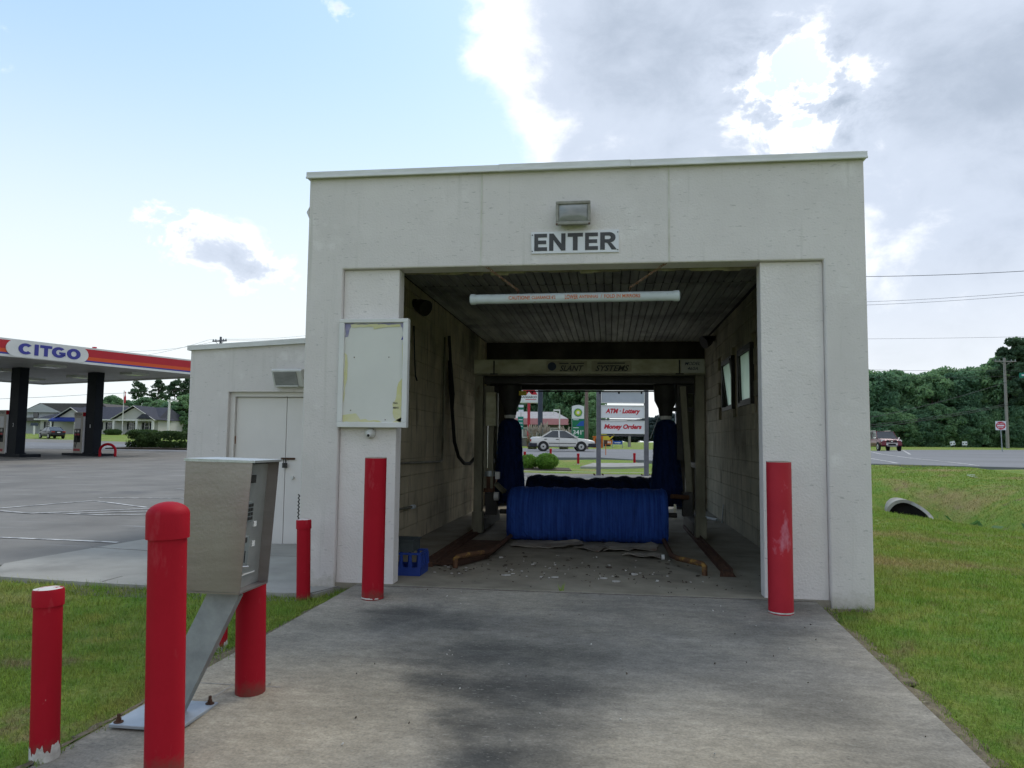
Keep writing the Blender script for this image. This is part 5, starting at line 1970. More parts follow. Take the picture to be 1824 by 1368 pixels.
bush('clipped_bush', 'small round clipped bush left of its larger neighbour beyond the bay', base(941, 32.2), (.42, .42, .32), 1500, .07, 'leaf_ball', 1, 'clipped bushes')
bush('clipped_bush', 'larger round clipped bush on the verge seen through the bay', base(974, 32.0), (.52, .5, .36), 2200, .07, 'leaf_ball', 2, 'clipped bushes')
hb = base(292, 53)
hg = bush('hedge', 'long dark clipped hedge on the kerbed island at the lot edge', hb, (2.3, 1.0, .62), 6500, .13, 'leaf_hedge', 3, box=True)
hg.rotation_euler.z = -.1
hg2 = bush('hedge', 'rounded left end bush of the dark hedge on the kerbed island', base(263, 52.6), (.75, .8, .58), 2500, .13, 'leaf_hedge', 4)
# kerbed island below the hedge
kp_ = base(285, 52.8)
isl = drape('planting_bed', [(kp_.x - 3.0, kp_.y - 1.6), (kp_.x + 6, kp_.y - 1.9), (kp_.x + 6, kp_.y + 2), (kp_.x - 3.0, kp_.y + 1.6), (kp_.x - 3.4, kp_.y)], .10, 'mulch', 1.5, .2)
strip('kerb', [(kp_.x - 3.4, kp_.y + .3), (kp_.x - 3.1, kp_.y - 1.62), (kp_.x + 6, kp_.y - 1.95)], .22, .15, 'kerb', isl, .8)
bed = base(962, 32)
drape('mulch_bed', [(bed.x - 1.3, bed.y - .8), (bed.x + 1.4, bed.y - .7), (bed.x + 1.2, bed.y + .9), (bed.x - 1.2, bed.y + .9)], .03, 'mulch', .8, .06)
for i, (px, d) in enumerate(((196, 113), (205, 113), (240, 112), (252, 112), (262, 112), (272, 112), (150, 113))):
    bush('foundation_shrub', 'low green shrub along the front of the low white building', base(px, d), (1.0, .8, .45), 350, .22, 'leaf_hedge', 20 + i, 'shrubs by the low building')

# pampas grass clumps across the road


def pampas(px, d, Hh_, label, seed):
    rs = np.random.RandomState(seed)
    b0 = base(px, d)
    t = thing('pampas_grass', label, 'grass clump', b0)
    q = B()
    for i in range(420):
        a = rs.uniform(0, 6.28)
        l = Hh_ * rs.uniform(.35, .72)
        r0 = rs.uniform(0, .35)
        lean = rs.uniform(.1, .75)
        c, s = math.cos(a), math.sin(a)
        w_ = .02
        P_ = []
        for k_ in range(4):
            u = k_ / 3
            rr = r0 + l * lean * u ** 1.8
            P_.append(Vector((c * rr, s * rr, l * (u - .28 * lean * u ** 3))))
        sd_ = Vector((-s, c, 0)) * w_
        n0 = len(q.v)
        for k_, p in enumerate(P_):
            f = 1 - k_ / 3.2
            q.v += [tuple(p + sd_ * f), tuple(p - sd_ * f)]
        q.f += [(n0 + 2 * k_, n0 + 2 * k_ + 1, n0 + 2 * k_ + 3, n0 + 2 * k_ + 2) for k_ in range(3)]
    f = q.build('leaves', 'pampas_leaf', t, local=True, fix=False)
    f['kind'] = 'stuff'
    for i in range(16):
        a = rs.uniform(0, 6.28)
        l = Hh_ * rs.uniform(.75, 1.0)
        r = rs.uniform(.1, .65)
        tip = Vector((math.cos(a) * r, math.sin(a) * r, l))
        b1 = Vector((math.cos(a) * r * .3, math.sin(a) * r * .3, 0))
        m_ = b1.lerp(tip, .72)
        B().tube([b1, m_, m_.lerp(tip, .3), m_.lerp(tip, .7), tip], [.012, .02, .075, .06, .008], 6).build('plume', 'pampas_plume', t, local=True)
    return t


pampas(948, 58, 2.0, 'leftmost pampas grass clump by the roadside beyond the bay', 1)
pampas(970, 57, 2.2, 'tallest pampas grass clump right behind the white sedan', 2)
pampas(1004, 59, 1.9, 'pampas grass clump left of the green price sign', 3)

# lawn blades: thick near the camera, thinning with distance


def blades(name, label, rects, dens, seed, keep, hgt=(.012, .034)):
    rs = np.random.RandomState(seed)
    P_ = []
    for x0, x1, y0, y1 in rects:
        n = int((x1 - x0) * (y1 - y0) * dens)
        p = np.stack([rs.uniform(x0, x1, n), rs.uniform(y0, y1, n)], 1)
        d = np.hypot(p[:, 0] - CAM.x, p[:, 1] - CAM.y)
        clump = .5 + .5 * np.sin(p[:, 0] * 7.3 + 2 * np.sin(p[:, 1] * 5.1)) * np.sin(p[:, 1] * 8.7 + 2 * np.sin(p[:, 0] * 4.3))
        ok = rs.rand(n) < np.clip((4.2 / np.maximum(d, .5)) ** 1.5, 0, 1) * (.35 + .65 * clump)
        P_.append(p[ok])
    p = np.concatenate(P_)
    p = p[keep(p[:, 0], p[:, 1])]
    n = len(p)
    d = np.hypot(p[:, 0] - CAM.x, p[:, 1] - CAM.y)
    z = hh(p[:, 0], p[:, 1]) - .004
    sc_ = np.clip((d / 4.2) ** .75, .8, 4)
    l = rs.uniform(hgt[0], hgt[1], n) * np.clip(sc_, 1, 1.5) * (.7 + .5 * rs.rand(n) ** 3 * 2)
    a = rs.uniform(0, 6.28, n)
    lean = rs.uniform(.2, 1.2, n)
    w_ = .0022 * sc_
    tip = np.stack([p[:, 0] + np.cos(a) * l * lean, p[:, 1] + np.sin(a) * l * lean, z + l], 1)
    b0 = np.stack([p[:, 0] - np.sin(a) * w_, p[:, 1] + np.cos(a) * w_, z], 1)
    b1 = np.stack([p[:, 0] + np.sin(a) * w_, p[:, 1] - np.cos(a) * w_, z], 1)
    co = np.stack([b0, b1, tip], 1).reshape(-1, 3)
    me = bpy.data.meshes.new(name)
    me.vertices.add(3 * n)
    me.vertices.foreach_set('co', co.ravel())
    me.loops.add(3 * n)
    me.loops.foreach_set('vertex_index', np.arange(3 * n, dtype=np.int32))
    me.polygons.add(n)
    me.polygons.foreach_set('loop_start', np.arange(0, 3 * n, 3, dtype=np.int32))
    me.polygons.foreach_set('loop_total', np.full(n, 3, dtype=np.int32))
    me.update()
    me.materials.append(M['blade'])
    o = bpy.data.objects.new(name, me)
    COL.objects.link(o)
    o['kind'] = 'stuff'
    return tag(o, label, 'grass')


def keep_left(x, y):
    edge = -1.70 + .088 * np.minimum(y, 0) + .05 * np.sin(y * 9) * np.sin(y * 23 + 1) - .02 + .13 * (np.random.RandomState(9).rand(len(x)) - .5)
    return (x < edge) & ~inside(x, y - .03, APRON) & ~inside(x, y, LOT)


def keep_right(x, y):
    return (x > DR + .01 + .05 * np.sin(y * 8) * np.sin(y * 21) + .13 * (np.random.RandomState(8).rand(len(x)) - .5)) & ~((x < XR) & (y > -.01)) & ~inside(x, y, ROAD)


blades('grass_blades', 'short green lawn grass on the left of the driveway', [(-7, -1.6, -4.6, .1)], 15000, 1, keep_left)
blades('grass_blades', 'short green lawn grass on the right of the building', [(2.0, 9, -4.2, 3), (2.4, 14, 3, 26)], 13000, 2, keep_right)

# bare soil margin where the turf meets the concrete


def margin(nm, pts, off, wd, seed):
    rs = np.random.RandomState(seed)
    q = B()
    P_ = []
    for (x0, y0), (x1, y1) in zip(pts[:-1], pts[1:]):
        n = max(2, int(math.hypot(x1 - x0, y1 - y0) / .05))
        for i in range(n):
            P_.append((x0 + (x1 - x0) * i / n, y0 + (y1 - y0) * i / n))
    v_ = .5
    for i, (x, y) in enumerate(P_):
        a_, b_ = P_[max(i - 1, 0)], P_[min(i + 1, len(P_) - 1)]
        t = Vector((b_[0] - a_[0], b_[1] - a_[1], 0)).normalized()
        n_ = Vector((-t.y, t.x, 0)) * off
        v_ = min(max(v_ + rs.normal(0, .25), .15), 1.2)
        w2 = wd * v_
        for f, dz in ((-.035, .004), (.35, .010), (1, -.014)):
            X_, Y_ = x + n_.x * w2 * f / wd if False else x + n_.x * (w2 if f > 0 else wd * .3) * f, y + n_.y * (w2 if f > 0 else wd * .3) * f
            q.v.append((X_, Y_, h(X_, Y_) + dz + rs.uniform(0, .006)))
    n = len(P_)
    for i in range(n - 1):
        for j in range(2):
            q.f.append((3 * i + j, 3 * i + j + 1, 3 * i + 4 + j, 3 * i + 3 + j))
    return struct(q.build(nm, 'soil', fix=False))


M['soil'] = mat('soil', (.20, .165, .11), (.10, .085, .055), 18, .95, bump=.7, bscale=60, spots=((.28, .26, .17), 30, .6, (1, 1, 1), .08))
margin('soil_margin', [(DR + .07, -5), (DR, -3), (DR, -.05), (2.2, -.03), (XR + .02, -.03)], -1, .13, 3)
margin('soil_margin', [(dl(-6), -6), (dl(-3), -3), (dl(-.3), -.3)], 1, .12, 4)

# ditch weeds and culvert
rs = np.random.RandomState(4)
Cs = []
while len(Cs) < 2600:
    t = rs.rand()
    i = rs.randint(2, len(DITCH) - 1)
    a, b = Vector(DITCH[i - 1] + (0,)), Vector(DITCH[i] + (0,))
    p = a.lerp(b, t)
    x, y = p.x + rs.normal(-.35, .55), p.y + rs.normal(0, .5)
    if y > 15.6 or inside(np.array([x]), np.array([y]), ROAD)[0]:
        continue
    Cs.append((x, y, h(x, y) + rs.uniform(.03, .42)))
Cs = np.array(Cs)
n = len(Cs)
a = rs.normal(size=(n, 3)) * .5 + np.array([0, 0, 1])
u = np.cross(a, rs.normal(size=(n, 3)))
u /= np.linalg.norm(u, axis=1)[:, None]
v = np.cross(u, a)
v /= np.linalg.norm(v, axis=1)[:, None]
s = rs.uniform(.05, .13, n)[:, None]
wm = quads('ditch_weeds', Cs, u * s, v * s * .7, 'leaf_weed')
o = bpy.data.objects.new('ditch_weeds', wm)
COL.objects.link(o)
o['kind'] = 'stuff'
tag(o, 'broad-leaved green weeds growing along the ditch', 'weeds')
cu_ = thing('culvert', 'concrete culvert pipe mouth opening into the grassy ditch', 'culvert', (9.0, 17.1, -.8))
ax_ = Vector((.12, 1, 0)).normalized()
c0 = Vector((8.95, 17.1, -.86))
q = B()
sx = Vector((ax_.y, -ax_.x, 0))
ro, ri, sg = .50, .41, 28
for k_, (r_, back) in enumerate(((ro, 0), (ro, 1), (ri, 1), (ri, 0))):
    for j in range(sg):
        an_ = 2 * math.pi * j / sg
        p = c0 + sx * r_ * math.cos(an_) + ZA * r_ * math.sin(an_)
        cut = -1.5 * max(0, math.cos(an_) * .8 - math.sin(an_) * .45)      # slanted mouth, long on the right
        q.v.append(tuple(p + ax_ * (3.0 if back else cut)))
for k_ in range(4):
    k2 = (k_ + 1) % 4
    for j in range(sg):
        j2 = (j + 1) % sg
        q.f.append((k_ * sg + j, k_ * sg + j2, k2 * sg + j2, k2 * sg + j))
q.build('pipe', 'kerb', cu_, smooth=True)
pl2 = B()
for j in range(sg):
    an_ = 2 * math.pi * j / sg
    cut = -1.5 * max(0, math.cos(an_) * .8 - math.sin(an_) * .45)
    pl2.v.append(tuple(c0 + ax_ * (cut + .10) + sx * ri * math.cos(an_) + ZA * ri * math.sin(an_)))
pl2.f = [tuple(range(sg))]
pl2.build('shade_plug', 'pipe_shade', cu_)  # near-black disc painting the shade inside the culvert mouth, hides the turf behind
for i, (px, py, d, lab) in enumerate(((1730, 845, 24, 'small white litter scrap high on the ditch bank'), (1805, 899, 16.5, 'crumpled white and red litter on the ditch bank'))):
    p = base(px, d)
    t = thing('litter', lab, 'litter', p)
    q = B()
    for k_ in range(5):
        flake(q, p.x + rng.uniform(-.08, .08), p.y + rng.uniform(-.08, .08), .09, p.z + .03 + .02 * k_)
    q.build('paper', 'sign_white', t)
    if i:
        q = B()
        flake(q, p.x, p.y, .05, p.z + .16)
        q.build('print', 'sign_red', t)

# ------------------------------------------------------------------ vehicles


def loft(secs, prof):
    """secs: list of dicts x -> ring; prof(sec) gives ring points (y,z)"""
    q = B()
    rings = [[(s[0], y, z) for y, z in prof(s)] for s in secs]
    n = len(rings[0])
    for r_ in rings:
        q.v += r_
    for i in range(len(rings) - 1):
        for j in range(n):
            j2 = (j + 1) % n
            q.f.append((i * n + j, i * n + j2, (i + 1) * n + j2, (i + 1) * n + j))
    q.f.append(tuple(range(n)))
    q.f.append(tuple((len(rings) - 1) * n + j for j in range(n)))
    return q


def ring(s):
    x, zl, zh, hw = s
    zm = zl + (zh - zl) * .45
    pts = [(-hw * .86, zl), (-hw * .97, zl + .06), (-hw, zm), (-hw * .985, zm + (zh - zm) * .5), (-hw * .93, zh - .035), (-hw * .84, zh), (0, zh + .015)]
    return pts + [(-y, z) for y, z in pts[-2::-1]]


def wheel(par, x, y, r, wd, side, nm='wheel'):
    t = B().tube([(x, y - wd / 2, r), (x, y - wd / 2 + .02, r), (x, y + wd / 2 - .02, r), (x, y + wd / 2, r)], [r * .93, r, r, r * .93], 24)
    w_ = t.build(nm, 'tyre', par, local=True, smooth=True)
    yo = y + side * (wd / 2 + .003)
    B().tube([(x, yo - side * .02, r), (x, yo, r), (x, yo + side * .004, r)], [r * .62, r * .62, r * .5], 20).build('rim', 'rim', w_, local=True)
    B().tube([(x, yo, r), (x, yo + side * .012, r)], [r * .22, r * .16], 12).build('hub', 'dark_metal', w_, local=True)
    return w_


def make_car(name, label, cat, loc, rz, paint, body, green, wheels, hw, extra):
    c = thing(name, label, cat, loc, rz)
    loft(body, ring).build('body', paint, c, local=True, smooth=True)
    xb0, xb1, xt0, xt1, zb, zt, inset = green          # rear belt, front belt, rear roof, front roof
    hb_, ht_ = hw * .93, hw * (1 - inset)
    gl = B().add([(xb0, -hb_, zb), (xb1, -hb_, zb), (xb1, hb_, zb), (xb0, hb_, zb), (xt0, -ht_, zt), (xt1, -ht_, zt), (xt1, ht_, zt), (xt0, ht_, zt)],
                 [(0, 3, 2, 1), (4, 5, 6, 7), (0, 1, 5, 4), (1, 2, 6, 5), (2, 3, 7, 6), (3, 0, 4, 7)])
    gl.build('windows', 'glass_dark', c, local=True)
    rf = B()
    mx = (xt0 + xt1) / 2
    for i, (fx_, zz) in enumerate(((0, 0), (.12, .035), (.5, .055), (.88, .035), (1, 0))):
        x = xt0 - .05 + (xt1 - xt0 + .10) * fx_
        for y in (-ht_ - .015, -ht_ * .6, 0, ht_ * .6, ht_ + .015):
            rf.v.append((x, y, zt - .01 + zz * (1 if abs(y) < ht_ else .35)))
    for i in range(4):
        for j in range(4):
            rf.f.append((i * 5 + j, i * 5 + j + 1, i * 5 + j + 6, i * 5 + j + 5))
    rf.build('roof', paint, c, local=True, smooth=True)
    for s in (-1, 1):
        for (xa, xz) in ((xb0, xt0), (xb1, xt1)):
            B().bar((xa, s * hb_, zb - .02), (xz, s * ht_, zt), .07, .035, (0, 1, 0)).build('pillar', paint, c, local=True)
        xm = xb0 + (xb1 - xb0) * .50
        B().bar((xm, s * (hb_ + .004), zb - .02), (xm * .4 + mx * .6, s * (ht_ + .004), zt), .085, .03, (0, 1, 0)).build('pillar', paint, c, local=True)
        for x in wheels:
            r = extra['r']
            B().tube([(x, s * (hw - .10), r + .02), (x, s * (hw + .002), r + .02)], r * 1.17, 24).build('wheel_arch', 'black', c, local=True)
            wheel(c, x, s * (hw - .085), r, .19, s)
        for x in (xm - .12, xb0 + .32 if extra.get('rear_handle', True) else xm - .5):
            B().box(x - .09, x + .09, s * hw * .985 - .012, s * hw * .985 + .012, zb - .14, zb - .10).build('door_handle', 'dark_metal', c, local=True)
        m_ = B().obox((xb1 - .18, s * (hw + .09), zb + .06), XA, YA, ZA, .05, .09, .065)
        m_.build('mirror', extra.get('mirror', paint), c, local=True, bevel=.02)
        for x in (xm, xb1 - .02):
            B().box(x - .004, x + .004, s * hw * .99 - .006, s * hw * .99 + .006, .32, zb - .03).build('door_seam', 'black', c, local=True)
        B().box(wheels[0] + extra['r'] * 1.2, wheels[1] - extra['r'] * 1.2, s * (hw + .001) - .006, s * (hw + .001) + .006, extra['strip'], extra['strip'] + .04).build('side_strip', 'bumper_dark', c, local=True)
    return c


# white saloon on the cross road
p = base(1001, 50)
sed = make_car('sedan', 'white four-door sedan with dark bumpers driving past beyond the bay', 'car', (p.x, p.y, p.z + .03), .13, 'car_white',
               [(-2.12, .46, .84, .70), (-2.0, .36, .92, .79), (-1.55, .30, .94, .82), (-.9, .27, .93, .825), (.2, .27, .90, .825), (1.0, .27, .87, .82), (1.6, .30, .80, .80), (2.0, .38, .72, .74), (2.12, .46, .66, .66)],
               (-1.45, .98, -.72, .20, .90, 1.34, .26), (-1.28, 1.22), .825, {'r': .30, 'strip': .50})
for x0, x1, hw_ in ((-2.22, -1.70, .80), (1.68, 2.25, .78)):
    xm = (x0 + x1) / 2
    sgn = 1 if x0 > 0 else -1
    B().prism([(x0, -hw_ * (.96 if sgn < 0 else 1.04)), (x1, -hw_ * (1.04 if sgn < 0 else .96)), (x1, hw_ * (1.04 if sgn < 0 else .96)), (x0, hw_ * (.96 if sgn < 0 else 1.04))], .28, .53, 'z').build('bumper', 'bumper_dark', sed, local=True, bevel=.04)
for s in (-1, 1):
    B().box(2.0, 2.13, s * .58 - .12, s * .58 + .12, .56, .66).build('headlight', 'headlight', sed, local=True, bevel=.01)
    B().box(1.86, 2.0, s * .745 - .03, s * .745 + .03, .57, .66).build('indicator', 'headlight', sed, local=True)
    B().box(-2.14, -2.02, s * .6 - .13, s * .6 + .13, .62, .78).build('tail_light', 'taillight', sed, local=True)
B().box(2.06, 2.14, -.42, .42, .55, .64).build('grille', 'black', sed, local=True)

# red sport-utility vehicle coming towards us on the right
p = base(1581, 72)
suv = make_car('suv', 'dark red sport utility vehicle approaching beside the right edge of the building', 'car', (p.x - .4, p.y, p.z + .03), R(-90 - 2), 'car_red',
               [(-2.5, .55, 1.10, .88), (-2.3, .45, 1.18, .96), (-1.0, .40, 1.18, .98), (.6, .40, 1.17, .98), (1.2, .40, 1.16, .98), (1.9, .45, 1.12, .96), (2.35, .52, 1.05, .92), (2.48, .58, .98, .86)],
               (-2.3, 1.25, -2.1, .45, 1.14, 1.86, .24), (-1.6, 1.6), .98, {'r': .39, 'strip': .60, 'mirror': 'chrome'})
for s in (-1, 1):
    B().box(2.30, 2.47, s * .73 - .17, s * .73 + .17, .86, 1.04).build('headlight', 'headlight', suv, local=True, bevel=.03)
    B().box(2.49, 2.53, s * .18 - .03, s * .18 + .03, .80, 1.02).build('grille_bar', 'car_red', suv, local=True)
    B().box(2.52, 2.56, s * .42 - .08, s * .42 + .08, .55, .68).build('fog_lamp', 'headlight', suv, local=True)
B().box(2.44, 2.50, -.46, .46, .78, 1.03).build('grille', 'black', suv, local=True)
B().box(2.50, 2.53, -.08, .08, .86, .95).build('badge', 'chrome', suv, local=True)
B().box(2.36, 2.54, -.90, .90, .50, .76).build('bumper', 'car_red', suv, local=True, bevel=.05)
B().box(2.45, 2.57, -.52, .52, .70, .77).build('bumper_trim', 'chrome', suv, local=True, bevel=.015)
B().box(2.45, 2.57, -.48, .48, .46, .50).build('bumper_trim', 'chrome', suv, local=True, bevel=.012)
B().box(2.50, 2.56, -.34, .34, .52, .68).build('air_intake', 'black', suv, local=True)
B().bar((.6, .5, 1.88), (.45, .55, 2.15), .03, .02).build('aerial', 'dark_metal', suv, local=True)
for s in (-1, 1):
    B().bar((-1.9, s * .68, 1.93), (.1, s * .68, 1.93), .04, .04).build('roof_rail', 'chrome', suv, local=True)

# dark saloon by the bank
p = base(92, 95)
nav = make_car('sedan', 'dark blue sedan driving left in front of the low white building', 'car', (p.x, p.y, p.z + .03), R(180 - 32), 'car_navy',
               [(-2.25, .45, .95, .74), (-2.1, .34, 1.02, .84), (-1.5, .28, 1.03, .88), (0, .25, .98, .89), (1.0, .25, .93, .88), (1.7, .30, .86, .85), (2.2, .40, .74, .76), (2.3, .46, .66, .66)],
               (-1.75, 1.15, -.85, .25, .97, 1.43, .28), (-1.40, 1.38), .89, {'r': .33, 'strip': .45})
for s in (-1, 1):
    B().box(-2.27, -2.12, s * .62 - .18, s * .62 + .18, .78, .92).build('tail_light', 'taillight', nav, local=True)
    B().box(2.1, 2.25, s * .6 - .14, s * .6 + .14, .60, .70).build('headlight', 'headlight', nav, local=True)
B().box(-2.31, -2.24, -.18, .18, .72, .84).build('number_plate', 'sign_white', nav, local=True)

# ------------------------------------------------------------------ fuel canopy
tv = Vector((.357, .934, 0))
nv = Vector((-.934, .357, 0))
Q0 = Vector((-22.6, 35.2, 0))
crz = math.atan2(-.358, .934)
ca = thing('fuel_canopy', 'filling station canopy with red and orange CITGO fascia on black columns', 'canopy', (Q0.x, Q0.y, 0), crz)
# local frame: +x to the right along the short side, +y away along the long side; corner at the origin
L_, D_ = 26.0, 17.8
ZB, ZT = 4.82, 5.66
B().box(-D_ + .1, -.1, -L_ + .1, -.1, ZB + .10, ZB + .16).build('soffit', 'canopy_soffit', ca, local=True)
B().box(-D_ + .1, -.1, -L_ + .1, -.1, ZT - .25, ZT - .2).build('roof', 'canopy_white', ca, local=True)
hgt = ZT - ZB
bands = [('canopy_white', ZB, ZB + .11), ('citgo_blue', ZB + .11, ZB + .19), ('citgo_orange', ZB + .19, ZB + .37), ('citgo_red', ZB + .37, ZB + .76), ('canopy_white', ZB + .76, ZT)]
for m_, z0, z1 in bands:
    B().box(-.08, 0, -L_, 0, z0, z1).build('fascia_band', m_, ca, local=True)
    B().box(-D_, -.08, -.08, 0, z0, z1).build('fascia_band', m_, ca, local=True)
    B().box(-D_, -D_ + .08, -L_, -.08, z0, z1).build('fascia_band', m_, ca, local=True)
# oval with the name: on the long fascia facing +x; centre from the bearing of the lettering
dv = ray(87, 628)
den = dv.x * nv.x + dv.y * nv.y
tt = ((Q0.x - CAM.x) * nv.x + (Q0.y - CAM.y) * nv.y) / den
hit = CAM + dv * tt
yc = (hit - Q0).x * tv.x + (hit - Q0).y * tv.y
HW = 1.80
ov = []
rr0 = .36
for i in range(13):
    a = -math.pi / 2 + math.pi * i / 12
    ov.append((yc + HW - rr0 + rr0 * 1.35 * math.cos(a), ZB + .43 + .40 * math.sin(a)))
for i in range(13):
    a = math.pi / 2 + math.pi * i / 12
    ov.append((yc - HW + rr0 + rr0 * 1.35 * math.cos(a), ZB + .43 + .40 * math.sin(a)))
B().prism(ov, .0, .035, 'x').build('name_oval', 'canopy_white', ca, local=True)


def glyph(ch):
    """heavy capital in a unit box as a list of small polygons"""
    n = 18
    ring_ = lambda a0, a1, k=n: [((.5 + .5 * math.cos(a0 + (a1 - a0) * i / k), .5 + .5 * math.sin(a0 + (a1 - a0) * i / k)),
                                  (.5 + .20 * math.cos(a0 + (a1 - a0) * i / k), .5 + .25 * math.sin(a0 + (a1 - a0) * i / k))) for i in range(k + 1)]
    def band(rg):
        return [[rg[i][0], rg[i + 1][0], rg[i + 1][1], rg[i][1]] for i in range(len(rg) - 1)]
    if ch == 'I':
        return [[(0, 0), (1, 0), (1, 1), (0, 1)]]
    if ch == 'T':
        return [[(.34, 0), (.66, 0), (.66, .75), (.34, .75)], [(0, .75), (1, .75), (1, 1), (0, 1)]]
    if ch == 'O':
        return band(ring_(0, 2 * math.pi, 32))
    if ch == 'C':
        return band(ring_(.72, 2 * math.pi - .72))
    if ch == 'G':
        return band(ring_(.75, 2 * math.pi - .45)) + [[(.52, .34), (.97, .34), (.97, .54), (.52, .54)], [(.72, .2), (.97, .2), (.97, .3399), (.72, .3399)]]


gy_ = yc - 1.40
for ch, gw in (('C', .66), ('I', .19), ('T', .56), ('G', .68), ('O', .68)):
    q = B()
    for poly in glyph(ch):
        q.prism([(gy_ + u * gw, ZB + .17 + v * .52) for u, v in poly], .0355, .047, 'x')
    q.build('lettering', 'citgo_blue', ca, local=True)
    gy_ += gw + .01 + (.05 if ch in 'CI' else -.02 if ch == 'T' else .03)
for ix in range(3):
    for iy in range(5):
        x, y = -3.4 - ix * 5.2, -3 - iy * 4.8
        f_ = B().box(x - .55, x + .55, y - .55, y + .55, ZB - .02, ZB + .10).build('soffit_lamp', 'canopy_white', ca, local=True)
        B().box(x - .4, x + .4, y - .4, y + .4, ZB - .03, ZB - .021).build('diffuser', 'lens', f_, local=True)
B().box(-7.0, -6.9, -3.3, -3.2, ZT - .2, ZT + .85).build('vent_pipe', 'red_pole', ca, local=True)
B().box(-7.04, -6.86, -3.34, -3.16, ZT + .85, ZT + .93).build('vent_cap', 'red_pole', ca, local=True)


def island(px, d, label_i, label_p, idx):
    p = base(px, d)
    o = thing('pump_island', label_i, 'pump island', p, crz, 'fuel pump islands')
    B().box(-1.9, 1.55, -.55, .55, -.2, .17).build('kerb', 'column_black', o, local=True, bevel=.02)
    ck = thing('canopy_column', ('black clad canopy column beside the right fuel pump', 'black clad canopy column beside the fuel pump cut by the left edge')[idx], 'column', (p.x, p.y, p.z + .17), crz)
    B().box(-.28, .56, -.24, .24, 0, ZB + .10 - p.z - .17).build('cladding', 'column_black', ck, local=True, bevel=.01)
    B().box(-.33, .61, -.29, .29, 0, .05).build('plinth', 'column_black', ck, local=True)
    B().box(-.292, -.282, -.20, .20, .2, 4.2).build('edge_trim', 'red_pole', ck, local=True)
    text('lettering', '1' if idx == 0 else '3', .07, .2, ((.2, -.242, 1.55), (1, 0, 0), (0, 0, 1)), 'sign_white', ck, .02, local=True)
    g = thing('fuel_pump', label_p, 'fuel pump', (p.x, p.y, p.z + .17), crz, 'fuel pumps')
    B().box(-1.22, -.44, -.30, .30, 0, 2.1).build('cabinet', 'pump_cream', g, local=True, bevel=.01)
    B().box(-1.24, -.42, -.32, .32, 2.1, 2.36).build('header', 'pump_cream', g, local=True)
    B().box(-.419, -.41, -.31, .31, 2.12, 2.34).build('header_end', 'citgo_red', g, local=True)
    text('lettering', 'CITGO', .62, .13, ((-.83, -.322, 2.23), (1, 0, 0), (0, 0, 1)), 'sign_black', g, .03, local=True)
    B().box(-1.16, -.60, -.315, -.301, 1.42, 2.02).build('upper_panel', 'sign_white', g, local=True)
    dk_ = B().box(-1.17, -.58, -.318, -.301, .62, 1.38).build('fuel_panel', 'black', g, local=True)
    B().box(-1.12, -.64, -.323, -.319, 1.02, 1.12).build('price_strip', 'citgo_red', dk_, local=True)
    B().box(-1.10, -.95, -.324, -.319, 1.20, 1.32).build('display', 'lens', dk_, local=True)
    B().box(-.85, -.66, -.324, -.319, 1.20, 1.32).build('display', 'lens', dk_, local=True)
    B().box(-1.17, -.58, -.316, -.301, .12, .26).build('base_band', 'citgo_red', g, local=True)
    B().box(-.43, -.30, -.28, .28, 0, 2.1).build('side_panel', 'sign_white', g, local=True)
    hz_ = B().tube([(-.72, -.36, .85), (-.74, -.42, .55), (-.80, -.44, .30), (-.88, -.43, .40), (-.90, -.38, .80), (-.88, -.34, 1.15)], .018, 8)
    hz_.build('hose', 'black_rubber', g, local=True)
    B().bar((-.72, -.36, .84), (-.70, -.40, 1.02), .06, .10).build('nozzle', 'black', g, local=True)
    return p


p1_ = island(163, 43, 'black kerbed pump island below the right canopy column', 'cream fuel pump with CITGO header beside the right canopy column', 0)
p2_ = island(27, 40.5, 'black kerbed pump island at the left edge of the picture', 'cream fuel pump cut by the left picture edge', 1)
hp = base(193, 41.2)
hoop = B()
pts = [(-.48, 0, -.1), (-.48, 0, .35)] + [(-.48 * math.cos(a), 0, .35 + .36 * math.sin(a)) for a in [math.pi * i / 10 for i in range(1, 10)]] + [(.48, 0, .35), (.48, 0, -.1)]
ho = thing('hoop_barrier', 'red hoop guard rail at the right end of the pump island', 'barrier', hp, -.05)
hoop.tube(pts, .07, 10).build('pipe', 'red', ho, local=True, smooth=True)

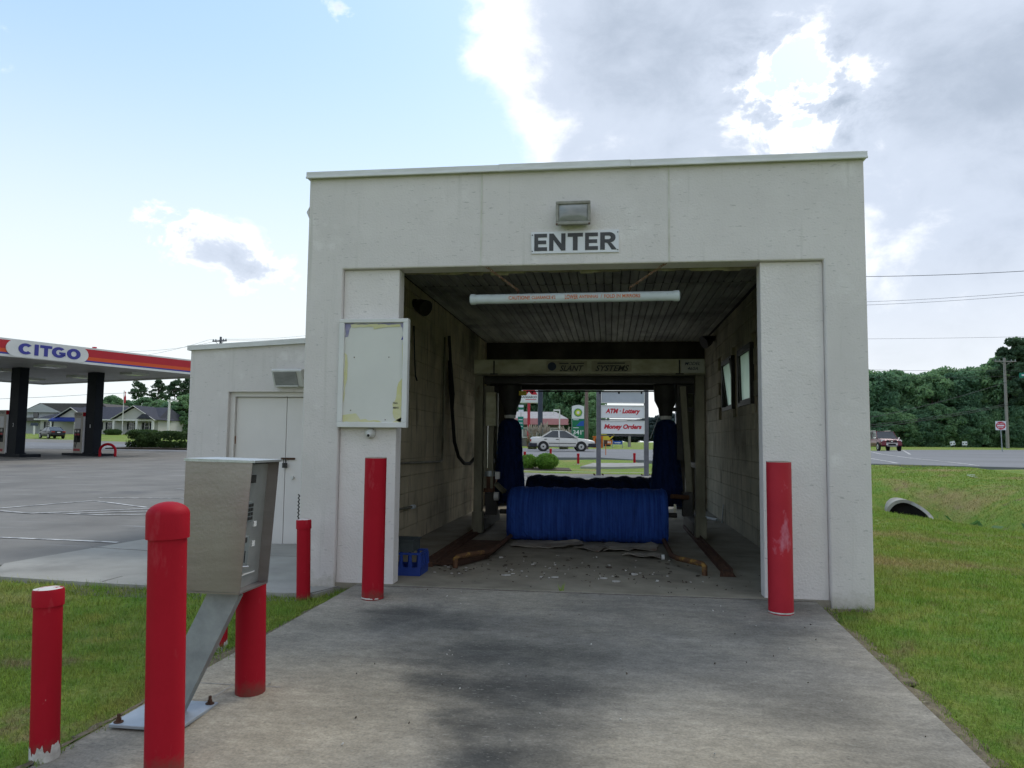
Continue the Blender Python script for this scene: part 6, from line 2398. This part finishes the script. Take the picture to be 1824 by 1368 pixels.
# ------------------------------------------------------------------ low white building (bank) and house
p = base(62, 120)
brz = math.atan2(base(297, 119).y - p.y, base(297, 119).x - p.x)
hs_ = thing('low_building', 'low white building with dark shingle roof, two front gables and a blue awning', 'building', p, brz)
W_ = 21.0
hs_.scale.z = .88
B().box(.8, 20.2, 0, 9, -.4, 2.75).build('wall', 'siding', hs_, local=True)
mr_ = B().add([(.2, -.7, 2.7), (20.4, -.7, 2.7), (20.4, 9.7, 2.7), (.2, 9.7, 2.7), (5.2, 4.5, 5.2), (19.6, 4.5, 5.2)], [(0, 1, 5, 4), (1, 2, 5), (2, 3, 4, 5), (3, 0, 4), (0, 3, 2, 1)])
mr_.build('roof', 'shingle_dark', hs_, local=True)
B().box(.2, 20.4, -.78, -.69, 2.50, 2.74).build('eave', 'white_paint', hs_, local=True)
for x0, x1, zr in ((13.6, 20.6, 5.15), (4.2, 9.8, 4.75)):
    xm = (x0 + x1) / 2
    B().prism([(x0 + .3, 2.7), (x1 - .3, 2.7), (xm, zr - .3)], -1.6, 1.5).build('gable', 'siding', hs_, local=True)
    for a, b in (((x0 - .15, 2.62), (xm, zr)), ((x1 + .15, 2.62), (xm, zr))):
        B().bar((a[0], 1.4, a[1] + .02), (b[0], 1.4, b[1] + .02), .1, 6.3, (0, 1, 0)) if False else None
        rb_ = B().add([(a[0], -2.0, a[1]), (b[0], -2.0, b[1]), (b[0], 4.4, b[1]), (a[0], 4.4, a[1]), (a[0], -2.0, a[1] + .12), (b[0], -2.0, b[1] + .12), (b[0], 4.4, b[1] + .12), (a[0], 4.4, a[1] + .12)],
                      [(0, 3, 2, 1), (4, 5, 6, 7), (0, 1, 5, 4), (1, 2, 6, 5), (2, 3, 7, 6), (3, 0, 4, 7)])
        rb_.build('roof', 'shingle_dark', hs_, local=True)
        B().bar((a[0], -2.04, a[1] + .02), (b[0], -2.04, b[1] + .02), .05, .26, (0, 1, 0)).build('rake_board', 'white_paint', hs_, local=True)
    B().box(x0, x1, -1.7, -1.55, 2.45, 2.75).build('beam', 'white_paint', hs_, local=True)
B().prism([(17.8, 2.85), (20.3, 2.85), (19.4, 3.7), (18.7, 3.7)], -2.2, -1.7).build('porch_roof', 'shingle_dark', hs_, local=True)
for x in (13.9, 17.6, 20.2):
    B().box(x - .16, x + .16, -1.75, -1.45, -.3, 2.45).build('column', 'white_paint', hs_, local=True)
aw = B().add([(4.1, -2.9, 2.5), (8.6, -2.9, 2.5), (8.6, -1.7, 3.0), (4.1, -1.7, 3.0), (4.1, -2.9, 2.2), (8.6, -2.9, 2.2), (8.6, -1.7, 2.2), (4.1, -1.7, 2.2)],
             [(0, 1, 2, 3), (0, 4, 5, 1), (1, 5, 6, 2), (3, 7, 4, 0), (4, 7, 6, 5)])
aw.build('awning', 'awning_blue', hs_, local=True)
for x in (4.4, 8.3):
    B().box(x - .12, x + .12, -2.8, -2.6, -.3, 2.2).build('column', 'white_paint', hs_, local=True)
for x in (2.2, 10.4, 12.4, 15.9, 18.4):
    f_ = B().box(x - .45, x + .45, -.06, 0, .9, 2.2).build('window', 'white_paint', hs_, local=True)
    for i in range(2):
        for j in range(2):
            B().box(x - .40 + i * .42, x - .02 + i * .42, -.075, -.061, .95 + j * .63, 1.53 + j * .63).build('pane', 'glass_dark', f_, local=True)
    for s in (-1, 1):
        B().box(x + s * .62 - .15, x + s * .62 + .15, -.05, 0, .88, 2.22).build('shutter', 'column_black', hs_, local=True)
B().box(16.6, 17.5, -.06, 0, -.2, 2.1).build('door', 'white_paint', hs_, local=True)

p = base(40, 128)
gh = thing('grey_house', 'two-storey grey house behind the left canopy column', 'house', p, brz)
gh.scale.z = .82
B().box(0, 8.5, 0, 7, -.4, 4.6).build('wall', 'siding_grey', gh, local=True)
B().prism([(-.3, 4.5), (3.0, 6.4), (14.0, 6.4), (16, 4.5)], -.4, 7.4).build('roof', 'shingle_grey', gh, local=True)
B().prism([(-.3, 4.45), (3.3, 6.3), (6.9, 4.45)], -.46, -.401).build('gable', 'siding_grey', gh, local=True)
B().prism([(.2, 2.6), (6.8, 2.6), (5.6, 3.3), (1.4, 3.3)], -2.0, 0).build('porch_roof', 'shingle_grey', gh, local=True)
for x in (2.2, 6.3):
    f_ = B().box(x - .45, x + .45, -.05, 0, 3.4, 4.4).build('window', 'column_black', gh, local=True)
    B().box(x - .38, x + .38, -.07, -.051, 3.46, 4.34).build('pane', 'glass_dark', f_, local=True)
B().box(8.5, 15.5, .5, 6.5, -.4, 4.6).build('wall', 'siding_grey', gh, local=True)

# ------------------------------------------------------------------ store and signs seen through the bay
p = base(870, 80)
st = thing('roadside_store', 'low roadside store with grey roof and pink canopy band beyond the bay', 'building', p, .13)
B().box(0, 8.1, 0, 7, -.4, 2.4).build('wall', 'store_wall', st, local=True)
B().add([(-.4, -.8, 2.95), (8.5, -.8, 2.95), (8.5, 7.5, 2.95), (-.4, 7.5, 2.95), (.8, 1.4, 3.75), (7.3, 1.4, 3.75), (7.3, 5.5, 3.75), (.8, 5.5, 3.75)],
        [(0, 1, 5, 4), (1, 2, 6, 5), (2, 3, 7, 6), (3, 0, 4, 7), (4, 5, 6, 7), (0, 3, 2, 1)]).build('roof', 'store_roof', st, local=True)
B().box(-.4, 8.5, -.85, -.5, 2.3, 2.95).build('fascia', 'store_pink', st, local=True)
for i in range(5):
    f_ = B().box(.6 + i * 1.5, 1.8 + i * 1.5, -.05, 0, .9, 2.0).build('window', 'sign_white', st, local=True)
    B().box(.7 + i * 1.5, 1.7 + i * 1.5, -.07, -.051, 1.0, 1.9).build('pane', 'lens', f_, local=True)

# double-post panel sign
p = Vector((.88, 21.05, h(.88, 21.05)))
sg_ = thing('panel_sign', 'two-post sign with white ATM Lottery and Money Orders panels', 'sign', p, .13)
for x in (-.86, .86):
    B().box(x - .075, x + .075, -.075, .075, 0, 4.6).build('post', 'post_grey', sg_, local=True)
    B().box(x - .2, x + .2, -.2, .2, 0, .03).build('base_plate', 'post_grey', sg_, local=True)
    for a, b in ((-.15, -.15), (.15, -.15), (-.15, .15), (.15, .15)):
        B().tube([(x + a, b, .03), (x + a, b, .09)], .02, 6).build('bolt', 'rust', sg_, local=True)
zb_ = p.z
for z0, z1, tx, m_ in ((3.14, 3.60, None, 'sign_grey'), (2.63, 3.05, None, 'sign_grey'), (2.09, 2.55, 'ATM · Lottery', 'sign_white'), (1.52, 2.00, 'Money Orders', 'sign_white')):
    z0, z1 = z0 - zb_, z1 - zb_
    f_ = B().box(-.785, .785, -.10, .06, z0, z1).build('panel', m_, sg_, local=True)
    q = B()
    for a, b, c_, d_ in ((-.785, .785, z0, z0 + .025), (-.785, .785, z1 - .025, z1), (-.785, -.76, z0 + .025, z1 - .025), (.76, .785, z0 + .025, z1 - .025)):
        q.box(a, b, -.125, -.101, c_, d_)
    q.build('panel_frame', 'white_paint', f_, local=True)
    if tx:
        text('lettering', tx, 1.25 if tx[0] == 'A' else 1.36, .22, ((0, -.103, (z0 + z1) / 2), (1, 0, 0), (0, 0, 1)), 'sign_red', f_, .05, .25, local=True)
        B().box(-.785, .785, -.03, .03, z0 - .08, z0 - .04).build('rail', 'post_grey', sg_, local=True)

# green fuel price sign
p = base(1029.5, 70)
bp = thing('price_sign', 'tall white and green fuel price sign with a sunburst emblem', 'sign', p, .13)
zt_ = at(1029, 721, 70).z - p.z
zb2 = at(1029, 783, 70).z - p.z
wd_ = .57
pts = [(-wd_, zb2), (wd_, zb2), (wd_, zt_ - .14)] + [(wd_ - 2 * wd_ * i / 8, zt_ - .14 + .14 * math.sin(math.pi * i / 8)) for i in range(1, 8)] + [(-wd_, zt_ - .14)]
B().prism(pts, 0, .3).build('panel', 'sign_white', bp, local=True)
zg = zb2 + (zt_ - zb2) * .60
B().box(-wd_, wd_, -.02, -.001, zb2, zg).build('green_field', 'sign_green', bp, local=True)
B().prism([(-.2, zb2 + 1.28), (wd_ - .02, zb2 + 1.28), (wd_ - .02, zg - .18), (.25, zg - .25)], -.035, -.021).build('blue_field', 'sign_blue', bp, local=True)
cz = zt_ - .72
for k_, (r0_, m_) in enumerate(((.42, 'sign_green'), (.36, 'bp_light'), (.27, 'bp_yellow'), (.14, 'sign_white'))):
    ps_ = []
    n_ = 18
    for i in range(2 * n_):
        a = math.pi * i / n_
        rr = r0_ * (1 if i % 2 == 0 else .84)
        ps_.append((rr * math.cos(a), cz + rr * math.sin(a)))
    B().prism(ps_, -.02 - .012 * k_, -.001 - .012 * k_).build('emblem', m_, bp, local=True)
text('lettering', '341', .78, .42, ((-.08, -.022, zb2 + .68), (1, 0, 0), (0, 0, 1)), 'sign_white', bp, .02, local=True)
text('lettering', '9', .10, .18, ((.45, -.022, zb2 + .80), (1, 0, 0), (0, 0, 1)), 'sign_white', bp, .02, local=True)
for z in (zg - .12, zb2 + 1.08, zb2 + .22):
    B().box(-.45, .05, -.024, -.0205, z, z + .06).build('small_print', 'sign_white', bp, local=True)
for x in (-.4, .4):
    B().box(x - .06, x + .06, .1, .2, -.1, zb2).build('post', 'white_paint', bp, local=True)

# red and white KANGAROO sign
p = base(941.5, 75)
kg = thing('store_sign', 'white store sign with red triangle emblem on a red pole', 'sign', p, .13)
z0 = at(941, 718, 75).z - p.z
B().box(-1.2, 1.05, -.15, .15, z0, z0 + 2.3).build('panel', 'sign_white', kg, local=True, bevel=.1)
q = B()
q.add([(-.80, -.157, z0 + .86), (.85, -.157, z0 + .86), (.05, -.157, z0 + 2.2), (-.20, -.157, z0 + 2.2)], [(0, 1, 2, 3)])
q.build('emblem', 'sign_red', kg, local=True)
B().add([(-.25, -.161, z0 + .855), (.28, -.161, z0 + .855), (-.02, -.161, z0 + 1.15)], [(0, 1, 2)]).build('emblem_notch', 'sign_white', kg, local=True)
text('lettering', 'KANGAROO', 1.62, .24, ((0, -.152, z0 + .62), (1, 0, 0), (0, 0, 1)), 'sign_black', kg, .03, local=True)
B().box(-.35, .75, -.158, -.153, z0 + .34, z0 + .40).build('small_print', 'sign_red', kg, local=True)
B().box(-.14, .14, -.13, .13, -.3, z0).build('pole', 'red_pole', kg, local=True)
p = base(962, 73)
t = thing('sign_pole', 'thick dark blue pole beside the red-poled store sign', 'pole', p, .13)
B().lathe((0, 0, 0), [(.24, -.3), (.24, 6.6)], 16, capt=True).build('shaft', 'navy_pole', t, local=True, smooth=True)
p = base(928, 55)
t = thing('road_sign', 'green highway guide sign on thin posts at the left of the bay view', 'sign', p, .13)
z0 = at(928, 765, 55).z - p.z
B().box(-.25, .17, -.03, 0, z0, z0 + .95).build('panel', 'road_green', t, local=True)
for z in (.2, .45, .7):
    B().box(-.2, .1, -.034, -.031, z0 + z, z0 + z + .05).build('small_print', 'sign_white', t, local=True)
B().box(.0, .05, 0, .05, -.2, z0).build('post', 'galv', t, local=True)
p = base(929, 62)
t = thing('road_sign', 'small green and white striped sign above the green guide sign', 'sign', p, .13)
z0 = at(929, 734, 62).z - p.z
for i, m_ in enumerate(('sign_white', 'sign_green', 'sign_white')):
    B().box(-.28, .14, -.03, 0, z0 + i * .2, z0 + i * .2 + .2).build('panel', m_, t, local=True)
B().box(-.1, -.04, 0, .05, -.2, z0).build('post', 'galv', t, local=True)
p = base(996.5, 72)
t = thing('lamp_post', 'short white lamp post with a bent arm near the price sign', 'lamp post', p, .13)
zt_ = at(996, 729, 72).z - p.z
B().box(-.06, .06, -.06, .06, -.2, zt_).build('post', 'white_paint', t, local=True)
B().box(-.60, -.061, -.06, .06, zt_ - .16, zt_).build('arm', 'white_paint', t, local=True)
B().box(-.60, -.52, -.05, .05, zt_ - .50, zt_ - .161).build('lamp_head', 'white_paint', t, local=True)


def upole(nm, label, px, d, top, r, m, arms=(), rz=.13):
    p = base(px, d)
    t = thing(nm, label, 'utility pole', p, rz)
    H = at(px, top, d).z - p.z
    B().lathe((0, 0, 0), [(r, -.4), (r * .7, H)], 12, capt=True).build('shaft', m, t, local=True, smooth=True)
    for z, l in arms:
        B().box(-l, l, -.06 - r, .06 - r, H - z - .06, H - z + .06).build('crossarm', m, t, local=True)
        for s in (-1, 1):
            B().bar((s * l * .55, -r, H - z - .06), (0, -r, H - z - .5), .04, .04, (0, 1, 0)).build('brace', m, t, local=True)
            for f in (.92, .55):
                B().lathe((s * l * f, -r, H - z + .06), [(.05, 0), (.07, .08), (.04, .16)], 8, capt=True).build('insulator', 'galv', t, local=True)
    return t, H


upole('utility_pole', 'brown wooden utility pole right of the price sign beyond the bay', 1044.5, 60, 560, .16, 'pole_wood')
upole('utility_pole', 'grey wooden utility pole with crossarm in front of the wood', 1795, 90, 636, .20, 'pole_grey', ((.45, 1.3),))
upole('utility_pole', 'dark utility pole whose crossarm shows above the annex roof', 386, 75, 598, .16, 'post_grey', ((.45, .85),), -.2)
upole('utility_pole', 'short weathered pole stub in the field beyond the bay', 1121, 85, 775, .2, 'pole_grey')
upole('utility_pole', 'grey pole beside the right side brush beyond the bay', 1180, 95, 700, .16, 'pole_grey')

# flagpole, light poles on the left
p = base(217, 115)
t = thing('flagpole', 'white flagpole with a drooping red flag before the low building', 'flagpole', p)
H = at(217, 695, 115).z - p.z
B().lathe((0, 0, 0), [(.07, -.2), (.05, H)], 8, capt=True).build('shaft', 'white_paint', t, local=True)
q = B()
for i in range(9):
    for j in range(4):
        q.v.append((.08 + .09 * j + .05 * math.sin(i * .8 + j), .06 * math.sin(i + j * 1.3), H - .2 - i * .22))
for i in range(8):
    for j in range(3):
        q.f.append((i * 4 + j, i * 4 + j + 1, i * 4 + j + 5, i * 4 + j + 4))
q.build('flag', 'sign_red', t, local=True, fix=False)
p = base(299, 100)
t = thing('lamp_post', 'pale lamp post with a flat head left of the annex', 'lamp post', p)
H = at(299, 714, 100).z - p.z
B().lathe((0, 0, 0), [(.17, -.2), (.15, H)], 8, capt=True).build('post', 'white_paint', t, local=True)
B().box(-.15, 1.2, -.2, .2, H, H + .15).build('lamp_head', 'white_paint', t, local=True)
for i, px in enumerate((60,)):
    p = base(px, 112)
    t = thing('yard_sign', 'small dark and white sign post before the low building', 'sign', p)
    B().box(-.6, .6, -.05, .05, 1.3, 1.75).build('panel', 'navy_pole', t, local=True)
    B().box(-.13, .13, -.05, .05, -.2, 1.3).build('post', 'white_paint', t, local=True)

# right side: road signs
p = base(1784, 72)
t = thing('traffic_sign', 'white and red DO NOT ENTER sign on a leaning post', 'sign', p, -.5)
z0, z1 = at(1784, 766, 72).z - p.z, at(1784, 750, 72).z - p.z
sz = (z1 - z0) / 2
B().bar((.05, .02, -.2), (-.02, .02, z1 - .1), .08, .05, (0, 1, 0)).build('post', 'galv', t, local=True)
B().box(-sz, sz, -.03, -.01, z0, z1).build('panel', 'sign_white', t, local=True)
zc = (z0 + z1) / 2
B().tube([(0, -.031, zc), (0, -.036, zc)], sz * .9, 28).build('disc', 'sign_red', t, local=True)
B().box(-sz * .68, sz * .68, -.042, -.037, zc - .07, zc + .07).build('bar', 'sign_white', t, local=True)
text('lettering', 'DO NOT', .52, .12, ((0, -.038, zc + .20), (1, 0, 0), (0, 0, 1)), 'sign_white', t, .02, local=True)
text('lettering', 'ENTER', .46, .12, ((0, -.038, zc - .20), (1, 0, 0), (0, 0, 1)), 'sign_white', t, .02, local=True)
for px, lab, tl in ((1697, 'tilted small white yard sign at the far roadside', .3), (1718.5, 'upright small white yard sign at the far roadside', 0)):
    p = base(px, 92)
    t = thing('yard_sign', lab, 'sign', p, -.4)
    B().obox((0, 0, .55), Vector((math.cos(tl), 0, math.sin(tl))), YA, Vector((-math.sin(tl), 0, math.cos(tl))), .27, .015, .24).build('panel', 'sign_white', t, local=True)
    for s in (-.15, .15):
        B().box(s - .06, s + .06, -.02, -.016, .45, .6).build('small_print', 'sign_black', t, local=True)
    for s in (-.2, .2):
        B().box(s - .012, s + .012, -.01, .01, -.1, .36).build('stake', 'galv', t, local=True)
p = base(1829, 88)
t = thing('street_sign', 'green street name sign hanging on a wire at the right edge', 'sign', at(1829, 668, 88), -.5)
B().box(-.75, .75, -.03, .03, -.28, .28).build('panel', 'road_green', t, local=True)
B().box(-.5, .5, -.036, -.031, -.08, .1).build('small_print', 'sign_white', t, local=True)

# banners, stakes, kiosk beyond the road
p = base(1065, 74)
t = thing('vending_kiosk', 'orange roadside kiosk left of the orange banner', 'kiosk', p, .13)
B().box(-.45, .45, -.4, .4, -.1, 1.05).build('body', 'banner_orange', t, local=True)
B().box(-.5, .5, -.45, .45, 1.05, 1.15).build('lid', 'banner_orange', t, local=True)
B().box(-.3, .3, -.41, -.401, .4, .9).build('door', 'rust', t, local=True)
p = base(1083, 73)
t = thing('banner', 'orange STIHL banner between stakes beyond the road', 'banner', p, .13)
z0 = at(1083, 791.5, 73).z - p.z
B().box(-.42, .42, -.02, 0, z0, z0 + .42).build('cloth', 'banner_orange', t, local=True)
text('lettering', 'STIHL', .68, .2, ((0, -.021, z0 + .21), (1, 0, 0), (0, 0, 1)), 'sign_white', t, .03, local=True)
for s in (-.45, .45):
    B().box(s - .03, s + .03, -.03, .03, -.2, z0 + .5).build('stake', 'galv', t, local=True)
p = base(1100, 74)
t = thing('banner', 'blue banner right of the orange one', 'banner', p, .13)
B().box(-.45, .45, -.02, 0, z0, z0 + .34).build('cloth', 'sign_blue', t, local=True)
B().box(-.3, .3, -.026, -.021, z0 + .12, z0 + .2).build('small_print', 'sign_white', t, local=True)
for s in (-.48, .48):
    B().box(s - .03, s + .03, -.03, .03, -.2, z0 + .42).build('stake', 'galv', t, local=True)
p = base(1078, 78)
t = thing('digger', 'small yellow machine parked behind the orange banner', 'machine', p, .13)
B().box(-.5, .5, -.5, .5, .1, .5).build('tracks', 'black', t, local=True)
B().prism([(-.5, .5), (.5, .5), (.45, 1.0), (.1, 1.35), (-.4, 1.35)], -.4, .4).build('cab', 'yellow', t, local=True)
B().bar((.4, 0, .8), (.95, 0, 1.3), .12, .12).build('boom', 'yellow', t, local=True)
p = base(1079, 41)
t = thing('marker_stake', 'thin orange marker stake on the verge beyond the bay', 'stake', p)
B().box(-.02, .02, -.02, .02, -.1, .85).build('stake', 'banner_orange', t, local=True)
B().box(-.10, .10, -.03, -.021, .62, .85).build('plate', 'rust', t, local=True)

# verge bollards beyond the bay
for px, d, lab in ((935, 35.5, 'leftmost small red bollard on the verge beyond the bay'), (981, 37.5, 'small red bollard behind the clipped bushes beyond the bay'),
                   (1030, 34.5, 'small red bollard left of the panel sign beyond the bay'), (1130, 34.5, 'small red bollard between the panel sign posts')):
    p = base(px, d)
    t = thing('verge_bollard', lab, 'bollard', p, 0, 'small red bollards on the verge')
    B().lathe((0, 0, 0), [(.055, -.1), (.055, .42)], 12).build('pipe', 'red', t, local=True, smooth=True)
    B().lathe((0, 0, 0), [(.054, .42), (.064, .421), (.064, .495), (.03, .51), (.001, .512)], 12).build('cap', 'red', t, local=True, smooth=True)
    B().lathe((0, 0, 0), [(.057, -.05), (.057, .04)], 12).build('bare_base', 'white_chip', t, local=True)
p = Vector((.75, 27.6, 0))
drape('concrete_slab', [(p.x - 1.6, p.y - .9), (p.x + 1.35, p.y - .7), (p.x + 1.3, p.y + .9), (p.x - 1.1, p.y + .8)], .10, 'concrete_pale', .8, .15)
strip('kerb', [(-5.4, 23.1), (-1.0, 22.1), (2.2, 22.0), (3.5, 20.2)], .3, .10, 'kerb', None, .6)['kind'] = 'structure'

# overhead wires


def wire(label, pts, r=.02, sag=.6):
    P_ = []
    for a, b in zip(pts[:-1], pts[1:]):
        for i in range(12):
            u = i / 12
            q = a.lerp(b, u)
            q.z -= sag * 4 * u * (1 - u)
            P_.append(q)
    P_.append(pts[-1])
    o = B().tube(P_, r, 5).build('overhead_wire', 'wire', origin=tuple(pts[0]))
    return tag(o, label, 'wire', 'overhead power and phone wires')


wire('topmost single wire crossing the sky right of the building', [at(1400, 492, 50), at(1900, 478, 44)], .018, .2)
wire('upper wire of the close pair in the sky on the right', [at(1400, 540, 62), at(1900, 514, 50)], .012, .25)
wire('lower wire of the close pair in the sky on the right', [at(1400, 546, 62), at(1900, 519, 50)], .012, .25)
wire('faint wire above the wood on the right', [at(1400, 604, 80), at(1900, 598, 80)], .014, .1)
wire('wire level with the treetops running to the pole crossarm', [at(1400, 652, 100), at(1795, 659, 90), at(1950, 655, 85)], .018, .3)
wire('wire through the treetops below the crossarm', [at(1400, 668, 100), at(1795, 670, 90), at(1950, 668, 85)], .018, .3)
wire('upper sagging cable against the wood on the right', [at(1300, 735, 80), at(1560, 742, 84), at(1795, 680, 90)], .028, .25)
wire('middle sagging cable against the wood on the right', [at(1300, 752, 80), at(1560, 756, 84), at(1795, 719, 90)], .028, .2)
wire('lowest sagging cable against the wood on the right', [at(1300, 757, 80), at(1560, 760, 84), at(1795, 722, 90)], .028, .2)
wire('upper wire from the dark pole over the annex towards the canopy', [at(600, 590, 90), at(399, 604, 75), at(230, 626, 70), at(60, 640, 66)], .012, .3)
wire('lower wire from the dark pole over the annex towards the canopy', [at(600, 596, 90), at(373, 605, 75), at(200, 640, 70), at(60, 655, 66)], .012, .3)
wire('thin wire crossing behind the canopy columns', [at(-60, 712, 90), at(170, 702, 95), at(380, 690, 100)], .022, .1)
wire('guy wire slanting down beside the panel sign beyond the bay', [at(1180, 722, 95), at(1158, 782, 88)], .018, .0)
